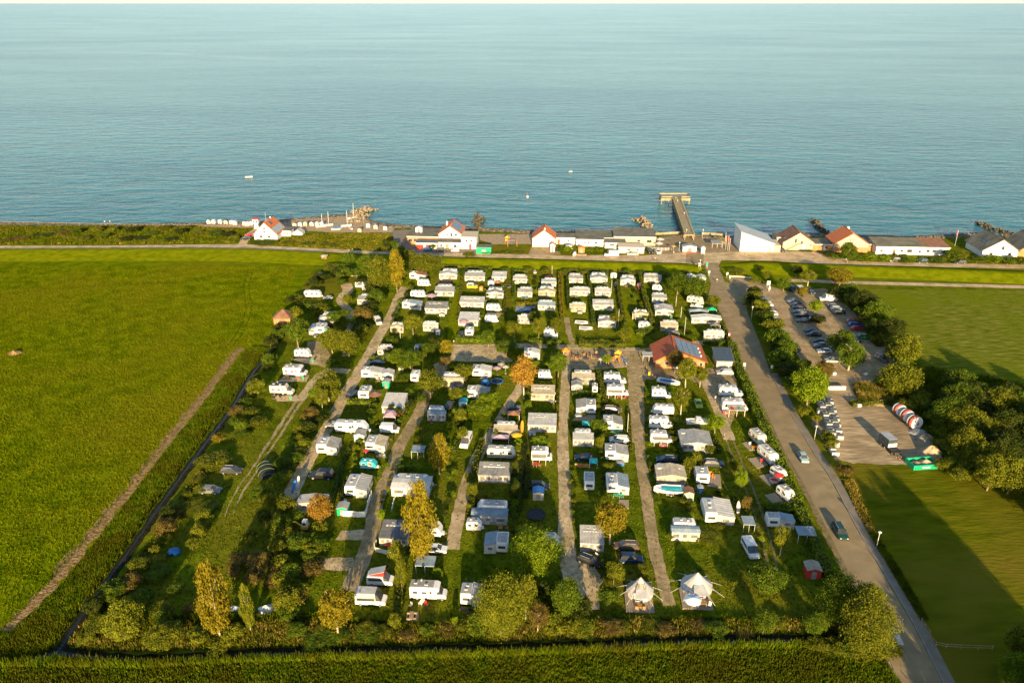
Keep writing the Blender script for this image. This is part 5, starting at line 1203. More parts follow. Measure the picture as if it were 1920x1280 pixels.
# green container
p, w, d = frame(893, 921, 455, 476, 2.8)
r = bpy.data.objects.new('green_shed', None); col.objects.link(r); r.location = p; r.rotation_euler = (0, 0, -ROW); tag(r, 'bright green metal shed with a white plate beside the sand court', 'shed')
wl = MB().box(-w / 2, w / 2, 0, 4.5, 0, 2.7)
for i in range(16): x = -w / 2 + .2 + i * (w - .4) / 15; wl.box(x - .05, x + .05, -.05, 0, .1, 2.6)
obj('wall', wl.mesh('wall', greenm), r); obj('roof', MB().box(-w / 2 - .1, w / 2 + .1, -.1, 4.6, 2.7, 2.85).mesh('roof', roof_g), r); obj('sign_plate', MB().box(-.8, .8, -.09, -.05, 1.1, 1.6).mesh('sign_plate', white), r)
r, w = gable_house('seaside_house', 'white gabled house with bright orange tiles beside the sand court', 998, 1041, 463, 3.6, 7.2, 9.5, render_w, tile_o, [(-.7, 2.5, .7, .4), (-.45, 2.5, .7, .4), (-.2, 2.5, .7, .4)], [(-.3, 3.6, 2.2, cream)], over=.3)
obj('chimney', MB().box(-.3, .3, -.3, .3, 0, 1.1).mesh('chimney', render_w), r, (0.3, 1.6, 6.7))
flat_building('low_wing', 'low white wing with grey roof right of the bright orange-tiled house', 1043, 1078, 458, 2.8, 6, render_w, roof_g, [(.3, 1.3, 1.1, .8)], [(-.75, 1.1, 2.1, tile_b)])
spawn(shed_kit(white, redm, ('k', 'r')), 'kiosk', 'tall white kiosk with red roof at the orange-tiled house', 'kiosk', G(1036, 472) + AX, -ROW, (.9, 1, 3.6))
spawn(shed_kit(white, roofw, (None, 'w')), 'shed', 'small white shed on the lawn right of the red-roofed kiosk', 'shed', G(1068, 469) + AX, -ROW, (1.5, 1.2, 2.1))
spawn(shed_kit(woodo, orangecloth, ('o', 'o')), 'kiosk', 'small orange-roofed wooden kiosk behind the flatbed truck', 'kiosk', G(1090, 474) + AX, -ROW, (1.3, 1.2, 2.4))
flat_building('grey_roofed_house', 'wide low house with grey felt roof and white front, seaward', 1080, 1131, 462, 2.9, 13, render_w, roof_g, [(-.35, 1.3, .9, .8), (-.1, 1.3, .9, .8), (.45, 1.2, 1.2, .9)], [(.75, 1, 2, cream)], fall=.5)
flat_building('link_wing', 'narrow grey-roofed link between the two wide seaside roofs', 1132, 1149, 458, 2.7, 11, render_w, roof_g)
flat_building('long_hall', 'longest grey-roofed hall by the pier with two roof vents', 1151, 1228, 460, 3.6, 12, render_b, roof_g, [(-.6, 1.6, 1.5, 1.0), (.2, 1.6, 1.5, 1.0), (.7, 1.2, 2.2, 1.4)], fall=.6)
flat_building('cream_annex', 'cream flat annex in front of the longest grey-roofed hall', 1134, 1172, 467, 2.6, 5, cream, roof_g, [(-.3, 1.3, 2, .8)])
flat_building('cream_annex', 'lower cream annex wall nearest the coast road', 1160, 1207, 475, 2.4, 5.5, cream, render_b, [(-.2, 1.2, 1.6, .8), (.5, 1.2, .8, .8)])
# terrace fence
fb = [(1208, 466), (1226, 469), (1240, 470), (1254, 470)]
def fence(label, pts, h, m, post=1.6, rails=2, boards=False, name='fence', z0=0.0, pm=None):
    P = smoothline(pts, post); r = bpy.data.objects.new(name, None); col.objects.link(r); r.location = P[0]; tag(r, label, 'fence')
    pmn = MB().box(-.05, .05, -.05, .05, 0, h).mesh('post', pm or m)
    for i, q in enumerate(P): obj('post', pmn, r, q - P[0] + Vector((0, 0, z0)))
    for i in range(len(P) - 1):
        a, b_ = P[i] - P[0], P[i + 1] - P[0]; d = b_ - a; an = math.atan2(d.y, d.x); Ld = d.length
        if boards: obj('board', MB().box(.05, Ld - .05, -.02, .02, .08, h * .96).mesh('board', m), r, a + Vector((0, 0, z0)), an)
        else:
            for k in range(rails): obj('rail', MB().box(0, Ld, -.025, .025, h * (k + 1) / (rails + .25) - .05, h * (k + 1) / (rails + .25) + .03).mesh('rail', m), r, a + Vector((0, 0, z0)), an)
    return r
fence('white slatted terrace fence in front of the two white parasols', fb, 1.3, white, 1.8, 3)
fence('white board fence round the yard of the caravan with orange porch', [(644, 968), (664, 969), (685, 969), (690, 950), (697, 930)], 1.5, white, 2.0, boards=True)
fence('cream picket fence round the red furniture yard by the yellow tree', [(706, 1020), (704, 1034), (748, 1041), (757, 1022)], 1.1, cream, 1.8, boards=True)
fence('white trellis fence beside the largest white ridge roof', [(735, 958), (739, 940), (743, 928)], 1.0, white, 1.6, 3)
fence('thin wire fence in the shade right of the road', [(1727, 1166), (1742, 1190), (1754, 1211), (1800, 1216), (1860, 1218)], 1.0, wood, 2.6, 2)
fence('wooden ramp railing beside the reception canopy', [(1198, 660), (1205, 680), (1216, 700), (1228, 712)], 1.1, wood, 1.8, 2)
fence('wooden board fence strip below the dark blue parked car', [(1078, 876), (1105, 877)], 1.1, woodo, 1.6, boards=True)
fence('long grey beach fence along the left shore', [(0, 419), (100, 421), (200, 423), (300, 424), (400, 426), (450, 427)], 1.1, wood, 6, 1)
fence('low timber kerb fence at the car park entrance', [(1371, 519), (1390, 520), (1413, 522)], .5, cream, 2.5, boards=True)
fence('promenade railing left of the pier', [(1229, 441), (1260, 439), (1290, 438)], 1.1, pierm, 2, boards=True)
fence('promenade railing right of the pier', [(1316, 440), (1340, 441), (1360, 443)], 1.1, pierm, 2, boards=True)
# white slanted-roof hall
def slant_hall():
    p = G(1418, 472); w = 62 / ppm(472); dp = 13
    r = bpy.data.objects.new('slant_roofed_hall', None); col.objects.link(r); r.location = p; r.rotation_euler = (0, 0, -ROW); tag(r, 'white hall with one pale roof slanting steeply down to the right', 'building')
    prof = [(-w / 2, 0), (w / 2, 0), (w / 2, 3.6), (-w / 2, 8.2)]
    wo_ = obj('wall', MB().prism(prof, 0, dp).mesh('wall', white), r)
    obj('door', MB().box(-.6, .6, -.04, .01, 0, 2.3).mesh('door', render_b), wo_, (w * .40, 0, .02)); obj('joint_line', MB().box(-w / 2, w / 2, -.03, 0, 3.5, 3.56).mesh('joint_line', metalg), wo_)
    s = (3.6 - 8.2) / w; a = [(-w / 2 - .5, -.6, 8.2 - s * .5 + .05), (w / 2 + .6, -.6, 3.6 + s * .6 + .05), (w / 2 + .6, dp + 1.5, 3.6 + s * .6 + .05), (-w / 2 - .5, dp + 1.5, 8.2 - s * .5 + .05)]
    obj('roof', MB().add(a + [(x, y, z + .25) for x, y, z in a], [(0, 3, 2, 1), (4, 5, 6, 7), (0, 1, 5, 4), (1, 2, 6, 5), (2, 3, 7, 6), (3, 0, 4, 7)]).mesh('roof', roof_lg), r)
    obj('side_box', MB().box(w / 2, w / 2 + 2.8, 0, 9, 0, 2.9).mesh('side_box', render_b), r)
slant_hall()
flat_building('beige_wing', 'beige wing wedged between the slanted hall and a brown-roofed house', 1455, 1464, 461, 3.6, 8, render_b, roof_g)
r, w = gable_house('seaside_house', 'beige brick gabled house with brown roof and outside stair', 1467, 1524, 469, 3.3, 7.4, 11.5, render_b, tile_b, [(-.2, 3.1, .9, 1.9), (.2, 2.9, 1.1, 1.0), (.8, 1.8, .9, .8)], [(.35, 1.1, 2.2, white)], over=.35)
st = MB()
for i in range(10): st.box(-5.0 + i * .45, -4.55 + i * .45, -1.1, -.1, i * .29, i * .29 + .08)
st.box(-.5, 1.4, -1.1, -.1, 2.9, 3.0).cyl((-5, -1.1, 1), (-.5, -1.1, 3.9), .05).cyl((-.5, -1.1, 3.9), (1.4, -1.1, 3.9), .05); obj('outside_stair', st.mesh('outside_stair', wood), r)
slope_panel(r, w, 3.3, 7.4, 11.5, -1, .25, .38, .72, .86, 1, 1, name='skylight')
flat_building('brick_wing', 'low brick and beige wing with grey roof between two gabled houses', 1523, 1562, 470, 2.6, 8, brick, roof_g, [(.3, .9, 1.2, 1.0)], [(.15, 1.0, 2.0, white)])
r, w = gable_house('seaside_house', 'beige gabled house with orange-brown roof behind the tall conifer', 1563, 1625, 473, 3.6, 8.0, 11.5, render_b, tile_o, [(-.12, 4.6, .45, 1.3), (.05, 4.6, .45, 1.3), (.25, 3.2, .7, .7), (-.5, 1.0, 1.2, 1.1), (.7, .8, 1.6, 1.3)], [], over=.4)
obj('plinth_wall', MB().box(-w / 2 - .02, w / 2 + .02, -.05, -.005, 0, 2.2).mesh('plinth_wall', brick), r); obj('chimney', MB().box(-.4, .4, -.4, .4, 0, 1.5).mesh('chimney', render_w), r, (.6, 8.5, 7.2))
flat_building('brick_wing', 'low grey-roofed brick wing left of the long white building', 1625, 1660, 471, 2.8, 9, brick, roof_g, [(-.2, .9, 1.2, 1.0), (.4, .9, 1.4, 1.0)])
r, w = flat_building('long_white_building', 'very long single-storey white building with two-tone roof', 1643, 1776, 478, 3.2, 10, render_w, roof_g, [(-.85, 1.2, 1.2, .9), (-.3, 1.2, 1.2, .9), (-.08, 1.0, 2.2, 1.4), (.2, 1.0, 1.0, 1.0), (.42, 1.2, 1.5, 1.2), (.58, 1.2, 1.5, 1.2), (.9, .8, 1.8, 1.6)], [(-.5, 1.1, 2.1, tile_b)], fall=1.2)
obj('brown_roof_section', MB().add([(w * .2, -.3, 3.44), (w / 2 + .2, -.3, 3.44), (w / 2 + .2, 10.2, 4.64), (w * .12, 10.2, 4.64)], [(0, 1, 2, 3)]).mesh('brown_roof_section', tile_b), r)
r, w = gable_house('seaside_house', 'white gabled house with dark green-grey roof near the right edge', 1841, 1905, 483, 3.2, 7.6, 14, render_w, roof_g, [(.1, 3.2, 1.2, 1.6), (-.5, .9, 1.4, 1.2), (.55, .9, 1.4, 1.3)], [], over=.7)
slope_panel(r, w, 3.2, 7.6, 14, -1, .28, .62, .45, .54, 3, 1, name='skylight'); slope_panel(r, w, 3.2, 7.6, 14, -1, .2, .5, .62, .70, 3, 1, name='skylight')
r, w = gable_house('seaside_house', 'dark-roofed brick house cut off by the right edge', 1908, 1972, 484, 3.2, 8.0, 13, brick, roof_g, [(-.4, .9, 1.2, 1.2)], [], over=.6)
# grey canopy stall and pier-front stalls
p, w, d = frame(1334, 1354, 450, 466, 2.4); spawn(awn('flat', 'g', 'w', 0), 'canopy', 'grey stall canopy on the promenade right of the pier', 'canopy', p + AX * 2, -ROW, (w / 4.1, 1.6, 1))
p, w, d = frame(1280, 1305, 457, 474, 2.6)
r = spawn(shed_kit(white, roofw, (None, 'w')), 'kiosk', 'white kiosk with a red base in front of the pier', 'kiosk', p + AX * 1.4, -ROW, (w / 2, 1.4, 3.0)); obj('red_base', MB().box(-1.01, 1.01, -1.04, -1.005, 0, .16).mesh('red_base', redm), r)
spawn(shed_kit(white, roofw, (None, 'w')), 'kiosk', 'small white kiosk right of the red-based kiosk', 'kiosk', G(1318, 476) + AX, -ROW, (.75, .8, 3.0))

# parasols, tables, tents -------------------------------------------
def parasol(px, py, rad, h, m, label, cat='parasol'):
    n = 8; rim = [(rad * math.cos(2 * math.pi * i / n), rad * math.sin(2 * math.pi * i / n), h - rad * .32) for i in range(n)]
    c = MB().add([(0, 0, h)] + rim, [(0, i + 1, (i + 1) % n + 1) for i in range(n)])
    c.add([(0, 0, h - .02)] + [(x, y, z - .12) for x, y, z in rim], [(0, (i + 1) % n + 1, i + 1) for i in range(n)])
    return spawn([['canopy', c.mesh('canopy', m), (0, 0, 0), False, []], ['pole', MB().cyl((0, 0, 0), (0, 0, h), .04, n=6).mesh('pole', polew), (0, 0, 0), False, []], ['base', MB().cyl((0, 0, 0), (0, 0, .12), .35, n=8).mesh('base', metalg), (0, 0, 0), False, []]], 'parasol', label, cat, G(px, py))
for px, py, rad, m, l in [(1237, 456, 1.9, canvas_w, 'rear white parasol on the terrace left of the pier'), (1235, 464, 1.9, canvas_w, 'front white parasol on the terrace left of the pier'), (1352, 463, 1.5, yellow, 'yellow parasol beside the grey promenade stall'),
    (810, 563, 1.9, pinkm, 'pale pink parasol behind the weathered awning, leftmost upper row'), (870, 612, 1.7, pinkm, 'mauve parasol in front of the white awning, upper second block'), (932, 702, 1.2, pinkm, 'purple-pink parasol right of the third-column awning'), (940, 695, 1.1, canvas_b, 'beige parasol among garden clutter by the court'),
    (948, 700, 1.0, render_b, 'small cream parasol at the end of the clutter row'), (704, 750, 1.9, tile_b, 'brown parasol beside the end-on caravan'), (969, 829, 1.3, yellow, 'yellow parasol next to the mauve sail'), (1458, 905, 1.1, redm, 'red-topped round shade on the deck of a small caravan'),
    (1297, 1141, 1.5, mat('white_blue_parasol', (.6, .72, .78), .7), 'white and pale blue parasol on the right tent deck'), (687, 860, .7, redm, 'small pink-red parasol above the turquoise caravan'), (1262, 471, .9, yellow, 'small yellow parasol left of the red-based kiosk'), (1140, 560, .01, white, '')]:
    if l: parasol(px, py, rad, 2.5, m, l)
def tent_peak(xL, xR, yt, yb, m, label, h=2.4, legs=True, cat='gazebo', wall=None):
    p, w, d = frame(xL, xR, yt, yb, h * .85); d = max(2, min(5, d)); a = w / 2; b_ = d / 2; z = h * .74
    rf = MB().add([(-a, -b_, z), (a, -b_, z), (a, b_, z), (-a, b_, z), (0, 0, h)], [(0, 1, 4), (1, 2, 4), (2, 3, 4), (3, 0, 4)]).add([(-a, -b_, z - .2), (a, -b_, z - .2), (a, b_, z - .2), (-a, b_, z - .2), (-a, -b_, z), (a, -b_, z), (a, b_, z), (-a, b_, z)], [(0, 1, 5, 4), (1, 2, 6, 5), (2, 3, 7, 6), (3, 0, 4, 7)])
    kit = [['roof', rf.mesh('roof', m), (0, 0, 0), False, []]]
    lg = MB().box(-.05, .05, -.05, .05, 0, z - .02).mesh('leg', polew)
    for x in (-a + .06, a - .06):
        for y in (-b_ + .06, b_ - .06): kit.append(['leg', lg, (x, y, 0), False, []])
    if wall: kit.append(['back_wall', MB().box(-a + .1, a - .1, b_ - .12, b_ - .08, 0, z - .2).mesh('back_wall', wall), (0, 0, 0), False, []])
    return spawn(kit, 'gazebo', label, cat, p + AX * b_, -ROW)
tent_peak(719, 742, 765, 793, pinkm, 'mauve peaked gazebo in front of the great white awning roof', wall=canvas_w)
tent_peak(921, 954, 816, 834, pinkm, 'mauve shade tent in front of the beige awning', h=2.3, wall=black)
tent_peak(952, 974, 771, 788, tile_b, 'brown-topped shelter on the shaded track side', h=2.2)
tent_peak(1255, 1273, 622, 634, dark_roof, 'dark blue gazebo just above the red reception roof')
tent_peak(1327, 1343, 580, 590, greenm, 'green gazebo near the road entrance')
tent_peak(1293, 1326, 580, 591, canvas_u, 'long blue-grey shelter left of the green gazebo', h=2.0)
tent_peak(1333, 1350, 610, 619, dark_roof, 'dark grey gazebo right of the wide white canopy')
tent_peak(1237, 1263, 703, 712, canvas_g, 'grey tarpaulin shelter behind the lane motorhomes', h=1.6) if False else None
tent_peak(1105, 1120, 861, 878, tealm, 'teal-walled small shelter beside the dark blue car', h=2.0, wall=tealm)
tent_peak(1091, 1106, 796, 805, tealm, 'dark teal tarpaulin shelter behind the fifth straight-track awning', h=1.8)
tent_peak(803, 829, 1060, 1064, canvas_g, 'x') if False else None
for px, py, w_, m, l, wm in [(752, 695, 1.3, roofw, 'white storage box on the grass beside the white gabled gazebo', white), (724, 728, 1.9, roofw, 'small shed with green front beside the end-on caravan', greenm), (611, 627, 1.6, canvas_b, 'green-fronted small shed in the far left corner', greenm), (642, 967, 2.1, roofw, 'white shed with green front at the corner of the white board fence', greenm),
    (674, 828, 2.4, canvas_g, 'grey-roofed white shed in front of the largest caravan', white), (868, 766, 2.0, tealm, 'white shed with aqua front by the round bush', white), (1009, 938, 2.2, bluem, 'pale wooden shed on the shaded lawn behind the black car', render_b), (1291, 938, 2.0, tile_b, 'pale green shed with brown roof near the motor boat', mat('pale_green', (.35, .5, .33), .7)),
    (1313, 925, 1.2, roofw, 'pale blue storage box at the end-on caravan', bluem), (902, 545, 1.2, orangecloth, 'small orange cabinet next to the yellow camper van', orangecloth), (600, 519, 1.5, wood, 'brown wooden hut in the far left corner', wood), (821, 628, 1.2, roofw, 'white box by the hedge, leftmost upper row', white), (1091, 1040, 2.2, white, 'x', white)]:
    if l != 'x': spawn(shed_kit(wm, m, (wm.name, m.name)), 'shed', l, 'shed', G(px, py) + AX * w_ / 2, -ROW, (w_ / 2, w_ / 2, 2.1 if w_ > 1.5 else 1.5))

# bell tents on decks --------------------------------------------------
def bell_tent(pxc, pyb, wpx, label, skylights, deckbox):
    xL, xR, yt, yb = deckbox; p, w, d = frame(xL, xR, yt, yb, .3)
    dk = bpy.data.objects.new('deck', None); col.objects.link(dk); dk.location = p; dk.rotation_euler = (0, 0, -ROW); tag(dk, f"wooden deck under the {'left' if skylights else 'right'} white bell tent", 'deck')
    nb = 18; bme = MB().box(-w / 2 / nb + .015, w / 2 / nb - .015, 0, d, .2, .26).mesh('board', deckm)
    for i in range(nb): obj('board', bme, dk, (-w / 2 + (i + .5) * w / nb, 0, 0))
    obj('frame', MB().box(-w / 2, w / 2, 0, d, 0, .19).mesh('frame', wood), dk)
    c = G(pxc, pyb) + Vector((0, 0, .27)); rad = wpx / ppm(pyb) / 2
    n = 16; H = 3.4; r = bpy.data.objects.new('bell_tent', None); col.objects.link(r); r.location = c; tag(r, label, 'tent')
    b = MB(); rings = []
    for t, z in ((1, .75), (.82, 1.05), (.55, 1.75), (.28, 2.6), (.04, H)):
        rings.append([(rad * t * math.cos(2 * math.pi * i / n) * (1 - .035 * (i % 2)), rad * t * math.sin(2 * math.pi * i / n) * (1 - .035 * (i % 2)), z) for i in range(n)])
    b.loft(rings, 0, True, False); obj('roof', b.mesh('roof', canvas_w), r)
    b = MB().loft([[(rad * .97 * math.cos(2 * math.pi * i / n), rad * .97 * math.sin(2 * math.pi * i / n), z) for i in range(n)] for z in (0, .74)]); obj('wall', b.mesh('wall', canvas_w), r)
    if skylights:
        for i in range(5):
            a0 = -math.pi / 2 + (i - 2) * 2 * math.pi / n - math.pi / n * .8; a1 = a0 + 2 * math.pi / n * .8
            q = [(rad * t * math.cos(a) * 1.02, rad * t * math.sin(a) * 1.02, z + .04) for t, z, a in ((.52, 1.83, a0), (.52, 1.83, a1), (.30, 2.54, a1), (.30, 2.54, a0))]
            obj('skylight', MB().add(q, [(0, 1, 2, 3)]).mesh('skylight', clearpane), r)
    for i in range(10):
        a = 2 * math.pi * i / 10 + .2; e = rad * 1.0; f_ = rad * 1.75
        obj('guy_rope', MB().cyl((e * math.cos(a), e * math.sin(a), .8), (f_ * math.cos(a), f_ * math.sin(a), -.25), .022, n=4).mesh('guy_rope', white), r)
        fl = MB().add([(e * .97 * math.cos(a - .10), e * .97 * math.sin(a - .10), .78), (e * .97 * math.cos(a + .10), e * .97 * math.sin(a + .10), .78), (rad * 1.16 * math.cos(a), rad * 1.16 * math.sin(a), .62)], [(0, 1, 2)]); obj('flap', fl.mesh('flap', canvas_w), r)
    obj('porch', MB().add([(-.9, -rad * .5, 1.9), (.9, -rad * .5, 1.9), (1.3, -rad * 1.35, 1.6), (-1.3, -rad * 1.35, 1.6)], [(0, 3, 2, 1)]).mesh('porch', canvas_w), r)
    for s in (-1, 1): obj('porch_pole', MB().cyl((s * 1.3, -rad * 1.35, 0), (s * 1.3, -rad * 1.35, 1.65), .04, n=6).mesh('porch_pole', wood), r)
bell_tent(1199, 1113, 52, 'white bell tent with dark skylight panels on the left deck', True, (1174, 1227, 1110, 1149))
bell_tent(1305, 1104, 60, 'plain white bell tent on the right deck', False, (1280, 1337, 1102, 1143))
chair_me = [['seat', MB().box(-.25, .25, -.25, .25, .38, .44).mesh('seat', woodo), (0, 0, 0), True, []], ['backrest', MB().box(-.25, .25, .22, .27, .44, .95).mesh('backrest', woodo), (0, 0, 0), True, []]] + [['leg', MB().box(-.03, .03, -.03, .03, 0, .38).mesh('leg', metalg), (x, y, 0), False, []] for x in (-.2, .2) for y in (-.2, .2)]
table_k = [['table_top', MB().box(-.8, .8, -.45, .45, .68, .74).mesh('table_top', woodo), (0, 0, 0), True, []]] + [['leg', MB().box(-.04, .04, -.04, .04, 0, .68).mesh('leg', metalg), (x, y, 0), False, []] for x in (-.7, .7) for y in (-.35, .35)]
bench_k = [['table_top', MB().box(-.9, .9, -.38, .38, .7, .76).mesh('table_top', wood), (0, 0, 0), True, []]] + [['bench', MB().box(-.9, .9, -.14, .14, .42, .47).mesh('bench', wood), (0, s * .72, 0), True, []] for s in (-1, 1)] + [['leg', MB().prism([(-.05, 0), (.05, 0), (.05, .7), (-.05, .7)], -.8, .8).mesh('leg', wood), (x, 0, 0), False, []] for x in (-.65, .65)]
def furn(kit, name, px, py, label, cat, rz=0, z=0.0, m=None, s=1): return spawn(kit, name, label, cat, G(px, py) + Vector((0, 0, z)), rz, s, None, m)
furn(table_k, 'table', 1200, 1143, 'small wooden table at the left bell tent porch', 'table', z=.27)
furn(chair_me, 'chair', 1194, 1145, 'left wooden chair on the left bell tent deck', 'chair', 2.8, .27); furn(chair_me, 'chair', 1206, 1145, 'right wooden chair on the left bell tent deck', 'chair', 3.4, .27)
furn(table_k, 'table', 1315, 1137, 'orange wooden table on the right bell tent deck', 'table', z=.27); furn(chair_me, 'chair', 1327, 1120, 'orange chair at the right side of the right bell tent', 'chair', 1.0, .27); furn(chair_me, 'chair', 1288, 1119, 'orange chair at the left side of the right bell tent', 'chair', -1.0, .27)
furn(chair_me, 'chair', 1330, 1139, 'white folding chair at the deck corner of the right bell tent', 'chair', -.6, .27, white)
furn(bench_k, 'picnic_table', 772, 1159, 'wooden picnic table on a small paved pad below the motorhome', 'picnic table', 1.6); sheet('paved_pad', [(763, 1146), (784, 1146), (785, 1164), (762, 1164)], 3 * Z, asphalt2, jit=.02)
furn(table_k, 'table', 791, 1132, 'small white camping table beside the motorhome door', 'table', 1.2, m=white, s=.8); furn(chair_me, 'chair', 800, 1136, 'red folding chair by the lower-left motorhome', 'chair', .8, m=redm); furn(chair_me, 'chair', 770, 1137, 'grey folding chair by the lower-left motorhome', 'chair', -.6, m=canvas_g)
for i, (px, py) in enumerate([(716, 1018), (724, 1021), (733, 1018), (740, 1024), (748, 1020)]): furn(chair_me, 'chair', px, py, f"{ORD[i + 1]} red garden chair from the left in the picket-fenced yard", 'chair', i, m=redm)
furn(table_k, 'table', 730, 1026, 'red garden table in the picket-fenced yard', 'table', 0, m=redm)
for i, (px, py) in enumerate([(514, 748), (526, 746), (534, 744)]): furn(chair_me, 'chair', px, py, f"{ORD[i + 1]} black folding chair from the left below the black-roofed motorhome", 'chair', i, m=black)
for i, (px, py) in enumerate([(1427, 869), (1431, 866)]): furn(chair_me, 'chair', px, py, ['left', 'right'][i] + ' rust-red chair on the deck of the yellow-windowed caravan', 'chair', i, m=redm, z=.2)
for i, (px, py) in enumerate([(1332, 894), (1338, 897)]): furn(chair_me, 'chair', px, py, ['left', 'right'][i] + ' orange deck chair beside the end-on white caravan', 'chair', i, m=orangecloth, s=1.3)
furn(table_k, 'table', 1415, 842, 'table with bright cloth beside the cream hedge-side caravan', 'table', m=orangecloth); furn(chair_me, 'chair', 1406, 836, 'pale chair on the deck of the cream hedge-side caravan', 'chair', m=white)
rz0 = random.Random(11)
for i in range(14):
    px = 1074 + i * 7.2 + rz0.uniform(-2, 2); py = 668 + rz0.uniform(-3, 9)
    furn(chair_me, 'chair', px, py, f"{ORD[i + 1]} brown seat from the left on the playground cafe square", 'chair', rz0.uniform(0, 6), m=rz0.choice([woodo, tile_b, orangecloth]), s=1.25)
for i in range(5):
    furn(table_k, 'table', 1084 + i * 17, 673 + (i % 2) * 4, f"{ORD[i + 1]} wooden table from the left on the playground cafe square", 'table', rz0.uniform(0, 1), m=tile_b)
parasol(1126, 683, .8, 2.0, canvas_w, 'closed white parasol on the playground cafe square')
# swing / climbing frame
def frame_toy(px, py, label, w=4, h=2.4, m=woodo):
    kit = []
    for s in (-1, 1):
        for t in (-1, 1): kit.append(['post', MB().cyl((s * w / 2, t * .9, 0), (s * w / 2, 0, h), .09, n=6).mesh('post', m), (0, 0, 0), False, []])
    kit.append(['beam', MB().cyl((-w / 2 - .2, 0, h), (w / 2 + .2, 0, h), .09, n=6).mesh('beam', m), (0, 0, 0), False, []])
    for x in (-.8, .8):
        kit.append(['swing', MB().box(x - .25, x + .25, -.12, .12, .5, .55).cyl((x - .22, 0, .55), (x - .22, 0, h), .02, n=4).cyl((x + .22, 0, .55), (x + .22, 0, h), .02, n=4).mesh('swing', black), (0, 0, 0), False, []])
    return spawn(kit, 'swing_frame', label, 'swing', G(px, py), -ROW + .3)
def play_tower(px, py, label):
    kit = [['post', MB().box(-.06, .06, -.06, .06, 0, 2.9).mesh('post', woodo), (x, y, 0), False, []] for x in (-.7, .7) for y in (-.7, .7)]
    kit += [['platform', MB().box(-.75, .75, -.75, .75, 1.2, 1.3).mesh('platform', woodo), (0, 0, 0), False, []], ['roof', MB().add([(-.95, -.95, 2.6), (.95, -.95, 2.6), (.95, .95, 2.6), (-.95, .95, 2.6), (0, 0, 3.4)], [(0, 3, 2, 1), (0, 1, 4), (1, 2, 4), (2, 3, 4), (3, 0, 4)]).mesh('roof', yellow), (0, 0, 0), False, []],
            ['slide', MB().prism([(.75, 1.25), (2.6, .25), (3.0, .2), (3.0, .28), (2.6, .35), (.75, 1.37)], -.3, .3).mesh('slide', bluem), (0, 0, 0), False, []], ['side_panel', MB().box(-.7, .7, -.73, -.69, 1.3, 2.0).mesh('side_panel', yellow), (0, 0, 0), False, []]]
    return spawn(kit, 'play_tower', label, 'play tower', G(px, py), -ROW - .3)
play_tower(1158, 676, 'yellow play tower on the round playground pad'); frame_toy(1150, 684, 'yellow timber swing at the playground', 3.4, 2.4)
play_tower(951, 456, 'climbing tower with slide on the seaside sand court'); frame_toy(960, 462, 'wooden swing frame right of the seaside climbing tower', 4, 2.6)
ca = MB().cyl((0, 0, 0), (0, 0, .12), 2.6, n=20); tag(obj('play_pad', ca.mesh('play_pad', sandm), None, G(1158, 682)), kind='structure')
# trampolines
def tramp(px, py, r_, label, m=black, ring=bluem):
    n = 18; kit = [['mat', MB().cyl((0, 0, .6), (0, 0, .64), r_ * .85, n=n).mesh('mat', m), (0, 0, 0), False, []], ['pad', MB().loft([[(r_ * f * math.cos(2 * math.pi * i / n), r_ * f * math.sin(2 * math.pi * i / n), z) for i in range(n)] for f, z in ((.84, .6), (.84, .68), (1.0, .68), (1.0, .58))], caps=False).mesh('pad', ring), (0, 0, 0), False, []]]
    kit += [['leg', MB().cyl((0, 0, 0), (0, 0, .6), .04, n=5).mesh('leg', metalg), (r_ * .9 * math.cos(a), r_ * .9 * math.sin(a), 0), False, []] for a in (.5, 2.1, 3.7, 5.3)]
    spawn(kit, 'trampoline', label, 'trampoline', G(px, py))
tramp(951, 539, 1.6, 'round dark trampoline with pale rim in the upper second block', ring=canvas_g); tramp(932, 718, 1.8, 'blue-rimmed trampoline on the sunlit grass right of the blue tent'); tramp(1005, 968, 1.9, 'dark square-looking trampoline on the shaded lawn', ring=black)
# dome tents
def dome(px, py, rx, ry, h, m, label, rz=0.0, ribs=None):
    n = 14; b = MB(); rings = [[(rx * math.cos(2 * math.pi * i / n) * f, ry * math.sin(2 * math.pi * i / n) * f, z * h) for i in range(n)] for f, z in ((1, 0), (.93, .4), (.75, .72), (.45, .94), (.06, 1))]
    b.loft(rings, 0, True, True); kit = [['cover', b.mesh('cover', m), (0, 0, 0), False, [('door', MB().add([(-.4, -ry * .98, .05), (.4, -ry * .98, .05), (.22, -ry * .86, h * .6), (-.22, -ry * .86, h * .6)], [(0, 1, 2, 3)]).mesh('door', black), (0, -.03, 0))]]]
    return spawn(kit, 'dome_tent', label, 'tent', G(px, py), rz)
dome(910, 721, 1.3, 1.2, 1.6, bluem, 'blue dome tent in front of the grey side awning'); dome(1029, 524, 2.0, 1.5, 1.5, redm, 'red dome tent behind a blue-grey awning in the upper middle block')
dome(327, 1036, 1.3, 1.1, 1.0, bluem, 'blue tarpaulin heap in the shade near the ditch')
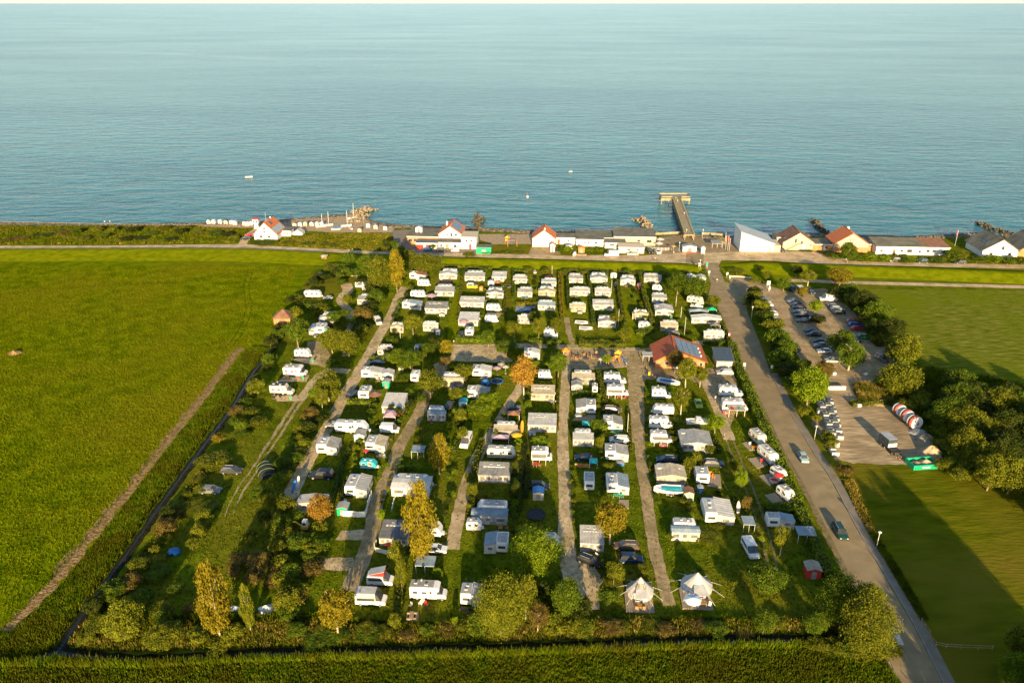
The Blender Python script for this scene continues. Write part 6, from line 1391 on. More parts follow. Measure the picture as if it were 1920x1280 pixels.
# tunnel tent, dark with pale-green hoops
tk = []; n = 10
hoops = [(-2.6, 1.1), (-1.3, 1.5), (.2, 1.55), (1.6, 1.4), (2.6, .7)]
rings = [[(hh * 1.15 * math.cos(math.pi * i / n), y, hh * math.sin(math.pi * i / n)) for i in range(n + 1)] for y, hh in hoops]
b = MB().loft(rings, 0, True, True); tk.append(['cover', b.mesh('cover', black), (0, 0, 0), False, []])
for y, hh in hoops[:4]:
    hb = MB().tube([(hh * 1.16 * math.cos(math.pi * i / n), y, hh * 1.01 * math.sin(math.pi * i / n)) for i in range(n + 1)], [.035] * (n + 1), 5); tk.append(['hoop', hb.mesh('hoop', mat('lime_trim', (.22, .30, .06), .7)), (0, 0, 0), False, []])
spawn(tk, 'tunnel_tent', 'large black tunnel tent with lime hoops beside the wheel ruts', 'tent', G(500, 884), .42, 1.15)
# wooden decks in front of the hedge caravans
def deck(pts, label, m=deckm, n=9, h=.18):
    P = [G(*p) for p in pts]; r = bpy.data.objects.new('deck', None); col.objects.link(r); r.location = P[0]; tag(r, label, 'deck')
    for i in range(n):
        a = P[0].lerp(P[1], (i + .04) / n) - P[0]; b_ = P[0].lerp(P[1], (i + .96) / n) - P[0]; c = P[3].lerp(P[2], (i + .96) / n) - P[0]; d = P[3].lerp(P[2], (i + .04) / n) - P[0]
        q = [(v.x, v.y, z) for z in (0, h) for v in (a, b_, c, d)]; obj('board', MB().add(q, [(0, 3, 2, 1), (4, 5, 6, 7), (0, 1, 5, 4), (1, 2, 6, 5), (2, 3, 7, 6), (3, 0, 4, 7)]).mesh('board', m), r)
deck([(1402, 860), (1420, 879), (1440, 872), (1425, 857)], 'grey deck beside the yellow-windowed caravan'); deck([(1391, 831), (1405, 845), (1416, 844), (1402, 828)], 'grey deck beside the cream hedge-side caravan')
deck([(1423, 892), (1441, 911), (1462, 904), (1446, 888)], 'grey deck with red shade beside a small caravan'); deck([(1433, 929), (1448, 943), (1470, 940), (1452, 924)], 'grey deck beside the lowest small hedge-side caravan')
deck([(1326, 912), (1353, 915), (1350, 890), (1328, 888)], 'brown deck right of the end-on caravan with orange chairs'); deck([(1160, 952), (1179, 954), (1179, 938), (1160, 937)], 'grey picnic deck below the fifth paved-lane plot')
deck([(1074, 789), (1117, 789), (1116, 778), (1080, 778)], 'wooden deck in front of the fourth straight-track plot'); deck([(1018, 933), (1020, 940), (1001, 940), (1000, 933)], 'small wooden step deck on the shaded lawn') if False else None
deck([(912, 594), (936, 594), (942, 588), (914, 586)], 'grey terrace deck in the upper second block'); deck([(966, 584), (1003, 584), (1004, 573), (968, 573)], 'blue-grey terrace in the upper middle block', m=canvas_u)
deck([(820, 534), (845, 534), (846, 524), (824, 524)], 'brown terrace deck in the leftmost upper row', m=tile_b)

# garden furniture and boxes standing in front of the plots
for i, (plot, q, rq) in enumerate(CLUTTER):
    kx = rq.randrange(4); mm = rq.choice([white, black, canvas_g, bluem, woodo, redm, greenm]); cw_ = {white: 'white', black: 'black', canvas_g: 'grey', bluem: 'blue', woodo: 'wooden', redm: 'red', greenm: 'green'}[mm]
    if kx < 2:
        spawn(table_k, 'table', f"{cw_} garden table, {plot}", 'table', q, rq.uniform(0, 3), .9, None, mm)
        spawn(chair_me, 'chair', f"{cw_} garden chair, {plot}", 'chair', q + AR * 1.2, rq.uniform(0, 6), 1.0, None, mm)
    elif kx == 2: spawn(shed_kit(mm, canvas_g, ('box', mm.name)), 'storage_box', f"{cw_} storage box, {plot}", 'box', q, -ROW, (.8, .45, .8))
    else: spawn(chair_me, 'chair', f"{cw_} garden chair, {plot}", 'chair', q, rq.uniform(0, 6), 1.1, None, mm)

spawn([['wall', MB().loft([[(f * math.cos(k * math.pi / 8), f * math.sin(k * math.pi / 8), z) for k in range(16)] for f, z in ((.95, 0), (1.0, .45), (.85, .45), (.8, .1))], caps=False).mesh('wall', cream), (0, 0, 0), False, []], ['base', MB().cyl((0, 0, .1), (0, 0, .3), .84, n=16).mesh('base', redm), (0, 0, 0), False, []]], 'paddling_pool', 'round red paddling pool on the deck of a small hedge-side caravan', 'paddling pool', G(1451, 903) + Vector((0, 0, .19)))

# ================================================================== BOATS, PIER, SHORE
def boat_kit(L_, W, H, hull, inner, cabin=None, cover=None):
    rings = []
    for t in np.linspace(-1, 1, 9):
        wd = W / 2 * (1 - max(0, t) ** 2.2) * (1 if t > -.9 else .92); x = t * L_ / 2; sh = H * (1 + .25 * max(0, t))
        rings.append([(x, -wd - .001, sh), (x, -wd * .75, sh * .4), (x, 0, 0.0 if t < .9 else sh * .3), (x, wd * .75, sh * .4), (x, wd + .001, sh), (x, wd * .8, sh - .12 if t < .95 else sh), (x, 0, sh - .15 if t < .95 else sh), (x, -wd * .8, sh - .12 if t < .95 else sh)])
    b = MB().loft(rings); kit = [['hull', b.mesh('hull', hull), (0, 0, .25), False, []]]
    dkb = MB().loft([[(r[5][0], r[5][1], r[5][2] + .02), (r[5][0], r[5][1] * .1, r[5][2] + .1), (r[7][0], r[7][1], r[7][2] + .02)] for r in rings[1:7]], caps=False); kit.append(['cover', dkb.mesh('cover', inner), (0, 0, .25), False, []])
    if cabin: kit.append(['cabin', MB().prism([(-L_ * .1, H), (L_ * .22, H), (L_ * .14, H + .8), (-L_ * .1, H + .9)], -W * .3, W * .3, .06).mesh('cabin', cabin), (0, 0, .25), False, [('window', MB().box(-L_ * .05, L_ * .1, -W * .31, W * .31, H + .35, H + .65).mesh('window', glass), (0, 0, 0))]])
    return kit
def trailer(kit): return kit + [['trailer', MB().box(-2, 2.6, -.06, .06, .22, .3).box(-.8, .6, -.8, .8, .22, .3).mesh('trailer', metalg), (0, 0, 0), False, [('wheel', wheel_me, (-.3, -.9, .3)), ('wheel', wheel_me, (-.3, .9, .3))]]]
B1 = boat_kit(6.2, 2.2, 1.0, white, bluem); B2 = boat_kit(5.6, 2.2, 1.1, white, tealm, cabin=None); B3 = boat_kit(5.5, 2.2, 1.1, white, canvas_w, white); B4 = boat_kit(4.2, 1.7, .7, white, canvas_g); B5 = boat_kit(4.2, 1.7, .7, bluem, canvas_u)
spawn(trailer(B1), 'boat', 'blue-covered white boat on the lawn beside the paved lane', 'boat', G(1253, 721), -ROW - .35)
spawn(trailer(B2), 'boat', 'white motor boat with teal deck below the beige gabled awning', 'boat', G(1254, 926), -ROW + math.pi, 1.15)
spawn(trailer(B3), 'boat', 'white cabin boat on a trailer above the large gabled awning', 'boat', G(1308, 797), -ROW + .1)
spawn(trailer(B4), 'boat', 'covered white boat at the bottom of the upper fourth block', 'boat', G(1098, 619), -ROW); spawn(trailer(B4), 'boat', 'white dinghy above the covered boat in the upper fourth block', 'boat', G(1090, 608), -ROW - .1)
spawn(trailer(B3), 'boat', 'small white boat below the rotated cream caravan', 'boat', G(1306, 578), -ROW - .3, .75)
spawn(B4, 'boat', 'white motor boat lying off the beach on the left', 'boat', G(467, 334, -.6), .1, 1.0); spawn(B3, 'boat', 'tiny white boat far out beyond the orange-roofed house', 'boat', G(1070, 323, -.6), .3, .4)
by = [['float', MB().cyl((0, 0, -.3), (0, 0, .8), .7, .55, n=10).mesh('float', polew), (0, 0, 0), False, []], ['top_mark', MB().cyl((0, 0, .8), (0, 0, 2.4), .12, .05, n=6).mesh('top_mark', redm), (0, 0, 0), False, []]]
spawn(by, 'buoy', 'small pale buoy floating right of the centre groyne', 'buoy', G(989, 370, -.6))
mast_boats = [(603, 427, 6.5, 'first'), (615, 425, 7, 'second'), (650, 426, 8, 'third'), (662, 412, 8, 'fourth')]
for px, py, h, o in mast_boats:
    k = boat_kit(5.0, 1.9, .7, white, white) + [['mast', MB().cyl((.4, 0, .8), (.55, 0, h), .11, .07, n=6).mesh('mast', polew), (0, 0, 0), False, []], ['boom', MB().cyl((.4, 0, 1.5), (-2.0, .1, 1.4), .09, n=6).mesh('boom', bluem), (0, 0, 0), False, []]]
    spawn(k, 'sailing_dinghy', f"{o} sailing dinghy with tall mast from the left on the beach", 'dinghy', G(px, py), .4, 1, 'sailing dinghies on the beach')
for i, (px, py, m) in enumerate([(632, 428, B5), (640, 430, B4), (657, 430, B4), (628, 432, B4)]): spawn(m, 'boat', f"{ORD[i + 1]} small upturned-looking dinghy among the masts on the beach", 'dinghy', G(px, py), .2 + i, .8)
# beach cabins
i = 0
bc = [(391, 420), (400, 420), (412, 420), (423, 421), (434, 421), (440, 422), (458, 423), (463, 424), (470, 423), (552, 426), (562, 425), (572, 424), (584, 424), (594, 424), (603, 424), (674, 436), (690, 427), (704, 430), (722, 432)]
for i, (px, py) in enumerate(bc):
    m = [white, cream, white, render_b][i % 4] if px > 500 else [white, white, white, cream][i % 4]
    spawn(shed_kit(m, roofw if i % 3 else tile_b, (m.name, 'bc', i % 3 > 0)), 'beach_cabin', f"{ORD[i + 1]} small {'white' if m == white else 'cream'} beach cabin from the left along the shore", 'beach cabin', G(px, py) + AX, -ROW, (.8, .8, 1.9), 'small beach cabins along the shore')
# rock groynes
def groyne(pts, w, h, label, n, m=rockm, seed=0):
    P = smoothline(pts, 1.0); rr = random.Random(seed); b = MB()
    for k in range(n):
        t = rr.random(); q = P[min(len(P) - 1, int(t * len(P)))]; o = rr.gauss(0, w * .28); s = rr.uniform(.45, 1.0)
        zt = h * math.exp(-(o / (w * .4)) ** 2) * rr.uniform(.1, 1.0)
        base = Vector((q.x + o, q.y + rr.uniform(-.6, .6), zt - .6)); M_ = Matrix.Rotation(rr.uniform(0, 6), 3, Vector((rr.random(), rr.random(), rr.random() + .1)).normalized())
        vs = [base + M_ @ Vector((x * s * rr.uniform(.7, 1.1), y * s * rr.uniform(.6, 1), z * s * rr.uniform(.5, .9))) for z in (-.6, .6) for y in (-.6, .6) for x in (-.6, .6)]
        b.add(vs, [(0, 2, 3, 1), (4, 5, 7, 6), (0, 1, 5, 4), (2, 6, 7, 3), (0, 4, 6, 2), (1, 3, 7, 5)])
    r = bpy.data.objects.new('rock_groyne', None); col.objects.link(r); r.location = (0, 0, 0); tag(r, label, 'groyne')
    o = obj('boulders', b.mesh('boulders', m), r); o['kind'] = 'stuff'
groyne([(664, 417), (670, 408), (674, 398), (682, 393), (692, 391)], 8, 2.0, 'curved pale boulder groyne at the end of the left beach', 260)
groyne([(897, 428), (897, 415), (896, 402)], 5, 1.2, 'short dark boulder groyne behind the white two-storey block', 90, mat('dark_rock', (.04, .035, .025), .9, (.13, .11, .07), .9), 2)
groyne([(1207, 432), (1212, 422), (1206, 415), (1200, 410)], 6, 1.8, 'golden boulder groyne behind the longest grey-roofed hall', 110, rockm, 3)
groyne([(1550, 440), (1540, 428), (1532, 418), (1526, 412)], 4, 1.0, 'dark boulder groyne between two gabled houses on the right', 110, MATS['dark_rock'], 4)
groyne([(1905, 440), (1880, 433), (1858, 426), (1837, 417)], 5, 1.0, 'dark boulder groyne behind the dark-roofed house on the right', 110, MATS['dark_rock'], 5)
SP = smoothline([(x, y + 1.0) for x, y in shore[3:20]], 2.0); rr_ = random.Random(8); b = MB()
for k in range(2600):
    q = SP[rr_.randrange(len(SP))]; s = rr_.uniform(.2, .75); ox, oy = rr_.uniform(-2, 2), rr_.uniform(-4.5, 2.5); z = .1 if oy < 0 else -.35
    vs = [(q.x + ox + x * s * rr_.uniform(.6, 1), q.y + oy + y * s, z + zz * s * .5) for zz in (-.5, .6) for y in (-.5, .5) for x in (-.6, .6)]
    b.add(vs, [(0, 2, 3, 1), (4, 5, 7, 6), (0, 1, 5, 4), (2, 6, 7, 3), (0, 4, 6, 2), (1, 3, 7, 5)])
tag(obj('shore_stones', b.mesh('shore_stones', mat('shore_stone', (.05, .045, .035), .9, (.26, .21, .15), .7))), kind='stuff')
# pier: deck boards joined per bay, piles, rails, T head
def pier():
    zt = 2.6
    A = G(1293, 440, zt); Bp = G(1269, 372, zt); r = bpy.data.objects.new('pier', None); col.objects.link(r); r.location = A; tag(r, 'long timber pier with a T-shaped head running out into the sea', 'pier')
    d = (Bp - A); L_ = d.length; an = math.atan2(d.y, d.x); ca_, sa_ = math.cos(an), math.sin(an)
    def loc(s, o, z): return Vector((ca_ * s - sa_ * o, sa_ * s + ca_ * o, z - zt))
    nbay = int(L_ / 4); bl = L_ / nbay
    dm = MB().box(0, bl - .04, -2.1, 2.1, -.22, 0).mesh('deck_section', pierm); rm = MB().box(0, bl, -.05, .05, .95, 1.05).box(0, bl, -.04, .04, .5, .58).box(0, .12, -.06, .06, 0, 1.05).mesh('rail', pierm)
    pm_ = MB().cyl((0, 0, -5), (0, 0, -.2), .2, n=7).mesh('pile', pierm); bm_ = MB().box(-.12, .12, -2.3, 2.3, -.5, -.23).mesh('cross_beam', pierm)
    for i in range(nbay):
        obj('deck_section', dm, r, loc(i * bl, 0, zt), an)
        for s in (-1, 1):
            obj('rail', rm, r, loc(i * bl, s * 2.0, zt), an)
            obj('pile', pm_, r, loc(i * bl + .3, s * 1.9, zt), an)
        obj('cross_beam', bm_, r, loc(i * bl + .3, 0, zt), an)
    hx0, hx1 = -8.0, 7.0
    hl = obj('pier_head', MB().box(hx0, hx1, 0, 7.5, -.25, 0).box(hx0, hx1, -.02, 0.02, -1.2, -.0).mesh('pier_head', pierm), r, loc(L_, 0, zt), 0)
    for x in np.linspace(hx0 + .4, hx1 - .4, 5):
        for y in (.4, 7.1): obj('pile', pm_, r, loc(L_, 0, zt) + Vector((x, y, 0)))
    hr = MB().box(hx0, hx1, 7.4, 7.5, .5, 1.05).box(hx0, hx0 + .1, 0, 7.5, .5, 1.05).box(hx1 - .1, hx1, 0, 7.5, .5, 1.05).box(hx0, -2.3, 0, .1, .5, 1.05).box(2.3, hx1, 0, .1, .5, 1.05); obj('rail', hr.mesh('rail', pierm), r, loc(L_, 0, zt))
pier()

# ------------------------------------------------------------------ poles, lamps, signs
def pole(px, py, h, label, name='flagpole', flag=None, cat='pole', rad=.07, ball=True):
    kit = [['pole', MB().cyl((0, 0, 0), (0, 0, h), rad, rad * .7, n=7).mesh('pole', polew), (0, 0, 0), False, []]]
    if ball: kit.append(['finial', MB().cyl((0, 0, h), (0, 0, h + .15), .1, n=7).mesh('finial', polew), (0, 0, 0), False, []])
    if flag: kit.append(['flag', MB().add([(0, 0, h - .1), (-.5, .05, h - 1.3), (-.3, .05, h - 2.2), (0, 0, h - 1.7)], [(0, 1, 2, 3)]).box(-.4, -.02, -.02, .02, h - 1.8, h - .2).mesh('flag', flag), (0, 0, 0), False, []])
    return spawn(kit, name, label, cat, G(px, py))
def topole(x, y1, y0): return ((y1 - y0) / ppm(y1)) / math.cos(math.atan2(CAM_H, G(x, y1).y))
for x, y0, y1, l in [(1146, 525, 552, 'white flagpole between two caravans of the upper fourth block'), (1267, 554, 575, 'upper short flagpole beside the fifth block right column'), (1276, 575, 600, 'middle flagpole beside the fifth block right column'), (1283, 595, 628, 'tallest flagpole above the red reception roof'),
                     (1159, 580, 613, 'flagpole right of the lowest awning in the upper fourth block'), (1191, 577, 604, 'flagpole in front of the beige gabled awning, fifth block'), (1176, 776, 813, 'white pole at the edge of the paved lane'), (751, 612, 637, 'thin pole in front of the beige gabled awning, upper left'),
                     (499, 399, 416, 'thin mast behind the left gabled house'), (1359, 435, 458, 'first mast beside the slanted hall'), (1035, 498, 514, 'thin pole in the upper middle block hedge')]:
    pole(x, y1, topole(x, y1, y0), l, 'pole', ball=False)
pole(1790, 462, topole(1790, 462, 433), 'white flagpole with a red and white flag beside the long white building', flag=redm); pole(1364, 470, 6.5, 'flagpole with red flag on the promenade right of the pier', flag=redm); pole(1367, 471, 5.5, 'second red-flag pole on the promenade right of the pier', flag=redm); pole(1360, 468, 6, 'promenade pole with orange flag right of the pier', flag=orangecloth)
def lamp(px, py, h, label):
    spawn([['pole', MB().cyl((0, 0, 0), (0, 0, h), .07, .05, n=7).mesh('pole', polew), (0, 0, 0), False, []], ['lamp_head', MB().loft([[(.12 * math.cos(a), .12 * math.sin(a), h) for a in [k * math.pi / 4 for k in range(8)]], [(.34 * math.cos(a), .34 * math.sin(a), h + .35) for a in [k * math.pi / 4 for k in range(8)]], [(.1 * math.cos(a), .1 * math.sin(a), h + .5) for a in [k * math.pi / 4 for k in range(8)]]]).mesh('lamp_head', white), (0, 0, 0), False, []]], 'street_lamp', label, 'street lamp', G(px, py))
for x, y0, y1, l in [(1643, 1001, 1027, 'white street lamp in the verge right of the road, nearest'), (1527, 801, 823, 'white street lamp beside the stacked white crates'), (1408, 577, 601, 'white street lamp beside the upper road junction'), (1312, 489, 500, 'white lamp on the coast road opposite the camp entrance'), (1317, 432, 448, 'globe lamp at the right foot of the pier'), (1286, 432, 446, 'globe lamp at the left foot of the pier'), (1273, 456, 472, 'lamp beside the red-based kiosk')]:
    lamp(x, y1, topole(x, y1, y0), l)
def sign(px, py, w_, h_, z0, m, label, txt=None, cat='sign', post=True, band=None):
    kit = [['panel', MB().box(-w_ / 2, w_ / 2, -.04, .04, z0, z0 + h_).mesh('panel', m), (0, 0, 0), False, []]]
    if band: kit.append(['band', MB().box(-w_ / 2, w_ / 2, -.06, -.045, z0 + h_ * .3, z0 + h_ * .7).mesh('band', band), (0, 0, 0), False, []])
    if post:
        for x in (-w_ * .35, w_ * .35): kit.append(['post', MB().cyl((x, .08, 0), (x, .08, z0 + h_), .05, n=6).mesh('post', polew), (0, 0, 0), False, []])
    return spawn(kit, 'sign', label, cat, G(px, py), -ROW)
sign(1311, 506, .9, 1.2, 1.6, white, 'white sign with a red band left of the entrance road', band=redm); sign(1329, 518, .6, .8, 1.4, white, 'small white sign low beside the entrance road'); sign(1325, 504, .7, 1.0, 1.5, greenm, 'small green sign at the entrance road corner')
sign(1383, 516, 1.5, 1.5, .6, yellow, 'yellow square sign panel in the bushes at the car park entrance'); sign(1440, 540, 1.2, 1.5, 1.2, white, 'white information board on the car park island'); sign(1442, 547, .5, 1.3, .8, white, 'narrow white board below the information board')
sign(1366, 637, .5, 1.6, 1.0, redm, 'tall red and white banner beside the road verge', band=white); sign(1363, 521, .6, 1.0, 1.2, white, 'small white sign at the left side of the car park entrance'); sign(1368, 525, .5, .9, .9, white, 'second small white sign at the car park entrance')
sign(1395, 692, .7, .8, .9, white, 'small white sign on the roadside hedge') if False else None
sign(1394.5, 693, .7, .9, 1.2, white, 'small white sign at the roadside hedge'); sign(1446, 696, .6, .9, 1.0, white, 'small pale sign in the shade beyond the road'); sign(1402, 546, 1.0, .8, .5, cream, 'low cream sign at the car park corner')
sign(1566, 856, 1.6, .8, .3, white, 'white board lying tilted at the yard corner'); sign(1217, 705, .5, 1.0, .3, yellow, 'yellow folding sign in front of the reception ramp'); sign(1422, 552, .7, 1.4, .5, tealm, 'blue-green board on the car park island')
for i, (px, py) in enumerate([(546, 751), (569, 713), (587, 681), (587, 688)][:3]):
    spawn([['post', MB().cyl((0, 0, 0), (0, 0, 1.0), .04, n=6).mesh('post', polew), (0, 0, 0), False, []], ['disc', MB().cyl((0, -.05, .95), (0, 0, .95), .38, n=14).mesh('disc', greenm), (0, 0, 0), False, []]], 'marker_post', ['lowest', 'middle', 'upper'][i] + ' round green pitch marker on the ditch-side gravel', 'marker', G(px, py), -.1, 1.0)
# bollards / white things
spawn([['cone', MB().cyl((0, 0, 0), (0, 0, 1.0), .35, .06, n=10).mesh('cone', orangecloth), (0, 0, 0), False, []], ['base', MB().box(-.4, .4, -.4, .4, 0, .05).mesh('base', black), (0, 0, 0), False, []]], 'traffic_cone', 'orange cone shape beside the straight track', 'cone', G(1047, 796))
# surfboards and paddle boards
sb = MB(); ring_ = [(math.cos(a) * 1.45, math.sin(a) * .36) for a in [k * math.pi / 8 for k in range(16)]]; sb.loft([[(x, y, 0) for x, y in ring_], [(x * 1.02, y * 1.05, .06) for x, y in ring_], [(x * .9, y * .8, .12) for x, y in ring_]])
def board(px, py, m, label, rz, tilt=0, s=1):
    o = spawn([['hull', sb.mesh('hull', m), (0, 0, 0), False, []], ['fin', MB().box(-1.2, -1.0, -.02, .02, .1, .3).mesh('fin', black), (0, 0, 0), False, []]], 'surfboard', label, 'surfboard', G(px, py) + Vector((0, 0, .1 + (1.2 if tilt else 0))), rz, s); 
    if tilt: o.rotation_euler = (0, -R(tilt), rz)
board(1226, 1169, tealm, 'right turquoise paddle board on the grass below the left tent', .1); board(1211, 1172, tealm, 'left turquoise paddle board on the grass below the left tent', .35, 0, .9)
board(560, 914, polew, 'white surfboard standing by the gravel track', 1.4, 60); board(552, 922, bluem, 'blue board leaning left of the white surfboard', 1.2, 55); board(1383, 962, cream, 'cream surfboard upright right of the big white awning', 1.5, 70); board(979, 808, orangecloth, 'orange kayak standing beside the beige awning', 1.5, 60)
board(1236, 737, bluem, 'blue board leaning at the first lane motorhome', 1.0, 40, .8) if False else None
# towels on the awning of the right-hand motorhome
p, w, d = frame(1365, 1396, 757, 783, 2.3)
an_ = spawn(awn('flat', 'b', 'w', 1), 'awning', 'beige roll-out awning with a red and a blue towel, right-hand motorhome', 'awning', p + AX * 1.2, -ROW, (w / 4.1, .85, .95))
for x, m in ((-1.1, redm), (.7, tealm)): 
    t_ = obj('towel', MB().box(-.3, .3, -1.2, .3, 0, .03).mesh('towel', m), None, p + AR * x + AX * 1.0 + Vector((0, 0, 2.34)), -ROW); tag(t_, ('red' if x < 0 else 'pale blue') + ' towel lying on the beige roll-out awning', 'towel')
for (px0, px1, py, l) in [(1140, 1166, 748, 'white roll-out awning of the second paved-lane motorhome'), (1225, 1252, 838, 'cream roll-out awning of the fourth motorhome right of the lane'), (998, 1024, 872, 'white roll-out awning of the motorhome under the bright bush')]:
    p, w, d = frame(px0, px1, py - 12, py, 2.2); spawn(awn('flat', 'b', 'w', 1), 'awning', l, 'awning', p + AX * .9, -ROW, (w / 4.1, .7, .9))

# ------------------------------------------------------------------ the gravel yard on the right
def crate_kit(m): return [['box', MB().box(-.6, .6, -.6, .6, .12, 1.1).mesh('box', m), (0, 0, 0), False, []], ['lid', MB().box(-.64, .64, -.64, .64, 1.1, 1.2).mesh('lid', mat('crate_lid', (.15, .16, .16), .7)), (0, 0, 0), False, []], ['pallet', MB().box(-.6, .6, -.6, .6, 0, .11).mesh('pallet', wood), (0, 0, 0), False, []]]
ck1 = crate_kit(canvas_w); n_ = 0
for rI, (a, b_, cnt, rn) in enumerate([((1538, 760), (1566, 836), 10, 'left'), ((1548, 757), (1574, 822), 9, 'middle'), ((1553, 752), (1569, 800), 7, 'short right')]):
    A_, B_ = G(*a), G(*b_)
    for k in range(cnt):
        q = A_.lerp(B_, k / (cnt - 1)); spawn(ck1, 'crate', f"{ORD[k + 1]} white crate from the sea in the {rn} row of the yard stack", 'crate', q, -ROW + rnd.uniform(-.05, .05), (1.15, 1.1, .95 + .2 * (k % 2)), 'white crates stacked along the yard edge')
for i, (px, py) in enumerate([(1536, 775), (1560, 846)]): spawn(ck1, 'crate', ['single white crate left of the crate stack, upper end', 'single white crate at the lower end of the crate stack'][i], 'crate', G(px, py), -ROW)
# barrier blocks
for i in range(4): spawn([['block', MB().prism([(-.9, 0), (.9, 0), (.9, .8), (-.9, .8)], -.35, .35, .06).mesh('block', white), (0, 0, 0), False, []], ['cap', MB().box(-.85, .85, -.3, .3, .8, .86).mesh('cap', cream), (0, 0, 0), False, []]], 'barrier_block', f"{ORD[i + 1]} white barrier block from the left across the yard entrance", 'barrier', G(1556 + i * 8, 730), -ROW, (.75, 1, 1.2), 'white barrier blocks across the yard entrance')
for i, (px, py, l) in enumerate([(1563, 703, 'white bench-like block at the left end of the car park lawn'), (1622, 704, 'white block at the right end of the car park lawn'), (1610, 763, 'round white bale at the yard edge')]):
    spawn([['body', MB().cyl((-.7, 0, .6), (.7, 0, .6), .6, n=12).mesh('body', white), (0, 0, 0), False, []], ['end_ring', MB().cyl((-.72, 0, .6), (-.70, 0, .6), .35, n=10).mesh('end_ring', canvas_g), (0, 0, 0), False, []]], 'white_drum', l, 'drum', G(px, py), .2, .75)
# red and white drums lying in the yard: sea buoys on their sides
def sea_buoy(px, py, label, rad=1.9, L_=3.0):
    ang = R(60); kit = [['shell', MB().cyl((0, -L_ / 2, rad), (0, L_ * .12, rad), rad, n=22).mesh('shell', redm if False else mat('faded_red', (.42, .10, .07), .6)), (0, 0, 0), False, []], ['face', MB().cyl((0, -L_ / 2 - .35, rad), (0, -L_ / 2, rad), rad * .9, rad, n=22).mesh('face', white), (0, 0, 0), False, [('hub', MB().cyl((0, -L_ / 2 - .5, rad), (0, -L_ / 2 - .35, rad), .4, n=10).mesh('hub', canvas_g), (0, 0, 0))]],
           ['white_band', MB().cyl((0, L_ * .12, rad), (0, L_ / 2, rad), rad * .97, rad * .85, n=22).mesh('white_band', white), (0, 0, 0), False, []]]
    spawn(kit, 'sea_buoy', label, 'buoy', G(px, py), .25)
sea_buoy(1683, 776, 'farthest of the three red and white buoy drums', 1.5, 1.7); sea_buoy(1697, 788, 'middle of the three red and white buoy drums', 1.6, 1.7); sea_buoy(1711, 801, 'nearest of the three red and white buoy drums', 1.7, 1.8)
# flatbed trailer / lorry with box
lk = [['chassis', MB().box(-1.1, 1.1, -2.8, 2.0, .6, .85).mesh('chassis', black), (0, 0, 0), False, []], ['box_body', MB().box(-1.15, 1.15, -.6, 3.0, .9, 2.9).mesh('box_body', mat('lorry_dark', (.05, .06, .07), .5)), (0, 0, 0), False, [('roof_sheet', MB().box(-1.1, 1.1, -.5, 2.9, 2.9, 2.95).mesh('roof_sheet', roof_lg), (0, 0, 0))]], ['front_panel', MB().box(-1.1, 1.1, -.68, -.6, 1.0, 1.9).mesh('front_panel', white), (0, 0, 0), False, []]]
lk += [['wheel', wheel_me, (s * 1.0, y, .33), False, []] for s in (-1, 1) for y in (-2.2, .6, 1.8)]
o = spawn(lk, 'trailer', 'dark box trailer with pale roof standing alone in the yard', 'trailer', G(1668, 842), .18)
for i in range(5): obj('timber', MB().box(-.12, .12, -2.2, .9, 0, .14).mesh('timber', wood), o, (rnd.uniform(-.6, .6), -2.4, .2 + .12 * i), rnd.uniform(-.9, .9))
# skip with sand
r = bpy.data.objects.new('skip', None); col.objects.link(r); r.location = G(1727, 873); r.rotation_euler = (0, 0, .12); tag(r, 'green open skip filled with sand and rubble at the yard edge', 'skip')
b = MB(); Ls, Ws = 2.9, 1.6
for (x0, x1, y0, y1) in ((-Ls, Ls, -Ws, -Ws + .12), (-Ls, Ls, Ws - .12, Ws), (-Ls, -Ls + .12, -Ws + .12, Ws - .12), (Ls - .12, Ls, -Ws + .12, Ws - .12)): b.box(x0, x1, y0, y1, .1, 1.2)
b.box(-Ls, Ls, -Ws, Ws, .05, .1)
for x in np.linspace(-Ls + .5, Ls - .5, 7): b.box(x - .06, x + .06, -Ws - .08, -Ws, .1, 1.15)
obj('shell', b.mesh('shell', greenm), r)
obj('rim', MB().box(-Ls - .06, Ls + .06, -Ws - .1, -Ws + .1, 1.2, 1.3).box(-Ls - .06, Ls + .06, Ws - .1, Ws + .1, 1.2, 1.3).box(-Ls - .06, -Ls + .1, -Ws + .1, Ws - .1, 1.2, 1.3).box(Ls - .1, Ls + .06, -Ws + .1, Ws - .1, 1.2, 1.3).mesh('rim', greenm), r)
obj('plate', MB().box(-.9, .9, -Ws - .12, -Ws - .085, .5, .8).mesh('plate', white), r)
def heap(name, c, rx, ry, h, m, label, seed=0, parent=None):
    rs = np.random.RandomState(seed); n = 26; ph = rs.uniform(0, 6, 6); vs = []; fs = []
    for j in range(8):
        f_ = j / 7
        for i in range(n):
            a = 2 * math.pi * i / n; w_ = 1 + .12 * math.sin(3 * a + ph[0]) + .08 * math.sin(5 * a + ph[1]) + .04 * math.sin(9 * a + ph[2])
            vs.append((rx * f_ * w_ * math.cos(a), ry * f_ * w_ * math.sin(a), h * (math.cos(f_ * math.pi) * .5 + .5) * (1 + .15 * math.sin(2 * a + ph[3])) - (.05 if j == 7 else 0)))
    for j in range(7):
        for i in range(n): fs.append((j * n + i, (j + 1) * n + i, (j + 1) * n + (i + 1) % n, j * n + (i + 1) % n))
    me = bpy.data.meshes.new(name); me.from_pydata(vs, [], fs); me.materials.append(m); me.polygons.foreach_set('use_smooth', [True] * len(fs)); me.update()
    o = obj(name, me, parent, c)
    if label: tag(o, label, 'heap')
    return o
heap('sand_fill', (.9, 0, .95), 1.5, 1.2, .6, sandm, None, 1, r); heap('rubble_fill', (-1.2, 0, .95), 1.2, 1.2, .35, rockm, None, 2, r)
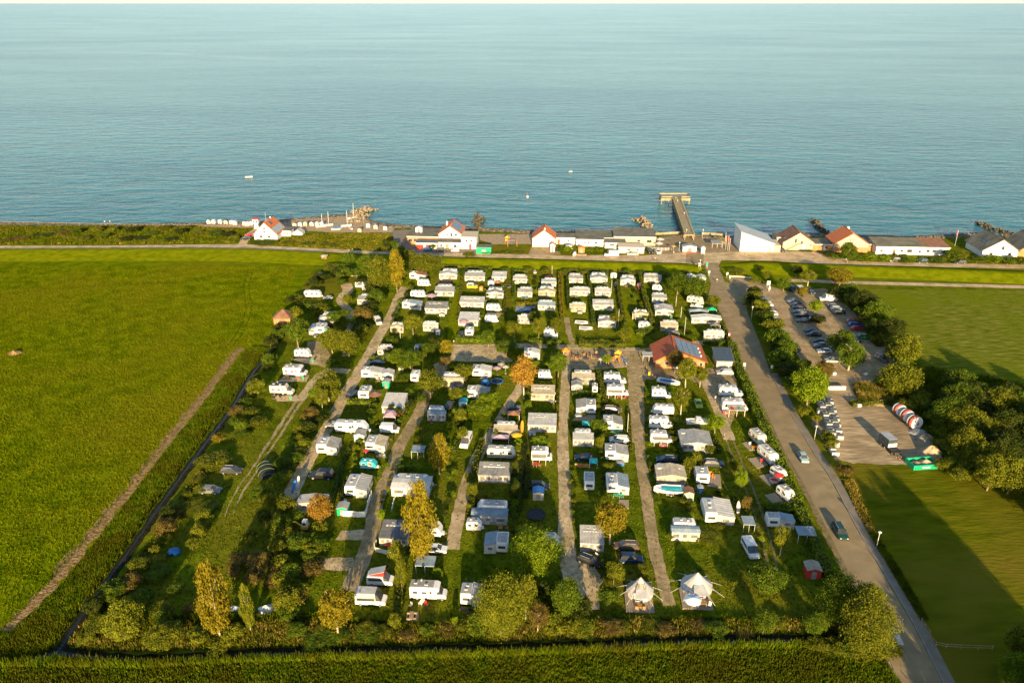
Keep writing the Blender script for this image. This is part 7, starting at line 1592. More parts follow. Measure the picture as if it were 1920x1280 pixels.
heap('sand_pile', G(1745, 850), 3.4, 2.6, 1.9, sandm, 'smooth pale sand pile behind the green skip', 3); heap('gravel_pile', G(1738, 824), 3.6, 2.6, 1.4, rockm, 'grey rubble pile above the sand pile', 4); heap('gravel_pile', G(1722, 812), 3.0, 2.0, 1.0, mat('pale_rubble', (.35, .33, .28), .9, (.5, .48, .42), 1.5, bump=.15), 'pale rubble pile next to the nearest buoy drum', 5)
heap('gravel_pile', G(1650, 757), 8.0, 1.8, 1.0, gravel_b, 'long low earth bank at the top of the yard', 6); heap('hay_heap', G(28, 662), 2.6, 1.8, .9, straw, 'brown hay heap on the meadow near the left edge', 7); heap('hay_heap', G(565, 1004), .01, .01, .01, straw, None, 8) if False else None
# mini excavator
ek = [['body', MB().box(-.7, .7, -.8, .8, .55, 1.1).mesh('body', yellow), (0, 0, 0), False, []], ['cab', MB().prism([(-.5, 1.1), (.6, 1.1), (.5, 2.3), (-.4, 2.3)], -.6, .6, .05).mesh('cab', white), (0, 0, 0), False, [('window', MB().box(-.3, .4, -.62, .62, 1.4, 2.05).mesh('window', glass), (0, 0, 0))]],
      ['arm', MB().tube([(-.6, -.3, 1.0), (-1.8, -.4, 2.1), (-3.1, -.5, 2.0)], [.16, .14, .12], 6).mesh('arm', yellow), (0, 0, 0), False, []], ['dipper', MB().tube([(-3.1, -.5, 2.0), (-3.8, -.5, .6)], [.12, .1], 6).mesh('dipper', yellow), (0, 0, 0), False, []], ['bucket', MB().prism([(-4.1, .1), (-3.6, .1), (-3.6, .6), (-3.9, .65)], -.75, -.25).mesh('bucket', black), (0, 0, 0), False, []]]
ek += [['track', MB().prism([(-.9, .1), (.9, .1), (1.0, .3), (.9, .5), (-.9, .5), (-1.0, .3)], -.2, .2).mesh('track', black), (0, s * .6, 0), False, []] for s in (-1, 1)]
spawn(ek, 'mini_excavator', 'yellow mini excavator with white cab below the orange tree', 'excavator', G(573, 992), -.1, .95)
for px, py, s, l in [(440, 1140, 1.0, 'white tarpaulin scrap beside the yellow birch trunk'), (500, 1140, 1.5, 'upper white rubbish bag in the dark corner right of the birch'), (492, 1152, 1.2, 'lower white rubbish bag in the dark corner right of the birch'), (446, 1180, 1.0, 'white plastic scrap at the foot of the thin tree')]: 
    heap('rubbish_bag', G(px, py), s, s * .7, .6, white, l, int(px))
heap('feed_bag', G(533, 891), .5, .4, .5, canvas_u, 'small pale blue container on the shaded lawn by the gravel track', 9)

# ------------------------------------------------------------------ people
for px, py, l, f_, k in [(1341, 752, 'person in light clothing walking on the paved area, long shadow', .3, 0), (1357, 822, 'person standing on the track beside the round bush', 1.5, 1), (655, 474, 'left of two walkers at the end of the coast road', 1.6, 0), (661, 473, 'right of two walkers at the end of the coast road', 1.4, 0),
                         (197, 420, 'left person of a pair on the shore path', 0, 0), (207, 420, 'right person of a pair on the shore path', 3, 0), (1344, 530, 'person walking down the entrance road with a long shadow', .2, 0), (1240, 476, 'person by the terrace fence on the promenade', .5, 1), (1258, 473, 'person standing near the small yellow parasol', 2, 1),
                         (1263, 478, 'person walking in front of the promenade lamp', 1, 0), (1228, 489, 'person on the coast road in front of the terrace', 4, 0), (851, 646, 'person at the corner of the gravel court', 1, 1), (1300, 660, 'person beside the', 0, 1), (1174, 688, 'person crossing towards the reception ramp', 2, 0)][:15]:
    if l.endswith('the'): continue
    person(px, py, l, f_, k)
for px, py, l in [(1270, 380, 'person standing at the pier head'), (1283, 404, 'person walking halfway along the pier'), (1267, 375, 'second person on the pier head')]: person(px, py, l, 1.0, 0, z=2.6)

# ================================================================== TREES, BUSHES, HEDGES
T = tree
z = 'in the far left corner'
for a in [(596, 530, 26, 24, 'dark', 'bush'), (622, 508, 44, 20, 'olive', 'bush'), (645, 512, 34, 26, 'green', 'bush'), (600, 590, 44, 30, 'olive', 'bush'), (556, 602, 36, 36, 'olive', 'bush'), (574, 582, 30, 22, 'green', 'bush'), (630, 606, 40, 30, 'green', 'bush'), (668, 522, 26, 24, 'green', 'bush'), (706, 572, 40, 40, 'green', 'bush'), (684, 598, 44, 34, 'dark', 'bush'), (680, 600, 46, 34, 'rust', 'bush'), (652, 572, 22, 26, 'olive', 'bush'), (674, 625, 40, 28, 'dark', 'bush'), (640, 536, 24, 18, 'green', 'bush')]:
    T(z, f"{a[4] if a[4] != 'rust' else 'brownish'} bush", *a)
for a in [(560, 652, 56, 62, 'green', 'round'), (712, 550, 62, 80, 'olive', 'wide'), (690, 520, 46, 50, 'green', 'wide'), (655, 503, 34, 34, 'green', 'round'), (624, 662, 58, 56, 'olive', 'wide'), (655, 671, 60, 62, 'olive', 'wide'), (750, 498, 34, 44, 'green', 'round')]:
    T(z, 'leafy olive-green tree' if a[4] == 'olive' else 'dark-green round tree', *a)
T('at the upper end of the gravel track', 'bright yellow tree', 745, 548, 40, 84, 'yellow', 'tall'); T('behind the leftmost upper row', 'broad olive tree', 800, 512, 72, 42, 'olive', 'wide'); T('behind the leftmost upper row', 'small olive tree', 768, 500, 34, 36, 'olive', 'round')
z = 'between the wheel ruts and the gravel track'
for a in [(617, 752, 60, 66, 'olive', 'airy', True), (605, 772, 36, 52, 'olive', 'airy', True), (622, 733, 36, 40, 'green', 'round')]: T(z, 'loose-crowned tree', *a[:6], pale=len(a) > 6)
for a in [(594, 745, 38, 26, 'bright', 'bush'), (584, 790, 40, 36, 'rust', 'bush'), (568, 815, 36, 30, 'olive', 'bush'), (545, 850, 36, 30, 'green', 'bush'), (528, 880, 34, 30, 'green', 'bush'), (625, 690, 34, 24, 'green', 'bush'), (540, 965, 46, 46, 'olive', 'bush'), (520, 945, 36, 34, 'olive', 'bush'), (530, 1000, 44, 44, 'green', 'bush'), (560, 1035, 60, 50, 'green', 'bush'), (520, 1045, 40, 44, 'olive', 'bush'), (585, 1080, 60, 40, 'rust', 'bush'), (545, 1090, 50, 46, 'green', 'bush'), (540, 1145, 60, 60, 'olive', 'bush'), (488, 940, 40, 40, 'green', 'bush'), (498, 985, 34, 40, 'dark', 'bush'), (470, 1015, 36, 30, 'olive', 'bush'), (555, 1190, 50, 34, 'green', 'bush')]:
    T(z, f"{dict(rust='brownish', bright='bright green').get(a[4], a[4])} bush", *a)
for a in [(450, 1060, 60, 36, 'rust', 'bush'), (490, 1065, 60, 44, 'rust', 'bush'), (480, 1095, 50, 40, 'rust', 'bush'), (515, 1100, 40, 36, 'rust', 'bush'), (440, 1085, 30, 30, 'rust', 'bush')]: T('in the dark corner right of the yellow birch', 'rusty brown bush', *a)
z = 'beside the ditch'
for a in [(484, 742, 42, 42, 'olive', 'bush'), (505, 690, 30, 36, 'green', 'bush'), (520, 640, 30, 30, 'green', 'bush'), (508, 652, 34, 30, 'dark', 'bush'), (470, 782, 44, 26, 'olive', 'bush'), (440, 800, 26, 24, 'green', 'bush'), (445, 778, 38, 26, 'rust', 'bush'), (482, 800, 50, 28, 'olive', 'bush'), (455, 812, 30, 34, 'green', 'bush'), (412, 830, 34, 26, 'yellow', 'bush'), (400, 872, 76, 36, 'olive', 'bush'), (455, 818, 40, 18, 'green', 'bush'), (480, 762, 12, 9, 'yellow', 'bush'),
          (360, 950, 70, 22, 'olive', 'bush'), (330, 955, 60, 24, 'olive', 'bush'), (390, 952, 50, 20, 'olive', 'bush'), (320, 975, 40, 36, 'dark', 'bush'), (312, 1000, 50, 40, 'rust', 'bush'), (385, 985, 40, 44, 'olive', 'bush'), (375, 1010, 34, 40, 'olive', 'bush'), (362, 1030, 30, 30, 'olive', 'bush'), (290, 1050, 60, 24, 'olive', 'bush'), (260, 1070, 50, 34, 'olive', 'bush'), (250, 1100, 50, 36, 'rust', 'bush'), (300, 1080, 60, 30, 'green', 'bush'), (215, 1120, 60, 44, 'green', 'bush'), (270, 1130, 50, 34, 'green', 'bush'), (180, 1150, 44, 44, 'dark', 'bush'), (190, 1180, 60, 40, 'olive', 'bush'), (165, 1205, 44, 30, 'olive', 'bush'), (330, 1110, 40, 26, 'green', 'bush'), (355, 1150, 30, 24, 'rust', 'bush')]:
    T(z, f"{dict(rust='brownish', bright='bright green').get(a[4], a[4])} bush", *a)
T('| along the bottom hedge line'[0:1] + 'in the front left corner', 'grey-green willow tree', 238, 1200, 84, 84, 'olive', 'wide'); T('|in the front left corner', 'low spreading grey-green tree', 312, 1212, 84, 50, 'olive', 'wide')
T('in the front left corner', 'tall golden birch with pale trunk', 414, 1200, 84, 150, 'yellow', 'tall', pale=True); T('right of the golden birch', 'slim pale-stemmed green tree', 471, 1186, 34, 92, 'olive', 'tall', pale=True); T('above the golden birch', 'small rusty-orange tree', 455, 1060, 34, 40, 'rust', 'airy') if False else None
T('by the silver-white camper van', 'round golden-green tree with bare trunk', 636, 1198, 80, 100, 'yellow', 'round', pale=True); T('beside the long gravel track caravans', 'orange autumn tree', 604, 990, 54, 68, 'orange', 'round')
T('in front of the dark-roofed plot', 'tallest golden conifer-like tree', 792, 1062, 80, 162, 'yellow', 'tall'); T('on the third column lawn', 'ragged yellow-green tree', 824, 888, 52, 80, 'yellow', 'tall', pale=True)
T('at the gravel court corner', 'orange-yellow autumn tree', 982, 748, 60, 92, 'orange', 'airy', pale=True); T('by the second brown track', 'round olive tree', 808, 748, 56, 58, 'olive', 'round')
z = 'in the middle columns'
for a in [(775, 628, 42, 46, 'olive', 'round'), (770, 692, 54, 44, 'green', 'wide'), (745, 682, 50, 34, 'bright', 'wide'), (800, 668, 40, 30, 'green', 'wide'), (870, 712, 46, 34, 'olive', 'round'), (965, 642, 36, 46, 'olive', 'round'), (948, 668, 50, 36, 'green', 'round'), (1010, 638, 34, 48, 'olive', 'round'), (1043, 628, 30, 38, 'olive', 'round'), (1046, 712, 42, 58, 'green', 'round'), (1034, 668, 24, 34, 'green', 'round'), (1155, 610, 30, 28, 'olive', 'round'), (1170, 642, 34, 32, 'olive', 'round'), (1002, 612, 30, 30, 'olive', 'round'), (915, 655, 34, 40, 'green', 'round')]:
    T(z, f"{a[4]} leafy tree", *a)
for a in [(835, 690, 26, 30, 'rust', 'bush'), (838, 668, 30, 40, 'yellow', 'bush'), (815, 658, 34, 36, 'dark', 'bush'), (856, 752, 34, 34, 'olive', 'bush'), (905, 775, 66, 36, 'bright', 'bush'), (918, 765, 50, 44, 'bright', 'bush'), (865, 800, 30, 44, 'olive', 'bush'), (868, 830, 26, 40, 'olive', 'bush'), (930, 700, 40, 18, 'bright', 'bush'), (1012, 842, 46, 34, 'bright', 'bush'), (1120, 812, 44, 38, 'green', 'bush'), (1125, 845, 22, 36, 'olive', 'bush'), (1140, 886, 26, 26, 'olive', 'bush'), (1085, 802, 22, 14, 'green', 'bush'), (790, 812, 26, 22, 'olive', 'bush'), (785, 836, 24, 24, 'olive', 'bush'), (812, 855, 40, 30, 'dark', 'bush'), (990, 770, 18, 26, 'green', 'bush'), (992, 748, 20, 22, 'green', 'bush'), (860, 782, 30, 26, 'bright', 'bush'), (945, 785, 14, 16, 'green', 'bush'), (930, 822, 18, 22, 'green', 'bush'), (1005, 690, 20, 18, 'bright', 'bush'), (1030, 690, 24, 18, 'bright', 'bush'), (755, 885, 24, 18, 'green', 'bush'), (772, 884, 22, 16, 'green', 'bush'), (725, 880, 16, 20, 'green', 'bush'), (1095, 778, 14, 10, 'green', 'bush'),
          (880, 905, 24, 26, 'olive', 'bush'), (885, 935, 26, 40, 'olive', 'bush'), (882, 960, 20, 24, 'olive', 'bush'), (965, 900, 22, 50, 'dark', 'bush'), (967, 940, 22, 50, 'dark', 'bush'), (715, 975, 18, 26, 'bright', 'bush'), (1300, 870, 34, 34, 'olive', 'bush'), (1293, 885, 30, 40, 'olive', 'bush'), (1280, 945, 22, 16, 'olive', 'bush'), (1298, 950, 18, 14, 'bright', 'bush'), (1325, 1010, 60, 26, 'olive', 'bush'), (1350, 990, 30, 16, 'olive', 'bush'), (1398, 960, 26, 40, 'rust', 'bush'), (1405, 985, 20, 20, 'olive', 'bush'), (1255, 1010, 24, 20, 'green', 'bush'), (1330, 850, 26, 24, 'olive', 'bush'), (735, 775, 16, 24, 'dark', 'bush'), (748, 782, 20, 26, 'dark', 'bush')]:
    T(z, f"{dict(rust='brownish', bright='bright green').get(a[4], a[4])} bush", *a)
T('left of the straight track, lower end', 'large fresh-green tree', 1003, 1078, 118, 96, 'bright', 'big'); T('in front of the awninged caravan', 'large olive tree mass', 938, 1192, 112, 124, 'olive', 'big'); T('below the large fresh-green tree', 'airy olive tree', 985, 1165, 60, 96, 'olive', 'airy'); T('right of the large olive mass', 'mid-green tree', 1060, 1165, 62, 94, 'green', 'wide'); T('between the two olive trees at the bottom', 'small brownish tree', 1008, 1188, 48, 60, 'rust', 'airy', pale=True)
T('above the black estate cars', 'golden-green birch with pale limbs', 1143, 1020, 76, 88, 'yellow', 'round', pale=True); T('behind the right bell tent lawn', 'wide low tree with cut logs beneath', 1434, 1108, 86, 58, 'green', 'wide')
T('at the front right corner by the road', 'huge rounded willow', 1614, 1230, 118, 128, 'olive', 'big'); T('at the front right corner by the road', 'darker willow behind the huge one', 1566, 1172, 92, 108, 'green', 'big'); T('at the front right corner by the road', 'left shoulder of the willow group', 1618, 1160, 66, 76, 'olive', 'wide')
T('on the bottom weed line', 'round small tree', 1430, 1190, 50, 56, 'green', 'wide'); T('on the bottom weed line near the willow', 'round small tree', 1524, 1190, 52, 50, 'green', 'wide')
T('beside the grassy ruts', 'small bright tree', 1386, 924, 30, 48, 'bright', 'round'); T('beside the grassy ruts', 'smaller dull-green tree', 1374, 890, 24, 32, 'olive', 'round'); T('by the blue-grey hedge-side awning', 'slender olive tree', 1462, 1042, 40, 62, 'olive', 'round', pale=True)
T('by the reception', 'left round tree', 1285, 728, 42, 64, 'olive', 'round', pale=True); T('by the reception', 'right round tree', 1312, 726, 32, 44, 'olive', 'round', pale=True); T('right of the lane caravans', 'pear-shaped olive tree', 1276, 778, 38, 60, 'olive', 'round', pale=True); T('on the paved area edge', 'round fresh-green bush tree', 1340, 812, 44, 40, 'bright', 'round')
T('left of the reception', 'young green tree at the playground', 1137, 684, 22, 22, 'bright', 'round', pale=True); T('in front of the reception gable', 'dark purple-leaved tree', 1265, 700, 36, 48, 'rust', 'round')
T('at the right end of the upper rows', 'broad dark-green tree', 1270, 552, 56, 50, 'green', 'wide'); T('at the right end of the upper rows', 'second broad green tree', 1300, 560, 60, 50, 'green', 'wide'); T('at the right end of the upper rows', 'smaller olive tree', 1337, 580, 32, 30, 'olive', 'round')
z = 'around the gravel car park'
for a in [(1513, 760, 78, 84, 'bright', 'wide'), (1590, 694, 60, 64, 'green', 'wide', True), (1572, 668, 58, 60, 'green', 'wide'), (1527, 592, 30, 34, 'bright', 'round'), (1502, 562, 26, 28, 'yellow', 'round'), (1573, 536, 54, 42, 'yellow', 'wide'), (1514, 536, 32, 34, 'olive', 'round', True), (1492, 520, 28, 26, 'dark', 'round'), (1437, 528, 22, 22, 'olive', 'round'), (1468, 547, 30, 30, 'green', 'round'), (1425, 510, 16, 14, 'dark', 'round'), (1690, 690, 78, 74, 'olive', 'wide'), (1682, 745, 86, 78, 'olive', 'wide'), (1618, 590, 60, 54, 'dark', 'wide'), (1645, 610, 60, 56, 'green', 'wide'), (1668, 640, 60, 54, 'dark', 'wide'), (1590, 566, 54, 40, 'green', 'wide'), (1540, 720, 44, 50, 'rust', 'round'), (1532, 610, 34, 22, 'dark', 'round'), (1635, 640, 40, 40, 'dark', 'round')]:
    T(z, f"{dict(rust='brownish', bright='bright green').get(a[4], a[4])} tree", *a[:6], pale=len(a) > 6)
z = 'between the road and the car park'
for a in [(1412, 572, 34, 36, 'olive'), (1424, 592, 40, 42, 'olive'), (1428, 612, 40, 40, 'dark'), (1450, 630, 46, 46, 'olive'), (1456, 652, 56, 48, 'green'), (1474, 672, 50, 50, 'green'), (1462, 690, 56, 50, 'green'), (1478, 716, 60, 50, 'dark'), (1496, 735, 40, 40, 'dark'), (1505, 700, 40, 36, 'green'), (1505, 780, 44, 30, 'olive'), (1530, 795, 20, 26, 'olive'), (1548, 832, 32, 34, 'olive'), (1440, 600, 30, 24, 'green'), (1415, 532, 26, 16, 'olive'), (1382, 515, 40, 18, 'olive')]:
    T(z, f"{a[4]} bush", *a, 'bush')
z = 'in the wood on the right'
rr_ = random.Random(21)
for (px, py) in [(1790, 760), (1822, 775), (1862, 770), (1902, 770), (1940, 765), (1775, 795), (1806, 812), (1840, 822), (1880, 815), (1915, 812), (1955, 820), (1800, 850), (1832, 868), (1868, 862), (1905, 868), (1945, 880), (1850, 905), (1888, 912), (1925, 925), (1880, 845), (1960, 950), (1788, 735), (1998, 850), (2010, 920), (2020, 780), (1990, 990)]:
    c = rr_.choice(['dark', 'green', 'dark', 'olive']); T(z, f"{c} tree", px, py + 14, rr_.uniform(62, 82), rr_.uniform(62, 80), c, 'wide')
for (px, py) in [(1745, 790), (1765, 815), (1775, 845), (1790, 872), (1812, 888), (1840, 898), (1728, 768), (1712, 750), (1768, 880), (1800, 900), (1700, 772), (1860, 905)]:
    c = rr_.choice(['olive', 'green', 'olive']); T('on the edge of the right wood', f"{c} bush", px, py, rr_.uniform(36, 50), rr_.uniform(24, 36), c, 'bush')
z = 'beyond the lawn at the bottom right'
for a in [(1904, 1235, 66, 70, 'olive'), (1898, 1290, 80, 70, 'bright'), (1950, 1290, 90, 100, 'green'), (1960, 1350, 110, 110, 'dark'), (1900, 1400, 110, 90, 'dark'), (1945, 1440, 150, 112, 'green'), (1995, 1440, 150, 150, 'olive'), (2050, 1440, 150, 172, 'green'), (2105, 1440, 140, 178, 'dark'), (2160, 1445, 110, 178, 'green'), (2020, 1370, 110, 90, 'dark'), (1870, 1470, 110, 80, 'green')]: T(z, f"{a[4]} tree", *a, 'wide')
T('where the yard meets the road', 'low rusty bush', 1583, 892, 40, 30, 'rust', 'bush'); T('on the lawn edge behind the crates', 'low rusty bush', 1556, 842, 30, 34, 'olive', 'bush')
z = 'along the coast road'
T(z, 'dark broad evergreen tree', 1588, 493, 38, 46, 'green', 'wide')
for a in [(1605, 489, 30, 16, 'green'), (1630, 490, 34, 20, 'bright'), (1562, 486, 24, 16, 'green'), (1552, 482, 22, 14, 'dark'), (1650, 490, 26, 14, 'green'), (1700, 494, 34, 14, 'green'), (1752, 493, 40, 16, 'green'), (1670, 486, 24, 12, 'green'), (1782, 488, 40, 26, 'green'), (1800, 490, 34, 24, 'olive'), (1830, 492, 34, 18, 'green'), (1862, 494, 40, 22, 'bright'), (1888, 496, 36, 20, 'green'), (1915, 497, 34, 22, 'green'), (812, 467, 22, 14, 'green'), (735, 468, 30, 24, 'green'), (725, 470, 20, 28, 'dark'), (1050, 472, 24, 12, 'green'), (1072, 475, 20, 10, 'olive'), (1105, 474, 16, 10, 'olive'), (880, 480, 30, 10, 'olive') , (500, 456, 50, 10, 'green'), (480, 455, 26, 8, 'green'), (1510, 470, 30, 6, 'green')]:
    T(z, f"{dict(bright='bright green').get(a[4], a[4])} bush", *a, 'bush')
for k in range(26):
    px = 5 + k * 17.5 + rr_.uniform(-5, 5); py = 447 + rr_.uniform(-12, 9) - (5 if px > 300 else 0); c = rr_.choice(['olive', 'green', 'rust', 'olive', 'dark']); T('|on the scrub strip by the sea', 'low dune bush', px, py, rr_.uniform(22, 38), rr_.uniform(9, 16), c, 'bush')
for k in range(12): T('|beyond the upper rows, on the dike foot', 'low bush', 870 + k * 38 + rr_.uniform(-6, 6), 510 + k * .6 + rr_.uniform(-3, 3), rr_.uniform(20, 34), rr_.uniform(9, 16), rr_.choice(['green', 'olive', 'olive']), 'bush')
z = '|along the bottom weed line'
for k in range(26):
    px = 560 + k * 41 + rr_.uniform(-14, 14)
    if 1400 < px < 1460: continue
    T(z, 'low weedy bush', px, 1196 - (px - 560) * .018 + rr_.uniform(-8, 6), rr_.uniform(34, 60), rr_.uniform(18, 34), rr_.choice(['green', 'olive', 'rust', 'olive']), 'bush')
for a in [(600, 1205, 76, 34, 'green'), (690, 1196, 66, 34, 'green'), (740, 1180, 30, 40, 'olive'), (755, 1120, 26, 90, 'olive'), (745, 1060, 40, 60, 'olive'), (765, 1045, 30, 30, 'green'), (820, 1085, 26, 28, 'bright'), (1148, 1065, 34, 30, 'green'), (1150, 1095, 44, 56, 'olive'), (1140, 1135, 50, 50, 'green'), (1205, 1075, 34, 26, 'olive'), (1372, 1108, 26, 30, 'olive'), (854, 1175, 14, 26, 'bright'), (1090, 1190, 50, 44, 'olive'), (908, 1110, 30, 26, 'olive'), (890, 1180, 40, 40, 'olive'), (1030, 1130, 40, 44, 'green')]:
    T('near the front row of plots', f"{dict(bright='bright green').get(a[4], a[4])} bush", *a, 'bush')
def crown_arrays(seed, blobs=30, leaves=46, size=.036):
    me = crown_mesh('tmp', blobs, leaves, size, .5, .48, .42, seed, 'bush'); v = np.zeros(len(me.vertices) * 3); me.vertices.foreach_get('co', v); bpy.data.meshes.remove(me); return v.reshape(-1, 3)
BC = [crown_arrays(s) for s in (51, 52, 53)]
def belt(zone, line, n, w, h, cols, jitter=8, seed=0, shape='bush', word='bush'):
    """an unbroken thicket along a line: one mass, nobody could count its shrubs"""
    rb_ = random.Random(seed); P = line; VV = []; MI = []
    for k in range(n):
        t = (k + rb_.uniform(.2, .8)) / n * (len(P) - 1); i = min(len(P) - 2, int(t)); f_ = t - i
        px = P[i][0] + (P[i + 1][0] - P[i][0]) * f_ + rb_.uniform(-jitter, jitter); py = P[i][1] + (P[i + 1][1] - P[i][1]) * f_ + rb_.uniform(-jitter, jitter) * .5
        c = rb_.randrange(len(cols)); w_ = rb_.uniform(*w); h_ = rb_.uniform(*h)
        if shape != 'bush': T(zone, 'tree', px, py, w_, h_, cols[c], shape); continue
        g = G(px, py); sc_ = ppm(py); W = w_ / sc_; dep = math.atan2(CAM_H, g.y); H = max(.5, (h_ / sc_ - W * .42 * math.sin(dep)) / math.cos(dep))
        a_ = rb_.uniform(0, 6.28); v = BC[rb_.randrange(3)] * np.array([W, W, H]); ca, sa = math.cos(a_), math.sin(a_)
        v = np.stack([v[:, 0] * ca - v[:, 1] * sa + g.x, v[:, 0] * sa + v[:, 1] * ca + g.y, v[:, 2]], 1); VV.append(v); MI += [c] * (len(v) // 3)
    if not VV: return
    V = np.concatenate(VV); nt_ = len(V) // 3; me = bpy.data.meshes.new('shrubbery'); me.vertices.add(len(V)); me.vertices.foreach_set('co', V.ravel()); me.loops.add(nt_ * 3)
    me.loops.foreach_set('vertex_index', np.arange(nt_ * 3)); me.polygons.add(nt_); me.polygons.foreach_set('loop_start', np.arange(nt_) * 3)
    for c in cols: me.materials.append(LEAF[c])
    me.polygons.foreach_set('material_index', MI); me.update(); tag(obj('shrubbery', me), kind='stuff')
belt('in the shrub belt left of the gravel track', [(622, 745), (596, 790), (572, 830), (550, 870), (530, 905), (512, 950)], 14, (30, 46), (24, 38), ['green', 'olive', 'olive', 'dark'], 9, 1)
belt('in the shrub belt above the birch', [(545, 975), (528, 1020), (520, 1070), (545, 1120), (560, 1165)], 12, (36, 56), (30, 46), ['green', 'olive', 'olive', 'rust'], 16, 2)
belt('in the tangle below the orange tree', [(600, 1000), (590, 1040), (570, 1070)], 9, (34, 50), (28, 40), ['dark', 'green', 'olive'], 18, 3)
belt('on the ditch bank', [(420, 850), (392, 890), (358, 935), (328, 965), (298, 1020), (253, 1090), (213, 1150), (180, 1200)], 15, (24, 44), (16, 32), ['olive', 'green', 'olive', 'rust'], 10, 4)
belt('on the upper ditch bank', [(555, 560), (545, 580), (520, 620), (515, 660), (500, 690), (478, 730), (455, 770)], 16, (20, 36), (16, 28), ['green', 'dark', 'olive'], 8, 5)
belt('in the front left thicket', [(180, 1190), (230, 1150), (290, 1140), (350, 1190), (400, 1215), (460, 1205)], 13, (36, 60), (26, 44), ['olive', 'green', 'bright', 'olive'], 16, 6)
belt('in the hedgerow right of the car park', [(1575, 560), (1600, 575), (1630, 610), (1660, 650), (1690, 700), (1700, 745)], 16, (38, 60), (34, 50), ['dark', 'green', 'olive'], 10, 7)
belt('in the thicket between road and car park', [(1405, 560), (1425, 600), (1445, 640), (1468, 690), (1490, 740)], 14, (34, 52), (30, 46), ['dark', 'green', 'olive', 'dark'], 7, 8)
belt('in the belt down the right side of the yard', [(1710, 745), (1745, 785), (1775, 830), (1800, 880), (1850, 900)], 16, (38, 56), (28, 40), ['olive', 'green', 'olive'], 10, 9)
belt('between the plots of the left columns', [(740, 640), (728, 660), (745, 690), (765, 720), (760, 790), (850, 690), (865, 770), (860, 830)], 14, (22, 36), (18, 28), ['green', 'dark', 'olive'], 10, 10)
belt('at the far end of the left lane', [(575, 545), (640, 520), (690, 545), (692, 590), (672, 628), (645, 600)], 14, (28, 44), (22, 34), ['green', 'dark', 'olive'], 10, 11)
belt('in the front middle thicket', [(885, 1195), (940, 1175), (1000, 1130), (1060, 1130), (1100, 1180), (1040, 1195)], 16, (38, 60), (36, 56), ['olive', 'green', 'dark', 'olive'], 12, 12)
belt('x', [(905, 474), (990, 476)], 8, (14, 24), (5, 9), ['green', 'olive'], 4, 21)
belt('x', [(1046, 470), (1130, 474)], 12, (12, 20), (7, 13), ['green', 'olive', 'bright'], 5, 22)
belt('x', [(480, 456), (560, 458), (640, 462)], 14, (16, 28), (5, 9), ['green', 'olive', 'olive'], 5, 23)
belt('x', [(1560, 486), (1640, 489), (1780, 490), (1930, 494)], 34, (16, 30), (9, 17), ['green', 'olive', 'bright'], 4, 24)
belt('x', [(1530, 1215), (1600, 1232), (1670, 1228)], 12, (40, 60), (30, 44), ['olive', 'green', 'olive'], 8, 26)
for i_, (ln, n_, w_, h_) in enumerate([([(1122, 745), (1126, 800), (1128, 870), (1133, 940)], 16, (12, 20), (12, 20)), ([(1212, 735), (1216, 800), (1222, 870), (1240, 960)], 12, (10, 18), (9, 16)), ([(1262, 790), (1268, 850), (1290, 960), (1305, 1010)], 12, (14, 22), (12, 20)),
    ([(705, 760), (690, 800), (668, 860), (645, 920)], 16, (13, 22), (12, 20)), ([(842, 780), (835, 830), (845, 900), (835, 980)], 12, (14, 24), (14, 24)), ([(975, 830), (968, 880), (962, 950), (960, 1010)], 14, (16, 24), (18, 28)), ([(1385, 880), (1400, 930), (1415, 990), (1430, 1040)], 10, (12, 20), (12, 20)),
    ([(905, 520), (908, 560), (905, 600)], 8, (10, 16), (9, 14)), ([(1000, 520), (1003, 560), (1004, 600)], 8, (10, 16), (9, 14)), ([(1185, 540), (1200, 580), (1225, 625)], 9, (10, 16), (9, 15)), ([(1262, 590), (1275, 610), (1300, 640)], 8, (12, 18), (10, 15)), ([(770, 545), (745, 590), (735, 640)], 9, (12, 20), (12, 18)), ([(860, 700), (930, 690), (980, 690)], 9, (14, 22), (10, 16)), ([(755, 860), (735, 900), (712, 950)], 7, (10, 16), (8, 13)), ([(1075, 870), (1074, 930), (1080, 985)], 9, (10, 18), (9, 15)), ([(1340, 930), (1390, 940), (1395, 990)], 7, (14, 20), (10, 16))]):
    belt('x', ln, n_, w_, h_, ['green', 'olive', 'green', 'bright', 'dark'], 5, 60 + i_)
belt('in the deep of the right wood', [(1765, 790), (1830, 760), (1900, 780), (1950, 830), (1900, 880), (1830, 850), (1800, 800)], 18, (56, 76), (50, 66), ['dark', 'green', 'dark'], 14, 13, 'wide', 'tree')
make_trees()

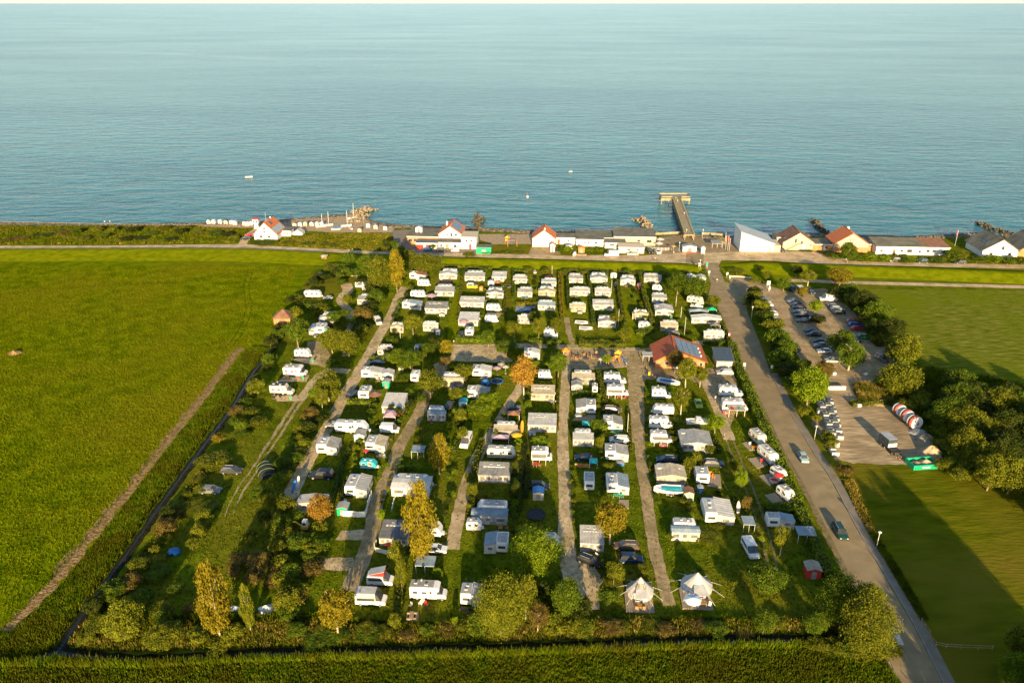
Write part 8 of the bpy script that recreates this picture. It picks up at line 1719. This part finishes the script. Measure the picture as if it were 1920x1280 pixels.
hedge('long clipped hedge along the left side of the main road', [(1372, 650), (1382, 690), (1400, 730), (1418, 775), (1440, 825), (1462, 872), (1485, 930), (1508, 985), (1530, 1035), (1552, 1085)], 2.3, 1.9, 'bright', dens=34)
hedge('hedge beside the upper road between entrance and gazebo', [(1340, 578), (1352, 605), (1368, 645)], 1.2, 1.4, 'olive')
H_ = [  # clipped hedges between plots: (label tail, points, width, height, colour)
 ('right of the first grass lane', [(866, 520), (862, 570), (858, 605)], 1.0, 1.2, 'olive'), ('along the second grass lane, left', [(950, 505), (948, 560), (944, 600)], .9, 1.3, 'olive'), ('along the second grass lane, right', [(962, 508), (962, 560)], .9, 1.3, 'green'),
 ('left of the third grass lane', [(1050, 515), (1051, 560), (1054, 600)], 1.2, 1.5, 'yellow'), ('right of the third grass lane', [(1064, 515), (1065, 560), (1068, 585)], 1.0, 1.7, 'green'), ('between the upper fourth columns', [(1103, 515), (1108, 560), (1112, 610)], 1.2, 1.3, 'green'),
 ('along the fourth grass lane, left', [(1158, 530), (1164, 575), (1172, 610)], 1.2, 1.4, 'olive'), ('dark one left of the fifth block', [(1200, 520), (1208, 560), (1222, 610)], 1.3, 1.8, 'olive'), ('between entrance kiosk and the dark tree', [(1238, 512), (1244, 545), (1252, 585)], 1.0, 1.3, 'green'),
 ('below the end-on caravan at the gravel court', [(855, 640), (890, 641), (925, 640)], 2.2, 1.6, 'bright'), ('at the foot of the upper middle block', [(992, 642), (1020, 643), (1052, 642)], 1.8, 1.3, 'bright'), ('wide one above the playground', [(1085, 648), (1130, 650), (1172, 650)], 2.8, 1.6, 'olive'), ('at the foot of the fifth block', [(1192, 628), (1208, 627), (1224, 620)], 2.4, 1.5, 'bright'), ('below the lowest awning at the entrance', [(1318, 644), (1340, 646), (1360, 643)], 1.6, 1.2, 'green'),
 ('yellowish one in the upper middle block', [(968, 573), (1004, 573)], 1.6, 1.2, 'yellow'), ('upper edge of the first upper block', [(822, 500), (866, 502)], 1.2, 1.0, 'olive'), ('upper edge of the second block', [(872, 503), (925, 505)], 1.4, 1.0, 'olive'), ('upper edge of the middle block', [(962, 510), (990, 510)], 1.2, 1.0, 'green'), ('upper edge of the fourth block', [(1062, 508), (1140, 511)], 1.3, 1.1, 'olive'), ('upper edge of the fifth block', [(1160, 512), (1205, 514)], 1.3, 1.0, 'rust'),
 ('above the dark blue car on the gravel track', [(695, 674), (722, 676)], 1.2, 1.1, 'bright'), ('below the end-on caravan of the gravel track', [(651, 757), (680, 757), (704, 757)], 1.3, 1.2, 'bright'), ('left of the great white awning roof', [(705, 800), (735, 798), (760, 780), (775, 745)], .8, .8, 'bright'), ('between the gravel and brown tracks', [(656, 845), (640, 880), (628, 925), (618, 960)], .9, 1.0, 'green'), ('behind the off-roader', [(645, 905), (640, 945)], .9, 1.2, 'dark'),
 ('along the right side of the third column', [(878, 760), (868, 790), (852, 850)], 1.3, 1.3, 'green'), ('beside the pale track and grey awning', [(905, 830), (895, 865), (888, 900), (884, 950), (880, 985)], 1.2, 1.6, 'olive'), ('left of the straight track, long thin', [(1048, 690), (1046, 750), (1045, 810)], .6, 1.0, 'olive'), ('between the fourth column halves', [(985, 840), (975, 900), (972, 960)], 1.4, 1.6, 'dark'), ('left of the dark trampoline', [(990, 870), (985, 935)], 1.2, 1.2, 'dark'),
 ('right of the straight track at the top', [(1122, 700), (1130, 740), (1135, 760)], 1.2, 1.4, 'olive'), ('below the grey gazebo, straight track', [(1072, 742), (1118, 742)], 1.4, 1.1, 'bright'), ('below the brown deck, straight track', [(1072, 798), (1092, 798)], 1.4, 1.2, 'green'), ('left of the paved lane, lower', [(1178, 770), (1180, 800), (1182, 850)], .8, .8, 'olive'), ('between the lane motorhomes and gabled awning', [(1266, 790), (1272, 830), (1280, 870)], .9, 1.2, 'green'),
 ('over the blue-grey hedge-side awning', [(1434, 958), (1470, 959), (1502, 960)], 2.0, 1.4, 'green'), ('right of the big gabled awning', [(1342, 830), (1348, 850)], 1.2, 1.2, 'olive'), ('left of the bell tent lawn', [(1135, 1045), (1133, 1085)], 1.2, 1.2, 'green'), ('beside the front motorhome', [(752, 1085), (748, 1130), (744, 1165)], 1.3, 1.6, 'olive'), ('below the car park lawn', [(1595, 760), (1640, 757), (1690, 762)], 2.2, 1.2, 'olive'), ('along the yard entrance right side', [(1612, 735), (1650, 740), (1690, 745)], 3.0, 1.3, 'olive'),
 ('right of the car park, first stretch', [(1600, 560), (1620, 600), (1650, 650)], 3.0, 2.0, 'dark'), ('in front of the long white building', [(1640, 484), (1690, 486), (1760, 488)], 1.8, 1.1, 'green'), ('in front of the rightmost houses', [(1830, 490), (1880, 492), (1930, 494)], 1.8, 1.2, 'olive'),
]
for i, (l, pts, w, h, c) in enumerate(HEDGES): hedge(l, pts, w, h, c, seed=i * 5 + 1, dens=22, size=.2)
for i, (l, pts, w, h, c) in enumerate(H_): hedge('hedge ' + l, pts, w, h, c, seed=i * 3)
